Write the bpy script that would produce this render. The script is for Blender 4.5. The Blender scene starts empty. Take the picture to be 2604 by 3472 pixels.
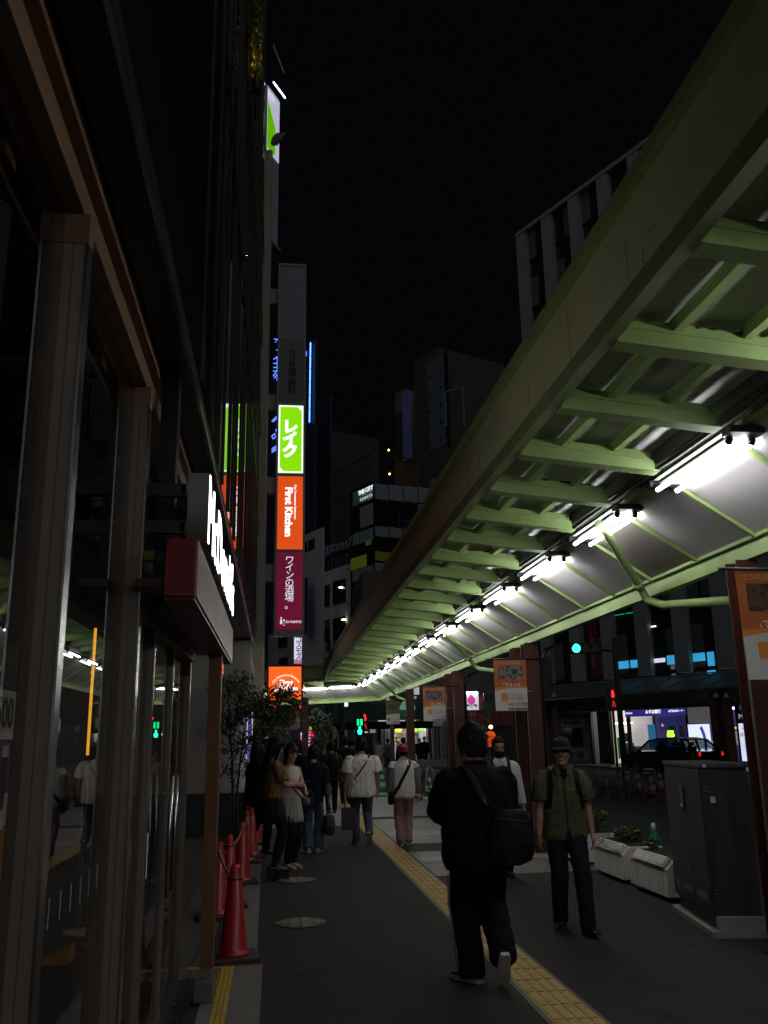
import bpy, bmesh, math, random
from mathutils import Vector, Matrix, noise
random.seed(7)
sc = bpy.context.scene
COL = sc.collection
R = math.radians
def V(*a): return Vector(a)

# ------------------------------------------------------------------ camera frame
Wp, Hp, F = 2604.0, 3472.0, 3000.0
CAMP = V(0, 0, 1.65)
_y = V(932-1302, 1736-2512, F).normalized()
_u0 = V(1100-1302, 11700, F)
_u = (_u0 - _y*_u0.dot(_y)).normalized()
_x = _u.cross(_y)
def ray(px, py):
    d = V(px-1302, 1736-py, F); return V(_x.dot(d), _y.dot(d), _u.dot(d))
def G(px, py, z=0.0):
    d = ray(px, py); t = (z-CAMP.z)/d.z; return CAMP + d*t
def atX(px, py, X):
    d = ray(px, py); return CAMP + d*(X/d.x)
def atY(px, py, Y):
    d = ray(px, py); return CAMP + d*(Y/d.y)

# ------------------------------------------------------------------ materials
_M = {}
def lin(c): return tuple(((x/12.92) if x <= .04045 else ((x+.055)/1.055)**2.4) for x in c)
def mat(name, col, rough=.6, metal=0., var=.25, scale=6., bump=.0, spec=.5, bscale=None, stretch=None, trans=0., coat=0.):
    if name in _M: return _M[name]
    m = bpy.data.materials.new(name); m.use_nodes = True
    nt = m.node_tree; b = nt.nodes['Principled BSDF']
    b.inputs['Roughness'].default_value = rough; b.inputs['Metallic'].default_value = metal
    b.inputs['Specular IOR Level'].default_value = spec
    if trans: b.inputs['Transmission Weight'].default_value = trans
    if coat: b.inputs['Coat Weight'].default_value = coat; b.inputs['Coat Roughness'].default_value = .15
    b.inputs['Base Color'].default_value = (*col, 1)
    tc = nt.nodes.new('ShaderNodeTexCoord'); vec = tc.outputs['Object']
    if stretch:
        mp = nt.nodes.new('ShaderNodeMapping'); mp.inputs['Scale'].default_value = stretch
        nt.links.new(vec, mp.inputs[0]); vec = mp.outputs[0]
    if var > 0:
        n = nt.nodes.new('ShaderNodeTexNoise'); n.inputs['Scale'].default_value = scale; n.inputs['Detail'].default_value = 6
        n.inputs['Roughness'].default_value = .65
        nt.links.new(vec, n.inputs['Vector'])
        r = nt.nodes.new('ShaderNodeValToRGB')
        r.color_ramp.elements[0].position = .3; r.color_ramp.elements[1].position = .72
        r.color_ramp.elements[0].color = (*[c*(1-var) for c in col], 1)
        r.color_ramp.elements[1].color = (*[min(1, c*(1+var)) for c in col], 1)
        nt.links.new(n.outputs['Fac'], r.inputs[0]); nt.links.new(r.outputs[0], b.inputs['Base Color'])
        mr = nt.nodes.new('ShaderNodeMapRange'); mr.inputs['To Min'].default_value = max(.02, rough-.1); mr.inputs['To Max'].default_value = min(1, rough+.12)
        nt.links.new(n.outputs['Fac'], mr.inputs['Value']); nt.links.new(mr.outputs[0], b.inputs['Roughness'])
    if bump > 0:
        n2 = nt.nodes.new('ShaderNodeTexNoise'); n2.inputs['Scale'].default_value = bscale or scale*8; n2.inputs['Detail'].default_value = 4
        nt.links.new(vec, n2.inputs['Vector'])
        bp = nt.nodes.new('ShaderNodeBump'); bp.inputs['Strength'].default_value = bump; bp.inputs['Distance'].default_value = .01
        nt.links.new(n2.outputs['Fac'], bp.inputs['Height']); nt.links.new(bp.outputs[0], b.inputs['Normal'])
    _M[name] = m; return m
def emit(name, col, s=1.0, var=0.0, vscale=2.0, base=None):
    if name in _M: return _M[name]
    m = bpy.data.materials.new(name); m.use_nodes = True
    nt = m.node_tree; b = nt.nodes['Principled BSDF']
    b.inputs['Base Color'].default_value = (*(base or tuple(c*.35 for c in col)), 1); b.inputs['Roughness'].default_value = .3
    b.inputs['Emission Color'].default_value = (*col, 1); b.inputs['Emission Strength'].default_value = s
    if var:
        tc = nt.nodes.new('ShaderNodeTexCoord'); n = nt.nodes.new('ShaderNodeTexNoise'); n.inputs['Scale'].default_value = vscale; n.inputs['Detail'].default_value = 1
        nt.links.new(tc.outputs['Object'], n.inputs['Vector'])
        mr = nt.nodes.new('ShaderNodeMapRange'); mr.inputs['To Min'].default_value = s*(1-var); mr.inputs['To Max'].default_value = s*(1+var)
        nt.links.new(n.outputs['Fac'], mr.inputs['Value']); nt.links.new(mr.outputs[0], b.inputs['Emission Strength'])
    _M[name] = m; return m
def brick(name, c1, c2, cm, sx, sz, offset=.5, rough=.7, bump=.3, rot=0, mortar=.012, vertical=False):
    if name in _M: return _M[name]
    m = bpy.data.materials.new(name); m.use_nodes = True
    nt = m.node_tree; b = nt.nodes['Principled BSDF']; b.inputs['Roughness'].default_value = rough
    tc = nt.nodes.new('ShaderNodeTexCoord'); mp = nt.nodes.new('ShaderNodeMapping')
    mp.inputs['Rotation'].default_value = (R(90) if vertical else 0, 0, rot)
    nt.links.new(tc.outputs['Object'], mp.inputs[0])
    br = nt.nodes.new('ShaderNodeTexBrick'); br.inputs['Scale'].default_value = 1
    br.inputs['Brick Width'].default_value = sx; br.inputs['Row Height'].default_value = sz; br.inputs['Mortar Size'].default_value = mortar
    br.offset = offset
    br.inputs['Color1'].default_value = (*c1, 1); br.inputs['Color2'].default_value = (*c2, 1); br.inputs['Mortar'].default_value = (*cm, 1)
    nt.links.new(mp.outputs[0], br.inputs['Vector'])
    n = nt.nodes.new('ShaderNodeTexNoise'); n.inputs['Scale'].default_value = 1.3; n.inputs['Detail'].default_value = 8
    nt.links.new(tc.outputs['Object'], n.inputs['Vector'])
    mr = nt.nodes.new('ShaderNodeMapRange'); mr.inputs['From Min'].default_value = .3; mr.inputs['From Max'].default_value = .7; mr.inputs['To Min'].default_value = .72; mr.inputs['To Max'].default_value = 1.15
    nt.links.new(n.outputs['Fac'], mr.inputs['Value'])
    mx = nt.nodes.new('ShaderNodeVectorMath'); mx.operation = 'SCALE'
    nt.links.new(br.outputs['Color'], mx.inputs[0]); nt.links.new(mr.outputs[0], mx.inputs['Scale'])
    nt.links.new(mx.outputs[0], b.inputs['Base Color'])
    bp = nt.nodes.new('ShaderNodeBump'); bp.inputs['Strength'].default_value = bump; bp.inputs['Distance'].default_value = .005; bp.invert = True
    nt.links.new(br.outputs['Fac'], bp.inputs['Height']); nt.links.new(bp.outputs[0], b.inputs['Normal'])
    _M[name] = m; return m
def glassmat(name, ior=1.7, tint=(.8, .8, .8), rough=.0):
    if name in _M: return _M[name]
    m = bpy.data.materials.new(name); m.use_nodes = True
    nt = m.node_tree; nt.nodes.remove(nt.nodes['Principled BSDF']); out = nt.nodes['Material Output']
    t = nt.nodes.new('ShaderNodeBsdfTransparent'); t.inputs[0].default_value = (*tint, 1)
    g = nt.nodes.new('ShaderNodeBsdfGlossy'); g.inputs['Roughness'].default_value = rough
    f = nt.nodes.new('ShaderNodeFresnel'); f.inputs['IOR'].default_value = ior
    mx = nt.nodes.new('ShaderNodeMixShader')
    ge = nt.nodes.new('ShaderNodeNewGeometry'); ma = nt.nodes.new('ShaderNodeMath'); ma.operation = 'SUBTRACT'; ma.use_clamp = True
    nt.links.new(f.outputs[0], ma.inputs[0]); nt.links.new(ge.outputs['Backfacing'], ma.inputs[1])   # the inner face of a pane adds no second mirror image
    nt.links.new(ma.outputs[0], mx.inputs[0]); nt.links.new(t.outputs[0], mx.inputs[1]); nt.links.new(g.outputs[0], mx.inputs[2])
    nt.links.new(mx.outputs[0], out.inputs[0])
    _M[name] = m; return m

def asphalt(name, col, rough=.8):
    m = mat(name, col, rough, var=.22, scale=.45, bump=.45, bscale=170, spec=.3)
    nt = m.node_tree; b = nt.nodes['Principled BSDF']; src = b.inputs['Base Color'].links[0].from_socket
    tc = nt.nodes.new('ShaderNodeTexCoord')
    g = nt.nodes.new('ShaderNodeTexNoise'); g.inputs['Scale'].default_value = 130; g.inputs['Detail'].default_value = 3; g.inputs['Roughness'].default_value = .8
    nt.links.new(tc.outputs['Object'], g.inputs['Vector'])
    mr = nt.nodes.new('ShaderNodeMapRange'); mr.inputs['From Min'].default_value = .3; mr.inputs['From Max'].default_value = .7; mr.inputs['To Min'].default_value = .55; mr.inputs['To Max'].default_value = 1.5
    nt.links.new(g.outputs['Fac'], mr.inputs['Value'])
    vo = nt.nodes.new('ShaderNodeTexVoronoi'); vo.inputs['Scale'].default_value = 1.7; nt.links.new(tc.outputs['Object'], vo.inputs['Vector'])   # trodden gum spots
    sp = nt.nodes.new('ShaderNodeMapRange'); sp.inputs['From Min'].default_value = .035; sp.inputs['From Max'].default_value = .05; sp.inputs['To Min'].default_value = 1.9; sp.inputs['To Max'].default_value = 1.0
    nt.links.new(vo.outputs['Distance'], sp.inputs['Value'])
    w_ = nt.nodes.new('ShaderNodeTexNoise'); w_.inputs['Scale'].default_value = 2.2; w_.inputs['Detail'].default_value = 5; nt.links.new(tc.outputs['Object'], w_.inputs['Vector'])
    wr = nt.nodes.new('ShaderNodeMapRange'); wr.inputs['From Min'].default_value = .56; wr.inputs['From Max'].default_value = .7; wr.inputs['To Min'].default_value = 1.0; wr.inputs['To Max'].default_value = .66
    nt.links.new(w_.outputs['Fac'], wr.inputs['Value'])
    m1 = nt.nodes.new('ShaderNodeMath'); m1.operation = 'MULTIPLY'; nt.links.new(mr.outputs[0], m1.inputs[0]); nt.links.new(sp.outputs[0], m1.inputs[1])
    m2 = nt.nodes.new('ShaderNodeMath'); m2.operation = 'MULTIPLY'; nt.links.new(m1.outputs[0], m2.inputs[0]); nt.links.new(wr.outputs[0], m2.inputs[1])
    s_ = nt.nodes.new('ShaderNodeVectorMath'); s_.operation = 'SCALE'; nt.links.new(src, s_.inputs[0]); nt.links.new(m2.outputs[0], s_.inputs['Scale'])
    nt.links.new(s_.outputs[0], b.inputs['Base Color']); return m
# ------------------------------------------------------------------ objects
_XF = {}
def tag(o, label=None, cat=None, group=None, kind=None):
    if label: o['label'] = label
    if cat: o['category'] = cat
    if group: o['group'] = group
    if kind: o['kind'] = kind
    return o
def thing(name, label, cat, loc=(0, 0, 0), rotz=0., group=None):
    o = bpy.data.objects.new(name, None); COL.objects.link(o)
    o.empty_display_size = .1
    o.location = loc; o.rotation_euler = (0, 0, rotz)
    _XF[o.name] = Matrix.Translation(Vector(loc)) @ Matrix.Rotation(rotz, 4, 'Z')
    return tag(o, label, cat, group)
class MB:
    def __init__(s): s.v = []; s.f = []; s.m = []; s.sm = []
    def add(s, verts, faces, m=0, smooth=False):
        b = len(s.v); s.v += [Vector(p) for p in verts]
        for f in faces: s.f.append(tuple(b+i for i in f)); s.m.append(m); s.sm.append(smooth)
        return s
    def box(s, x0, y0, z0, x1, y1, z1, m=0, X=None):
        p = [V(x, y, z) for z in (z0, z1) for y in (y0, y1) for x in (x0, x1)]
        if X is not None: p = [X @ q for q in p]
        return s.add(p, [(0, 2, 3, 1), (4, 5, 7, 6), (0, 1, 5, 4), (2, 6, 7, 3), (0, 4, 6, 2), (1, 3, 7, 5)], m)
    def cbox(s, c, sz, m=0, X=None):
        return s.box(c[0]-sz[0]/2, c[1]-sz[1]/2, c[2]-sz[2]/2, c[0]+sz[0]/2, c[1]+sz[1]/2, c[2]+sz[2]/2, m, X)
    def quad(s, a, b, c, d, m=0): return s.add([a, b, c, d], [(0, 1, 2, 3)], m)
    def slab(s, pts, t, m=0):   # polygon extruded by vector t
        n = len(pts); P = [Vector(p) for p in pts]; T = Vector(t)
        return s.add(P+[p+T for p in P], [tuple(range(n))[::-1], tuple(range(n, 2*n))]+[(i, (i+1) % n, n+(i+1) % n, n+i) for i in range(n)], m)
    def bar(s, a, b, w, h, m=0, up=(0, 0, 1)):
        a, b = Vector(a), Vector(b); d = (b-a).normalized(); u = Vector(up)
        if abs(d.dot(u)) > .95: u = V(0, 1, 0)
        r = d.cross(u).normalized(); u = r.cross(d)
        p = [q+r*i*w/2+u*j*h/2 for q in (a, b) for j in (-1, 1) for i in (-1, 1)]
        return s.add(p, [(0, 2, 3, 1), (4, 5, 7, 6), (0, 1, 5, 4), (2, 6, 7, 3), (0, 4, 6, 2), (1, 3, 7, 5)], m)
    def rings(s, rs, m=0, cap=True, smooth=True):
        n = len(rs[0]); vs = [p for r in rs for p in r]; fs = []
        for k in range(len(rs)-1):
            for i in range(n):
                j = (i+1) % n; fs.append((k*n+i, k*n+j, (k+1)*n+j, (k+1)*n+i))
        s.add(vs, fs, m, smooth)
        if cap:
            b = len(s.v)-len(vs)
            s.f.append(tuple(b+i for i in range(n))[::-1]); s.m.append(m); s.sm.append(False)
            s.f.append(tuple(b+(len(rs)-1)*n+i for i in range(n))); s.m.append(m); s.sm.append(False)
        return s
    def path(s, pts, rad, n=10, m=0, flat=(1, 1), up=(0, 0, 1), smooth=True, cap=True):
        P = [Vector(p) for p in pts]
        if not hasattr(rad, '__len__'): rad = [rad]*len(P)
        rs = []; prev = None
        for i, p in enumerate(P):
            d = (P[min(i+1, len(P)-1)]-P[max(i-1, 0)])
            d = d.normalized() if d.length > 1e-9 else V(0, 0, 1)
            u = prev if prev is not None else Vector(up)
            if abs(d.dot(u)) > .97: u = V(0, 1, 0) if abs(d.y) < .9 else V(1, 0, 0)
            r = d.cross(u).normalized(); u = r.cross(d).normalized(); prev = u
            rr = rad[i]; rx, ry = (rr if hasattr(rr, '__len__') else (rr*flat[0], rr*flat[1]))
            rs.append([p+r*math.cos(2*math.pi*k/n)*rx+u*math.sin(2*math.pi*k/n)*ry for k in range(n)])
        return s.rings(rs, m, cap, smooth)
    def tube(s, a, b, r, n=12, m=0, r2=None, smooth=True): return s.path([a, b], [r, r if r2 is None else r2], n, m, smooth=smooth)
    def lathe(s, prof, c=(0, 0, 0), n=24, m=0, smooth=True):
        c = Vector(c)
        return s.rings([[c+V(r*math.cos(2*math.pi*k/n), r*math.sin(2*math.pi*k/n), z) for k in range(n)] for r, z in prof], m, True, smooth)
    def ell(s, c, r, n=14, m=0, X=None, k=9):
        c = Vector(c); rs = []
        for i in range(k+1):
            a = math.pi*(i+.02)/(k+.04)-math.pi/2
            rs.append([c+(X @ V(r[0]*math.cos(a)*math.cos(2*math.pi*j/n), r[1]*math.cos(a)*math.sin(2*math.pi*j/n), r[2]*math.sin(a)) if X is not None
                       else V(r[0]*math.cos(a)*math.cos(2*math.pi*j/n), r[1]*math.cos(a)*math.sin(2*math.pi*j/n), r[2]*math.sin(a))) for j in range(n)])
        return s.rings(rs, m)
    def build(s, name, mats, parent=None, local=False, bevel=0., recalc=True):
        if not isinstance(mats, (list, tuple)): mats = [mats]
        me = bpy.data.meshes.new(name); vs = s.v
        if parent is not None and not local:
            I = _XF.get(parent.name)
            if I is not None: I = I.inverted(); vs = [I @ p for p in vs]
        me.from_pydata([tuple(p) for p in vs], [], s.f)
        for mm in mats: me.materials.append(mm)
        me.polygons.foreach_set('material_index', s.m); me.polygons.foreach_set('use_smooth', s.sm)
        if recalc or bevel:
            bm = bmesh.new(); bm.from_mesh(me)
            if recalc: bmesh.ops.recalc_face_normals(bm, faces=bm.faces)
            if bevel:
                es = [e for e in bm.edges if e.is_manifold and e.calc_face_angle(0) > .6]
                bmesh.ops.bevel(bm, geom=es, offset=bevel, segments=2, profile=.6, affect='EDGES', clamp_overlap=True)
            bm.to_mesh(me); bm.free()
        me.update()
        o = bpy.data.objects.new(name, me); COL.objects.link(o)
        if parent is not None:
            o.parent = parent
            _XF[o.name] = _XF.get(parent.name, Matrix.Identity(4))
        return o
def struct(name, mb, mats, **k): return tag(mb.build(name, mats, **k), kind='structure')
def copy_tree(o, parent=None):
    c = o.copy(); COL.objects.link(c)
    if parent is not None: c.parent = parent
    for ch in list(o.children): copy_tree(ch, c)
    return c
def place(o, loc, rotz=0., label=None, group=None):
    o.location = loc; o.rotation_euler = (0, 0, rotz)
    if label: o['label'] = label
    if group: o['group'] = group
    return o
def text(body, size, X, m, parent=None, name='lettering', ext=.002, align='CENTER', off=0., ls=1., cs=1., sx=1., valign='CENTER', shear=0., local=False, merge=True):
    cu = bpy.data.curves.new('t', 'FONT'); cu.body = body; cu.size = size; cu.extrude = ext; cu.offset = off
    cu.align_x = align; cu.align_y = valign; cu.space_line = ls; cu.space_character = cs; cu.shear = shear; cu.resolution_u = 3
    to = bpy.data.objects.new('t', cu); COL.objects.link(to)
    dg = bpy.context.evaluated_depsgraph_get()
    me = bpy.data.meshes.new_from_object(to.evaluated_get(dg)); bpy.data.objects.remove(to)
    T = X @ Matrix.Diagonal((sx, 1, 1, 1))
    if parent is not None and not local: T = _XF.get(parent.name, Matrix.Identity(4)).inverted() @ T
    me.transform(T); me.materials.clear(); me.materials.append(m)
    o = bpy.data.objects.new(name, me); COL.objects.link(o)
    if parent is not None: o.parent = parent; _XF[o.name] = _XF.get(parent.name, Matrix.Identity(4))
    return o
def frame(o, xdir, ydir):   # text plane: x along xdir, y along ydir
    x = Vector(xdir).normalized(); y = Vector(ydir).normalized(); z = x.cross(y)
    return Matrix(((x.x, y.x, z.x, o[0]), (x.y, y.y, z.y, o[1]), (x.z, y.z, z.z, o[2]), (0, 0, 0, 1)))
UP = V(0, 0, 1)
def facing_cam(p): return frame(p, (1, 0, 0), UP)     # front faces -Y

# common materials
GREEN = mat('green_paint', (.34, .475, .185), .48, var=.16, scale=2.5, bump=.06, bscale=60, spec=.3)
GREEN_D = mat('green_paint_dull', (.25, .32, .14), .5, var=.25, scale=1.2, bump=.08, bscale=40)
REDBROWN = mat('red_brown_paint', (.068, .019, .013), .42, var=.2, scale=3, bump=.05)
DARKMETAL = mat('dark_metal', (.02, .02, .022), .4, var=.2)
STEEL = mat('brushed_steel', (.32, .32, .33), .32, 1., var=.15, scale=20)
BLACKP = mat('black_plastic', (.012, .012, .013), .45, var=.2)
WHITEP = mat('white_paint', (.72, .72, .70), .5, var=.06, scale=2)
CONCRETE = mat('concrete', (.30, .29, .27), .85, var=.28, scale=3, bump=.25, bscale=50)
WHITE_E = emit('white_glow', (1, 1, 1), 1.6)
INKW = mat('white_ink', (.75, .75, .75), .6, var=0)
INKB = mat('black_ink', (.02, .02, .022), .6, var=0)
INKR = mat('red_ink', (.5, .03, .03), .6, var=0)
# ================================================================== GROUND
ASPH = asphalt('asphalt', (.030, .0278, .0272), .84)
ROAD = mat('road_asphalt', (.030, .030, .031), .7, var=.25, scale=.8, bump=.35, bscale=120)
PAVER = brick('paver_tiles', (.24, .228, .215), (.17, .163, .155), (.05, .048, .045), .20, .10, rough=.55)
PAVER_L = brick('paver_tiles_large', (.27, .26, .245), (.225, .218, .21), (.06, .058, .055), .40, .40, offset=0, rough=.5)
PLAZA = brick('plaza_tiles', (.13, .115, .10), (.10, .09, .08), (.04, .036, .032), .30, .30, offset=0, rough=.5)
YEL = mat('tactile_yellow', (.42, .28, .055), .6, var=.25, scale=7, bump=.15)
YEL2 = mat('edge_yellow', (.55, .36, .04), .55, var=.2, scale=9)
b = MB(); b.box(-300, -60, -.5, 400, 500, -.13); struct('ground', b, mat('ground_asphalt', (.04, .04, .042), .8, var=.2, scale=.5))
b = MB(); b.box(4.27, -20, -.129, 19.5, 120, -.12); struct('road', b, ROAD)
b = MB(); b.box(-12, -12, -.3, 4.1, 44, 0); struct('sidewalk', b, ASPH)
b = MB()
for k in range(56): b.box(4.105, -12+k+.004, -.3, 4.26, -11+k-.004, .012)
struct('kerb', b, CONCRETE)
b = MB(); b.box(2.0, 11.5, 0, 4.1, 13.95, .004); b.box(2.0, 15.05, 0, 4.1, 19.6, .004); b.box(2.0, 20.2, 0, 4.1, 27, .004)
struct('paving_blocks', b, PAVER)
b = MB(); b.box(2.0, 12.75, .004, 4.1, 13.3, .007); b.box(2.0, 16.2, .004, 4.1, 17.0, .007)
b.box(-.1, 18.4, 0, 1.63, 43, .004); b.box(2.0, 28, 0, 4.1, 43, .004); struct('pale_paving', b, PAVER_L)
b = MB(); b.box(-12, 7.1, 0, -.5, 17.0, .005); struct('plaza_paving', b, PLAZA)
b = MB(); b.box(-.46, -8, 0, -.07, 7.45, .006)
for k in range(24): b.box(-.34, 7.46+k*.5, 0, -.12-(.004*k), 7.46+k*.5+.49, .012)
struct('concrete_edge_strip', b, mat('edge_concrete', (.16, .15, .14), .8, var=.25, scale=4, bump=.2))
b = MB()
for k in range(160):                                   # yellow guide tiles with four raised bars
    y = -6+k*.30
    b.box(1.66, y+.002, 0, 1.96, y+.298, .008)
    for j in range(4): b.box(1.676+j*.073, y+.012, .008, 1.676+j*.073+.048, y+.288, .013)
struct('tactile_paving', b, YEL)
b = MB(); b.box(1.63, -6, 0, 1.66, 42, .005); b.box(1.96, -6, 0, 1.99, 42, .005); struct('tactile_mortar_border', b, mat('mortar', (.13, .125, .12), .85, var=.2))
b = MB()
for j in range(3): b.box(-.37+j*.032, 5.0, .006, -.345+j*.032, 7.42, .011)
b.box(-.62, 7.36, .0, -.38, 7.42, .011)
tag(b.build('edge_marking', YEL2), 'yellow ribbed anti slip strips beside the shop entrance threshold', 'floor strip')
b = MB()
for i in range(6):
    for j in range(7): b.box(-.70+i*.028, 5.9+j*.085, .006, -.685+i*.028, 5.9+j*.085+.06, .012)
b.box(-.71, 5.87, 0, -.53, 6.52, .005)
tag(b.build('drain_grate', DARKMETAL), 'dark slotted drain grate at the foot of the shop door', 'drain')
MH = mat('manhole_tile', (.23, .21, .185), .6, var=.2, scale=8)
for (x, y, lab) in ((.26, 8.98, 'round tiled manhole cover, the nearest one on the asphalt'), (.29, 11.6, 'round tiled manhole cover beside the platform shoes'), (.29, 15.62, 'round tiled manhole cover farthest along the footpath')):
    t = thing('manhole_cover', lab, 'manhole cover', (x, y, 0), 0, 'manhole covers in the footpath')
    r = .245 if y < 14 else .19
    b = MB(); b.lathe([(r, 0), (r, .006)], (x, y, 0), 32, smooth=False); b.build('rim', DARKMETAL, t)
    b = MB()
    for i in range(-3, 4):
        for j in range(-3, 4):
            cx, cy = i*.115+.0575, j*.115
            if math.hypot(cx, cy) < r*.98-.05: b.cbox((x+cx, y+cy, .008), (.098, .098, .006))
            elif math.hypot(cx, cy) < r*1.02:
                s = .055; b.cbox((x+cx*.86, y+cy*.86, .0075), (s, s, .005))
    b.build('tile_inlay', MH, t)
b = MB()
b.box(4.6, 2, -.12, 4.72, 60, -.114); struct('road_marking', b, mat('road_paint', (.5, .5, .48), .7, var=.25, scale=5))

# ================================================================== ARCADE CANOPY
FX, EX, LX = 1.75, 3.93, 3.05
Y0C = 32.3
canopy = thing('arcade_canopy', 'green steel footpath arcade with white slanted panels and red brown pillars', 'arcade', (4.05, 13.5, 0))
PANEL = mat('white_panel', (.53, .52, .535), .42, var=.05, scale=1.2)
ROOFS = mat('grey_roof_sheet', (.55, .56, .565), .34, var=.18, scale=3, bump=.25, bscale=90, stretch=(1, 8, 1))
CORR = mat('corrugated_panel', (.20, .175, .17), .35, var=.15, scale=4)
RUST = mat('rust_flake', (.05, .028, .015), .9, var=.6, scale=30)
def yline(u): return Y0C + .414*u
def seg(X, va, vb, main):
    """one straight run: u across (0 = shop side), v along"""
    def P(u, v, z): return X @ V(u, v, z)
    def long(u0, u1, z0, z1, name, m, v0=None, v1=None):
        a0 = va(u0) if v0 is None else v0; a1 = va(u1) if v0 is None else v0
        b0 = vb(u0) if v1 is None else v1; b1 = vb(u1) if v1 is None else v1
        bb = MB(); p = [P(u, v, z) for z in (z0, z1) for (u, v) in ((u0, a0), (u1, a1), (u1, b1), (u0, b0))]
        bb.add(p, [(0, 1, 2, 3), (4, 5, 6, 7), (0, 1, 5, 4), (1, 2, 6, 5), (2, 3, 7, 6), (3, 0, 4, 7)])
        return bb
    # fascia: olive board with a darker lower lip and a bright top trim
    f = long(FX, FX+.05, 3.86, 4.28, '', 0).build('fascia', mat('fascia_paint', (.70, .71, .42), .50, var=.14, scale=.9, bump=.03, bscale=30), canopy)
    q = long(FX+.004, FX+.085, 3.75, 3.857, '', 0); q.build('fascia_lip', GREEN_D, canopy)
    q = long(FX-.05, FX+.06, 4.283, 4.36, '', 0); q.build('fascia_trim', GREEN, canopy)
    # roof sheet
    bb = MB(); u0, u1 = FX+.055, 3.02
    bb.slab([P(u0, va(u0), 3.945), P(u1, va(u1), 3.86), P(u1, vb(u1), 3.86), P(u0, vb(u0), 3.945)], (0, 0, .02)); bb.build('roof_sheet', ROOFS, canopy)
    long(2.985, 3.0, 3.69, 3.855, '', 0).build('gutter', mat('gutter_dark', (.035, .04, .03), .5, var=.3), canopy)
    long(3.12, 3.19, 3.665, 3.72, '', 0).build('top_rail', GREEN, canopy)
    long(3.005, 3.12, 3.74, 3.76, '', 0).build('gutter_cover', mat('gutter_dark', (.035, .04, .03)), canopy)
    long(3.90, 3.99, 3.055, 3.19, '', 0).build('edge_beam', GREEN, canopy)
    long(3.86, 3.898, 3.195, 3.225, '', 0).build('edge_lip', GREEN, canopy)
    # purlins
    for u, z in ((2.17, 3.905), (2.58, 3.875)):
        long(u, u+.055, z-.085, z-.008, '', 0).build('purlin', GREEN, canopy)
    # beams
    n0 = -16 if main else 0; n1 = 31 if main else 13
    for k in range(n0, n1):
        v = (3.33 + k*1.0) if main else (.35 + k*1.0)
        ua = FX+.09
        if main and v > vb(ua)-.1: continue
        ue = 2.94
        if main:
            if v > vb(ue): pass
        else:
            if v < va(ua): continue
        bb = MB(); w = .05
        zt = lambda u: 3.94-.074*(u-1.805)
        zb = lambda u: 3.752-.10*(u-1.805)
        # web with a shadow groove and two flanges
        for (za, zc, hw) in ((0, .10, w*.75), (.108, 1, w*.75), (-.012, .0, w*1.25)):
            L = []
            for u in (ua, ue):
                h0 = zb(u); h1 = min(zt(u), zb(u)+.155); H = h1-h0
                lo = h0+(za*H if za >= 0 else za); hi = h0+(zc*H if zc > 0 else 0)
                if za == .108: lo = h0+.60*H; hi = h1
                if za == 0: lo = h0; hi = h0+.575*H
                L.append((u - (.05*(hi-h0)/max(H, .01) if u == ue else 0), lo, hi))
            p = []
            for (u, lo, hi) in L:
                for z in (lo, hi):
                    for s in (-1, 1): p.append(P(u, v+s*hw, z))
            bb.add(p, [(0, 1, 3, 2), (4, 6, 7, 5), (0, 4, 5, 1), (2, 3, 7, 6), (0, 2, 6, 4), (1, 5, 7, 3)])
        mats = [GREEN, RUST]
        if k % 3 == 1 and main and k < 8:
            for q in range(14):
                uu = 2.25+random.random()*.55; bb.cbox(P(uu, v-w*.8, zb(uu)+.150), (.05*random.random()+.02, .006, .014*random.random()+.004), 1)
        bb.build('beam', mats, canopy)
    # slanted white panels, each with its green rib
    n0 = -19 if main else 0; n1 = 27 if main else 13
    for k in range(n0, n1):
        va_, vb_ = (6.62+k*1.035, 6.62+(k+1)*1.035) if main else (-1.5+k*1.035, -1.5+(k+1)*1.035)
        A = (3.17, 3.685); B_ = (3.89, 3.215)
        def cl(v, u): return min(v, vb(u)) if main else max(v, va(u))
        if main and va_ > vb(3.17): continue
        if not main and vb_ < va(3.89): continue
        special = main and k in (1, 13)
        nrm = V(.47, 0, .72).normalized()*.012
        bb = MB()
        if special:
            nst = 44
            for i in range(nst):
                a, c = i/nst, (i+.62)/nst
                pa = (A[0]+(B_[0]-A[0])*a, A[1]+(B_[1]-A[1])*a); pc = (A[0]+(B_[0]-A[0])*c, A[1]+(B_[1]-A[1])*c)
                bb.slab([P(pa[0], va_, pa[1]), P(pa[0], vb_, pa[1]), P(pc[0], vb_, pc[1]), P(pc[0], va_, pc[1])], (.014, 0, .02))
            bb.slab([P(A[0]+.02, va_, A[1]+.02), P(A[0]+.02, vb_, A[1]+.02), P(B_[0]+.02, vb_, B_[1]+.02), P(B_[0]+.02, va_, B_[1]+.02)], (.002, 0, .003))
        else:
            bb.slab([P(A[0], cl(va_, A[0]), A[1]), P(A[0], cl(vb_, A[0]), A[1]), P(B_[0], cl(vb_, B_[0]), B_[1]), P(B_[0], cl(va_, B_[0]), B_[1])], (X.to_3x3() @ nrm))
        pn = bb.build('panel', CORR if special else PANEL, canopy)
        if special: pn['label'] = 'grey brown corrugated panel'
        rb = MB(); d = X.to_3x3() @ V(-.011, 0, -.017)
        rb.bar(P(A[0]-.01, cl(va_, A[0]), A[1])+d, P(B_[0]-.01, cl(va_, B_[0]), B_[1])+d, .034, .03, up=(.5, 0, .7))
        rb.build('rib', GREEN, pn)
I4 = Matrix.Identity(4)
seg(I4, lambda u: -13.0, lambda u: yline(u), True)
XB = Matrix.Translation((0, Y0C, 0)) @ Matrix.Rotation(R(45), 4, 'Z')
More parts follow.
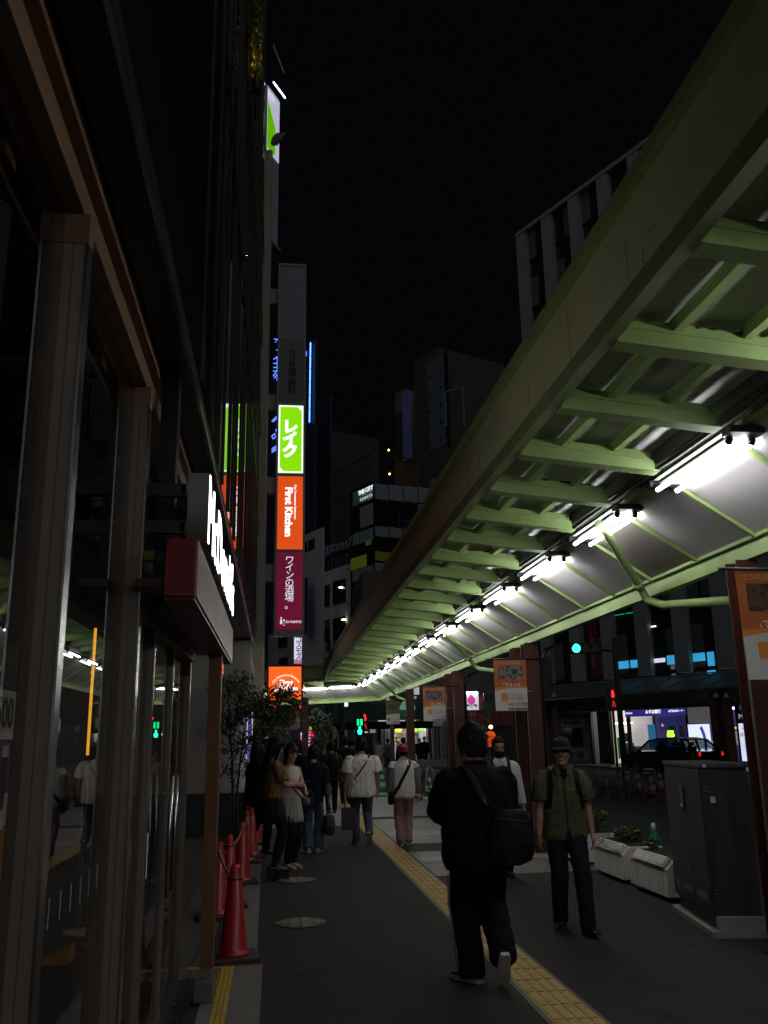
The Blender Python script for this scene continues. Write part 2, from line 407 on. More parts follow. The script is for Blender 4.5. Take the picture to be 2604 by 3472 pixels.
seg(XB, lambda u: -.414*u, lambda u: 8.0, False)
b = MB(); b.bar((3.15, yline(3.15), 3.66), (3.93, yline(3.93), 3.16), .06, .05); b.build('corner_rib', GREEN, canopy)
# seams, bolts and a cable run
for k in range(13):
    y = -4+k*2.93; b = MB(); b.box(FX-.0012, y, 3.862, FX-.0002, y+.004, 4.278); b.build('seam', mat('seam_dark', (.06, .06, .04), .8, var=.2), canopy)
    b = MB()
    for z in (3.90, 4.07, 4.24):
        for d in (-.05, .054): b.ell((FX-.001, y+d, z), (.004, .007, .007), 8, k=5)
    b.build('bolt', mat('bolt_dull', (.20, .20, .12), .5, .2, var=.2), canopy)
b = MB(); rr = random.Random(9)
for k in range(26):
    y = rr.uniform(1, 26); z = rr.uniform(3.9, 4.2); L = rr.uniform(.03, .22); b.box(FX-.0009, y, z, FX-.0001, y+L*.5, z+.003+.004*rr.random())
for k in range(30): y = rr.uniform(1, 28); b.box(FX-.0008, y, 3.862+rr.uniform(0, .05), FX-.0001, y+.004+.01*rr.random(), 3.90+rr.uniform(0, .25))
tag(b.build('scratch', mat('scratch_dark', (.24, .22, .13), .7, var=.4, scale=20), canopy), kind='stuff')
b = MB(); b.path([(2.965, -12+k*1.0, 3.672+.012*math.sin(k*1.7)) for k in range(46)], .011, 6); b.path([(2.94, -12+k*1.0, 3.70+.01*math.sin(k*2.3)) for k in range(46)], .016, 6); b.build('cable', BLACKP, canopy)
# drain pipes from the gutter to the pillars
for dy in (0, 8.4, 20.2):
    b = MB(); b.path([(3.06, 7.95+dy, 3.62), (3.16, 8.05+dy, 3.56), (3.76, 8.75+dy, 3.13), (3.86, 8.83+dy, 3.02), (3.93, 8.6+dy, 2.93), (4.03, 7.3+dy, 2.78)], .042, 12)
    b.path([(3.70, 8.68+dy, 3.175), (3.745, 8.735+dy, 3.14)], .052, 12); b.build('drainpipe', GREEN, canopy)
# pillars in pairs
LITG = mat('lit_green_edge', (.12, .17, .10), .35, var=.2)  # canopy light on the pillar edge, put into the colour
for y in (-.6, 6.05, 6.85, 13.38, 14.1, 19.05, 19.9, 26.1, 30.0):
    w = .22 if y in (6.05, 13.38, 19.05, 26.1) else .19
    if y > 29: w = .13
    b = MB(); x0 = 3.80
    b.box(x0, y, 0, x0+w, y+.012, 3.05); b.box(x0, y+w-.012, 0, x0+w, y+w, 3.05); b.box(x0+w/2-.008, y+.012, 0, x0+w/2+.008, y+w-.012, 3.05)
    b.box(x0+.012, y+.012, 0, x0+w/2-.008, y+.02, 3.05)
    b.box(x0-.03, y-.03, .002, x0+w+.03, y+w+.03, .02); b.box(x0-.003, y-.003, 1.28, x0+w+.003, y+.0, 1.29)
    p = b.build('pillar', REDBROWN, canopy)
    q = MB(); q.box(x0-.004, y-.004, .3, x0, y+.03, 2.6); q.build('lit_edge_strip', LITG, p)
for y in (13.38, 19.05, 6.05):    # conduits and cable loops on pillar tops
    b = MB(); b.path([(4.07, y+.1, .1), (4.07, y+.1, 2.75), (4.15, y+.02, 2.95), (4.32, y-.05, 3.02)], .03, 8)
    b.build('conduit', DARKMETAL, canopy)

# ------------------------------------------------------------------ fluorescent lights
TUBE = emit('tube_glow', (1.0, .985, .97), 33.0)
REFL = mat('grey_reflector', (.22, .22, .22), .4, var=0)
def make_light():
    t = thing('fluorescent_light', 'twin tube fluorescent light hung along the gutter of the green arcade', 'light', (0, 0, 0), 0, 'fluorescent lights under the arcade')
    for u, z in ((0, 0), (.165, -.005)):
        b = MB(); b.tube((u, .02, z), (u, 1.18, z), .0165, 8); b.build('tube', TUBE, t)
    b = MB(); b.box(-.03, .02, .078, .012, 1.18, .092); b.box(.03, -.05, .050, .18, 1.2, .064); b.build('reflector', REFL, t)
    for y in (0, 1.2):
        b = MB()
        b.box(-.05, y-.12 if y == 0 else y, .035, .20, y+.0 if y == 0 else y+.10, .085)
        for u in (0, .165): b.path([(u, y, .05), (u, y, .02), (u, y+(.02 if y == 0 else -.02), 0)], [.02, .026, .024], 10)
        b.build('holder', BLACKP, t)
    return t
proto = make_light(); first = True
for k in range(-8, 14):
    o = proto if first else copy_tree(proto); first = False
    place(o, (LX, 5.40+k*2.05, 3.567))
for k in range(6):
    o = copy_tree(proto); u, v = LX, -.414*LX+.25+k*1.42
    p = XB @ V(u, v, 3.58); place(o, p, R(45), 'twin tube fluorescent light on the far turned stretch of the arcade', 'fluorescent lights on the far stretch')
# ================================================================== LEFT: SHOP
BRONZE = mat('bronze_mullion', (.21, .165, .14), .5, .0, var=.12, scale=3)
SILVER = mat('silver_edge', (.55, .56, .58), .22, 1., var=.05)
TRANS = mat('brown_transom', (.26, .155, .095), .42, .2, var=.12, scale=2)
SOFF = mat('dark_soffit', (.022, .020, .021), .35, var=.2, scale=2)
FACD = mat('dark_facade', (.012, .011, .015), .025, var=0)
FINM = mat('brown_fin', (.035, .018, .010), .35, .2, var=.2, scale=2)
GLASS = glassmat('shop_glass', 2.4, (.86, .84, .82))
INT = mat('dark_interior', (.035, .022, .016), .7, var=.3, scale=2)
GX = -.69
store = thing('shop_building', 'dark glass fronted shop with bronze mullions under an overhanging dark upper facade', 'building', (-.7, 2.6, 0))
for i, y in enumerate((-1.68, -.25, 1.18, 2.62, 4.07)):
    b = MB(); b.box(-.722, y, 0, -.660, y+.06, 3.30); b.box(-.656, y, 0, -.62, y+.06, 3.30); b.box(-.660, y+.004, 0, -.656, y+.05, 3.30)
    b.box(-.62, y-.003, 0, -.612, y+.063, 3.30, 1); b.box(-.726, y-.004, 3.20, -.6105, y+.064, 3.304, 2)
    b.build('mullion', [BRONZE, SILVER, TRANS], store)
for (x0, x1, y, h) in ((-.71, -.655, 4.93, 2.25), (-.71, -.665, 5.95, 2.25), (-.725, -.65, 6.98, 2.25)):
    b = MB(); b.box(x0, y, 0, x1, y+.05, h); b.box(x1, y+.008, 0, x1+.005, y+.042, h, 1); b.build('door_jamb', [BRONZE, SILVER], store)
ys = [-6, -1.68, -.25, 1.18, 2.62, 4.07, 4.93, 5.95, 6.98]
for a, c in zip(ys[:-1], ys[1:]):
    b = MB(); b.box(GX-.003, a+.061, .06, GX+.003, c-.001, 3.3 if c < 4.5 else 2.25)
    p = b.build('window_pane', GLASS, store)
    if 2.5 < a < 4.5:
        d = MB(); n = int((c-a-.1)/.155)
        for k in range(n): d.box(GX+.0035, a+.12+k*.155, 1.10, GX+.0045, a+.126+k*.155, 1.19)
        d.build('safety_mark', mat('safety_mark', (.5, .48, .45), .5, var=0), p)
b = MB(); b.box(GX-.003, 4.131, 2.32, GX+.003, 6.98, 3.3); b.build('window_pane', GLASS, store)
b = MB(); b.box(-6, 6.99, .06, -.74, 6.996, 2.25); b.build('window_pane', GLASS, store)
for (x, y) in ((-.63, 5.82), (-.63, 6.12)):
    b = MB(); b.tube((x, y, .75), (x, y, 1.45), .014, 8); b.bar((x, y, .85), (-.68, y, .85), .015, .015); b.bar((x, y, 1.35), (-.68, y, 1.35), .015, .015); b.build('door_handle', SILVER, store)
b = MB(); b.box(-.646, 4.94, .98, -.6445, 4.975, 1.2, 0); b.build('door_sticker', INKW, store)
b = MB()
b.box(-.76, -6, 3.305, -.63, 7.05, 3.40); b.box(-.76, -6, 3.40, -.655, 7.05, 3.46); b.box(-.76, -6, 3.46, -.61, 7.05, 3.53); b.box(-.76, -6, 3.53, -.64, 7.05, 3.64)
b.build('transom', TRANS, store, bevel=.004)
b = MB(); b.box(-.74, 4.131, 2.25, -.63, 7.03, 2.32); b.build('door_head', BRONZE, store)
b = MB(); b.box(-.76, -6, 0, -.64, 7.03, .06); b.build('sill', STEEL, store)
b = MB(); b.box(-6, -6, 0, -.76, 7, .02); b.build('floor_finish', mat('shop_floor', (.03, .022, .018), .35, var=.3), store)
b = MB(); b.box(-6.05, -6, .02, -6, 7, 3.3); b.box(-6, -6.05, .02, -.76, -6, 3.3); b.build('inner_wall', INT, store)
b = MB(); b.box(-6, -6, 3.31, -.77, 6.98, 3.36)
for k in range(9): b.box(-6, -5+k*1.45, 3.26, -.77, -4.9+k*1.45, 3.31, 1)
for k in range(3): b.box(-1.7-k*1.2, -6, 3.262, -1.6-k*1.2, 6.98, 3.309, 1)
b.build('ceiling_grid', [mat('shop_ceiling', (.05, .05, .052), .6, var=.1), TRANS], store)
# overhanging storeys
b = MB()
for k in range(14):
    y0 = -6+k*1.76; b.box(-.60, y0+.006, 3.53, -.455, y0+1.754, 3.60)
b.box(-8, 7.05, 3.53, -.61, 18.6, 3.60); b.build('soffit', SOFF, store)
b = MB(); b.box(-9, -6, 3.60, -.46, 18.65, 30)
for k in range(5): b.box(-.46, -6+k*2.3+.01, 3.60, -.452, -6+(k+1)*2.3-.01, 30)
b.build('upper_wall', FACD, store)
b = MB(); b.box(-.462, -6, 3.49, -.444, 18.66, 3.525); b.build('eave_trim', SILVER, store)
b = MB(); b.box(-.458, -6, 3.526, -.446, 18.66, 3.598); b.build('eave_fascia', SOFF, store)
k = 0; y = 4.9
while y < 18.6:
    b = MB(); b.box(-.459, y, 3.7, -.447 if k % 2 else -.443, y+.07, 29); b.build('facade_fin', FINM, store); y += .62 if k % 3 else .9; k += 1
b = MB()
for k in range(7): b.box(-.451, 6.0, 6.9+k*3.1, -.444, 18.5, 7.0+k*3.1)
b.build('floor_band', FINM, store)
b = MB(); b.box(-.60, 4.35, 2.27, -.515, 4.47, 3.52); b.build('hanger_post', mat('black_post', (.012, .013, .015), .35, var=.1), store)
# planter glow high on the facade
LEAFY = mat('facade_leaf', (.26, .27, .03), .6, var=.4, scale=9)
tb = thing('facade_plant', 'yellow green lamp lit climbing plant high on the dark facade', 'plant', (-.42, 11.2, 10.2))
b = MB(); rnd = random.Random(3)
for (yy, zz, n, rr) in ((8.9, 10.25, 150, .17), (9.35, 10.3, 170, .20), (9.9, 10.42, 130, .17), (10.45, 10.5, 60, .12)):
    for i in range(n):
        p = V(-.40+rnd.uniform(-.03, .12), yy+rnd.gauss(0, rr*.6), zz+rnd.gauss(0, rr)); a = rnd.uniform(0, 6.28); s = rnd.uniform(.025, .05)
        d1 = V(math.cos(a)*.3, math.cos(a), math.sin(a))*s; d2 = V(.4, -math.sin(a), math.cos(a))*s*.6
        b.add([p-d1, p+d2, p+d1, p-d2], [(0, 1, 2, 3)])
b.build('foliage', LEAFY, tb, recalc=False)
b = MB(); b.path([(-.40, 10.9, 10.2), (-.38, 10.2, 10.4), (-.40, 9.5, 10.3), (-.39, 8.7, 10.3)], .012, 6); b.build('stem', mat('bark', (.06, .045, .03), .9, var=.3), tb)
t = thing('wall_lamp', 'small warm uplight fixed below the facade plant', 'lamp', (-.40, 9.5, 9.4))
b = MB(); b.lathe([(.05, 9.5), (.062, 9.70), (.056, 9.70), (.05, 9.62)], (-.34, 9.55, 0), 12); b.box(-.445, 9.52, 9.52, -.36, 9.58, 9.56); b.build('housing', DARKMETAL, t)
b = MB(); b.lathe([(.045, 9.622), (.045, 9.63)], (-.34, 9.55, 0), 12); b.build('lens', emit('warm_lens', (1., .72, .28), 160), t)
t = thing('wall_lamp', 'small warm spotlight between the brown fins above the red sign box', 'lamp', (-.42, 9.2, 7.1))
b = MB(); b.box(-.443, 9.13, 7.05, -.40, 9.27, 7.22); b.box(-.443, 9.09, 7.0, -.368, 9.125, 7.26); b.build('housing', DARKMETAL, t)  # the projecting hood plate is added to keep the lens out of view
b = MB(); b.box(-.399, 9.15, 7.07, -.395, 9.25, 7.20); b.build('lens', emit('warm_lens2', (1., .52, .16), 42), t)

# red box sign
RED = mat('red_sign', (.15, .006, .010), .35, var=.12, scale=2, coat=.3)
t = thing('awning_sign', 'long dark red box awning projecting above the shop door', 'sign', (-.42, 5.6, 2.27))
b = MB(); b.box(-.49, 3.92, 2.27, -.355, 7.36, 2.53); b.build('box', RED, t, bevel=.004)
b = MB(); b.box(-.63, 3.98, 2.325, -.492, 7.30, 2.36); b.box(-.49, 3.93, 2.255, -.36, 7.35, 2.269); b.build('underside', mat('red_underside', (.08, .01, .01), .35, var=.2), t)
b = MB(); b.box(-.354, 3.925, 2.272, -.351, 7.355, 2.528); b.build('face_panel', mat('plum_face', (.11, .016, .024), .3, var=.15, scale=1.5), t)  # plum tone puts a reflection into the colour of the front face
# white box letters
t = thing('letter_sign', 'white illuminated box lettering standing on the red awning', 'sign', (-.38, 5.5, 2.54))
GREYW = mat('letter_side', (.20, .195, .185), .5, var=.05)
X = frame((-.38, 5.47, 2.715), (0, 1, 0), UP)
text("McDonald's", .50, X, GREYW, t, 'letter_body', ext=.05, sx=1.10, off=.002, cs=1.03)
X = frame((-.327, 5.47, 2.715), (0, 1, 0), UP)
text("McDonald's", .50, X, emit('letter_face', (1, .99, .97), 5.5), t, 'letter_face', ext=.0015, sx=1.10, off=-.004, cs=1.03)
b = MB()
for z in (2.62, 2.80):
    for y in (4.10, 4.55, 6.5): b.bar((-.43, y, z), (-.60, y, z), .04, .06)
    b.box(-.45, 4.08, z-.02, -.432, 6.9, z+.02)
b.build('bracket', BLACKP, t)
# timber post
WOOD = mat('orange_wood', (.155, .075, .030), .45, var=.22, scale=2.5, stretch=(14, 14, .7), bump=.1)
t = thing('wooden_post', 'square orange wood post with steel foot beside the shop door', 'post', (-.43, 6.55, 0))
b = MB(); b.box(-.475, 6.50, .20, -.385, 6.60, 2.27); b.build('shaft', WOOD, t, bevel=.006)
b = MB(); b.box(-.465, 6.51, .135, -.395, 6.59, .26); b.build('shoe', STEEL, t)
b = MB(); b.box(-.50, 6.44, .012, -.38, 6.56, .135); b.build('foot_block', mat('grey_block', (.13, .12, .11), .7, var=.15), t, bevel=.004)
b = MB(); b.box(-.384, 6.515, 1.18, -.382, 6.59, 1.62, 0); b.build('notice', mat('red_notice', (.30, .02, .03), .5, var=.2), t)
b = MB(); b.box(-.3815, 6.525, 1.48, -.381, 6.58, 1.56); b.box(-.3815, 6.525, 1.24, -.381, 6.58, 1.30); b.build('notice_print', mat('pink_print', (.5, .15, .22), .5, var=.2), t)
b = MB(); b.box(-.3845, 6.505, 2.12, -.378, 6.6, 2.2); b.build('orange_tag', emit('orange_tag', (1, .15, .02), .35), t)
b = MB(); b.slab([(-.372, 6.54, .03), (-.372, 6.95, .03), (-.372, 6.95, .42)], (.004, 0, 0)); tag(b.build('corner_guard', glassmat('clear_plate', 1.5, (.7, .7, .75))), 'clear triangular plate at the foot of the wooden post', 'guard')
# poster on the glass
t = thing('menu_poster', 'rounded meal poster reading 500 with fries stuck inside the shop window', 'poster', (GX, 2.3, 1.5))
b = MB(); px = GX-.006
b.box(px-.002, 1.75, 1.26, px, 2.545, 1.79); b.build('sheet', mat('poster_white', (.66, .68, .69), .5, var=.03), t)
b = MB(); b.box(px, 1.75, 1.53, px+.0008, 2.543, 1.665); b.build('purple_band', mat('poster_purple', (.13, .03, .24), .5, var=.1), t)
b = MB(); b.box(px, 1.75, 1.28, px+.0008, 2.543, 1.45); b.build('yellow_band', mat('poster_yellow', (.50, .25, .02), .5, var=.1), t)
text('¥500', .105, frame((px+.0015, 2.525, 1.728), (0, 1, 0), UP), INKB, t, 'price', ext=.0003, align='RIGHT', off=.003)
b = MB()
for i in range(9): b.box(px+.0009, 2.33+i*.012, 1.58, px+.0012, 2.338+i*.012, 1.63+.02*math.sin(i*2.1)); 
b.build('fries', mat('fries', (.55, .36, .06), .6, var=.2), t)
b = MB(); b.slab([(px+.0013, 2.32, 1.59), (px+.0013, 2.44, 1.59), (px+.0013, 2.425, 1.50), (px+.0013, 2.335, 1.50)], (.0004, 0, 0)); b.build('carton', mat('carton_red', (.42, .01, .015), .5, var=.05), t)
for z0 in (1.49, 1.31):
    b = MB(); b.slab([(px+.0013, 2.46, z0+.13), (px+.0013, 2.505, z0+.13), (px+.0013, 2.50, z0), (px+.0013, 2.465, z0)], (.0004, 0, 0)); b.build('drink_cup', mat('cola', (.03, .012, .01), .4, var=.1), t)
    b = MB(); b.slab([(px+.0013, 2.455, z0+.16), (px+.0013, 2.51, z0+.16), (px+.0013, 2.51, z0+.131), (px+.0013, 2.455, z0+.131)], (.0004, 0, 0)); b.build('cup_lid', INKW, t)
# inside the shop
t = thing('reflection_strip', 'slim amber light strip standing upright inside the shop', 'light strip', (-1.2, 6.1, 1.5))  # strip and stand added for an amber reflection in the window glass
b = MB(); b.box(-1.208, 6.10, 1.58, -1.192, 6.116, 2.40); b.build('tube', emit('amber_strip', (1., .48, .03), 1.5), t)
b = MB(); b.box(-1.215, 6.095, .02, -1.185, 6.12, 1.58); b.build('stand', BRONZE, t)
t = thing('counter', 'dark shop counter with a yellow topped box behind the glass', 'counter', (-1.3, 4.9, 0))
b = MB(); b.box(-1.5, 3.9, .02, -1.0, 5.6, .62); b.build('body', INT, t)
b = MB(); b.box(-1.55, 3.85, .62, -.95, 5.65, .66); b.build('worktop', mat('counter_top', (.09, .05, .035), .35, var=.2), t)
t = thing('bin', 'brown litter bin with a yellow flap inside the shop', 'bin', (-.95, 4.2, 0))
b = MB(); b.box(-1.0, 4.05, .02, -.80, 4.28, .78); b.build('body', mat('bin_brown', (.07, .055, .045), .5, var=.1), t, bevel=.005)
b = MB(); b.slab([(-.99, 4.06, .785), (-.82, 4.06, .785), (-.82, 4.06, .85)], (0, .12, 0)); b.build('flap', mat('bin_yellow', (.6, .28, .02), .5, var=.05), t)

# ================================================================== NEXT BUILDING + SIGNS ON THE LEFT
WALLW = mat('pale_wall', (.46, .44, .41), .75, var=.15, scale=1.5, bump=.1)
DARKB = mat('dark_base', (.035, .038, .045), .6, var=.15)
nb = thing('corner_building', 'pale rendered building with a dark plinth behind the tree', 'building', (-2, 22, 0))
b = MB(); b.box(-9, 17.05, .75, -.47, 17.3, 3.52); b.build('wall', WALLW, nb)
b = MB(); b.box(-9, 17.02, 0, -.46, 17.3, .748); b.build('plinth', DARKB, nb)
b = MB(); b.box(-9, 17.31, 0, -.9, 29, 22); b.build('block', mat('grey_block_wall', (.10, .10, .10), .7, var=.15), nb)
b = MB(); b.box(-.88, 23.3, 0, -.33, 23.9, 18.5); b.build('pilaster', mat('cream_pilaster', (.50, .46, .36), .6, var=.1, scale=.7), nb)
b = MB(); b.box(-.9, 17.31, 3.2, -.55, 23.29, 3.5); b.build('ledge', WALLW, nb)
b = MB()
for k in range(5): b.box(-.50, 20.2, 4.3+k*2.6, -.47, 22.6, 6.2+k*2.6); b.box(-.9, 20.1, 4.2+k*2.6, -.5, 22.7, 6.3+k*2.6, 1)
b.build('window_band', [mat('dark_window', (.012, .013, .016), .08, var=0), mat('window_surround', (.12, .12, .12), .5, var=.1)], nb)
t = thing('light_pillar', 'slim violet glowing light pillar on the pale wall corner', 'light pillar', (-.45, 16.98, 0))
b = MB(); b.box(-.50, 16.9, .8, -.425, 17.01, 2.45); b.build('panel', emit('violet_panel', (.20, .16, .62), .38), t)
b = MB(); b.box(-.512, 16.895, .8, -.501, 17.0, 2.46); b.box(-.424, 16.895, 1.0, -.413, 17.0, 2.46); b.build('edge_light', emit('violet_edge', (.85, .8, 1.), .7), t)
b = MB(); b.box(-.50, 16.9, 0, -.425, 17.01, .798); b.build('base', mat('violet_base', (.05, .045, .12), .5, var=.1), t)
# post and tall sign tower
b = MB(); b.path([(-.42, 25.3, 0), (-.42, 25.3, 20.3)], .10, 14); b.path([(-.56, 25.2, 0), (-.56, 25.2, 22)], .03, 8); tag(b.build('sign_pole', mat('cream_pole', (.42, .37, .27), .5, var=.15, scale=.6)), 'tall cream pole carrying the stacked shop signs', 'pole')
YS = 25.0
def sg(px, py): return atY(px, py, YS)
TW0, TW1 = -.02, .72
t = thing('sign_tower', 'tall stack of vertical shop sign boxes, two lit green and orange', 'sign tower', (.35, YS, 4.6))
zs = [16.02, 13.55, 11.42, 9.20, 6.92, 4.62]
FRM = mat('sign_frame', (.34, .36, .36), .5, var=.08)
b = MB(); b.box(TW0-.06, YS+.012, zs[-1]-.12, TW1+.06, YS+.45, zs[0]+.06)
for z in zs[1:-1]: b.box(TW0, YS-.01, z-.045, TW1, YS+.011, z+.045)
b.box(TW0-.06, YS-.02, zs[-1]-.12, TW0-.001, YS+.011, zs[0]+.06); b.box(TW1+.001, YS-.02, zs[-1]-.12, TW1+.06, YS+.011, zs[0]+.06)
b.box(TW0, YS-.02, zs[0]-.02, TW1, YS+.011, zs[0]+.06); b.box(TW0, YS-.02, zs[-1]-.12, TW1, YS+.011, zs[-1]-.02)
for z in (15.0, 11.5, 8.9, 6.3): b.box(-.5, YS+.1, z-.25, TW0-.061, YS+.35, z+.25)
b.build('frame', FRM, t)
cols = [('blank_panel', mat('sign_off', (.30, .32, .36), .45, var=.04)), ('dental_panel', mat('sign_off2', (.20, .215, .225), .45, var=.04)),
        ('green_panel', emit('sign_green', (.25, .76, .0), 1.0, .12, 1.2)), ('orange_panel', emit('sign_orange', (.82, .085, .008), .85, .18, 1.0)), ('wine_panel', emit('sign_wine', (.13, .004, .022), .9, .4, .8))]
for i, (nm, m) in enumerate(cols):
    b = MB(); b.box(TW0+.004, YS-.005, zs[i+1]+.05, TW1-.004, YS+.01, zs[i]-.05); b.build(nm, m, t)
def vtext(s, size, p, m, parent, ls=1.0, off=0., ext=.002, name='lettering', sx=1., xdir=(1, 0, 0)):
    return text('\n'.join(s), size, frame(p, xdir, UP), m, parent, name, ext=ext, ls=ls, off=off, sx=sx)
SX = (TW0+TW1)/2
vtext('ささき矯正歯科', .25, (SX+.02, YS-.008, (zs[1]+zs[2])/2-.05), mat('dental_ink', (.012, .04, .03), .5, var=0), t, ls=.82, off=.006)
GW = emit('glow_white', (1, 1, 1), 1.15)
b = MB(); z0, z1 = zs[3]+.06, zs[2]-.06
for (a, c, d, e) in ((TW0+.006, z0, TW1-.006, z0+.045), (TW0+.006, z1-.045, TW1-.006, z1), (TW0+.006, z0+.045, TW0+.05, z1-.045), (TW1-.05, z0+.045, TW1-.006, z1-.045)): b.box(a, YS-.0075, c, d, YS-.0055, e)
b.slab([(TW1-.05, YS-.0075, z1-.17), (TW1-.05, YS-.0075, z1-.045), (TW1-.17, YS-.0075, z1-.045)], (0, .002, 0)); b.slab([(TW0+.05, YS-.0075, z0+.17), (TW0+.05, YS-.0075, z0+.045), (TW0+.17, YS-.0075, z0+.045)], (0, .002, 0)); b.build('white_border', GW, t)
vtext('レイク', .47, (SX-.02, YS-.008, (z0+z1)/2-.02), GW, t, ls=.80, off=.026)
X = frame((SX-.05, YS-.008, (zs[3]+zs[4])/2+.02), (0, 0, -1), (1, 0, 0)); text('First Kitchen', .285, X, GW, t, off=.014)
X = frame((SX+.145, YS-.008, (zs[3]+zs[4])/2+.32), (0, 0, -1), (1, 0, 0)); text('City Convenience Restaurant', .088, X, GW, t, off=.002)
WG = emit('wine_glow', (.80, .74, .92), 1.0)
vtext('ワインの酒場。', .27, (SX+.0, YS-.008, (zs[4]+zs[5])/2+.22), WG, t, ls=.80)
text('DI PUNTO', .095, facing_cam((SX+.13, YS-.008, zs[5]+.26)), WG, t, off=.002)
b = MB(); zb = zs[5]+.20
b.box(TW0+.12, YS-.008, zb, TW0+.18, YS-.006, zb+.10); b.box(TW0+.135, YS-.008, zb+.10, TW0+.165, YS-.006, zb+.2)
b.slab([(TW0+.20, YS-.008, zb+.13), (TW0+.26, YS-.008, zb+.13), (TW0+.23, YS-.008, zb+.05)], (0, .002, 0)); b.box(TW0+.226, YS-.008, zb-.03, TW0+.234, YS-.006, zb+.05); b.box(TW0+.20, YS-.008, zb-.04, TW0+.26, YS-.006, zb-.031)
b.build('bottle_emblem', WG, t)
# high sign seen nearly edge on, with led strip
t = thing('roof_sign', 'white and green sign with a bright led strip, high above the stacked signs', 'sign', (-.25, 25.6, 20))
A_, B_ = V(-.54, 25.45, 0), V(-.13, 26.2, 0); du = (B_-A_).normalized(); nf = V(du.y, -du.x, 0); wS = (B_-A_).length
def rs_(u, z, o=0.): return A_+du*(u*wS)+nf*o+V(0, 0, z)
b = MB(); b.slab([rs_(0, 17.4), rs_(1, 17.4), rs_(1, 23.0), rs_(0, 23.0)], tuple(-nf*.3)); b.build('case', mat('sign_case', (.55, .57, .62), .5, var=.05), t)
b = MB(); b.slab([rs_(.02, 20.5, .002), rs_(.98, 20.5, .002), rs_(.98, 22.9, .002), rs_(.02, 22.9, .002)], tuple(nf*.01)); b.build('white_face', emit('roof_white', (.70, .72, .9), .6), t)
b = MB(); b.slab([rs_(.02, 20.6, .014), rs_(.66, 20.6, .014), rs_(.66, 21.6, .014), rs_(.02, 22.4, .014)], tuple(nf*.01)); b.build('green_face', emit('roof_green', (.13, .50, .0), .8), t)
b = MB()
for i in range(9): b.cbox(rs_((i+.5)/9, 23.03, .22), (.05, .05, .03))
b.build('led_strip', emit('led_strip', (.9, .95, 1), 6), t)
b = MB(); b.bar(rs_(0, 23.05, .2), rs_(1, 23.05, .2), .03, .03); b.bar(rs_(.0, 24.5, .2), rs_(.9, 24.0, .2), .04, .05); b.bar(rs_(0, 17.3, .1), rs_(1, 17.2, .1), .05, .05); b.build('stay_rod', mat('stay', (.6, .62, .66), .4, var=0), t)
t = thing('dish_aerial', 'small grey satellite dish on top of the cream pole', 'dish', (-.25, 25.0, 20.2))
b = MB(); Xd = Matrix.Rotation(R(35), 3, 'X') @ Matrix.Rotation(R(35), 3, 'Y'); b.ell((-.22, 25.0, 20.55), (.13, .03, .24), 14, 0, Xd); b.build('dish', FRM, t)
b = MB(); b.path([(-.2, 25, 20.3), (-.05, 24.8, 20.45), (.02, 24.8, 20.6)], .018, 8); b.cbox((.02, 24.8, 20.62), (.09, .05, .05)); b.build('arm', FRM, t)
# square orange sign
YQ = 24.0
t = thing('square_sign', 'square glowing orange shop sign with arched lettering, half hidden by branches', 'sign', (.2, YQ, 3.0))
p0, p1 = atY(910, 2375, YQ), atY(1022, 2260, YQ); x0, z0, x1, z1 = p0.x, p0.z, p1.x, p1.z
b = MB(); b.box(x0-.04, YQ+.01, z0-.05, x1+.05, YQ+.3, z1+.05)
for (a, c, d, e) in ((x0-.04, z0-.05, x1+.05, z0), (x0-.04, z1, x1+.05, z1+.05), (x0-.04, z0+.001, x0, z1-.001), (x1, z0+.001, x1+.05, z1-.001)): b.box(a, YQ-.03, c, d, YQ+.009, e)
b.build('frame', mat('maroon_frame', (.05, .012, .012), .5, var=.1), t)
b = MB(); b.box(x0+.001, YQ-.004, z0+.001, x1-.001, YQ+.008, z1-.001); b.build('panel', emit('square_orange', (1., .135, .012), 1.0, .14, 1.6), t)
cx, cz = (x0+x1)/2+.03, z1-.62
arc = 'City Convenience Restaurant'; OW = emit('arc_white', (1., .8, .62), 1.1)
objs = []
for i, ch in enumerate(arc):
    if ch == ' ': continue
    a = R(148-116*i/(len(arc)-1)); rr = .40
    o = text(ch, .082, frame((cx+rr*math.cos(a), YQ-.006, cz+rr*math.sin(a)), (math.sin(a), 0, -math.cos(a)), (math.cos(a), 0, math.sin(a))), OW, None, 'x', ext=.001, off=.002); objs.append(o)
bb = MB()
for o in objs: bb.add([v.co for v in o.data.vertices], [tuple(p.vertices) for p in o.data.polygons]); bpy.data.objects.remove(o)
bb.build('arched_lettering', OW, t, recalc=False)
text('First\nKitchen', .20, facing_cam((cx, YQ-.006, cz+.12)), GW, t, off=.008, ls=.75)
b = MB(); b.box(-.45, YQ+.1, z0+.2, x0-.041, YQ+.2, z0+.3); b.build('arm', DARKMETAL, t)
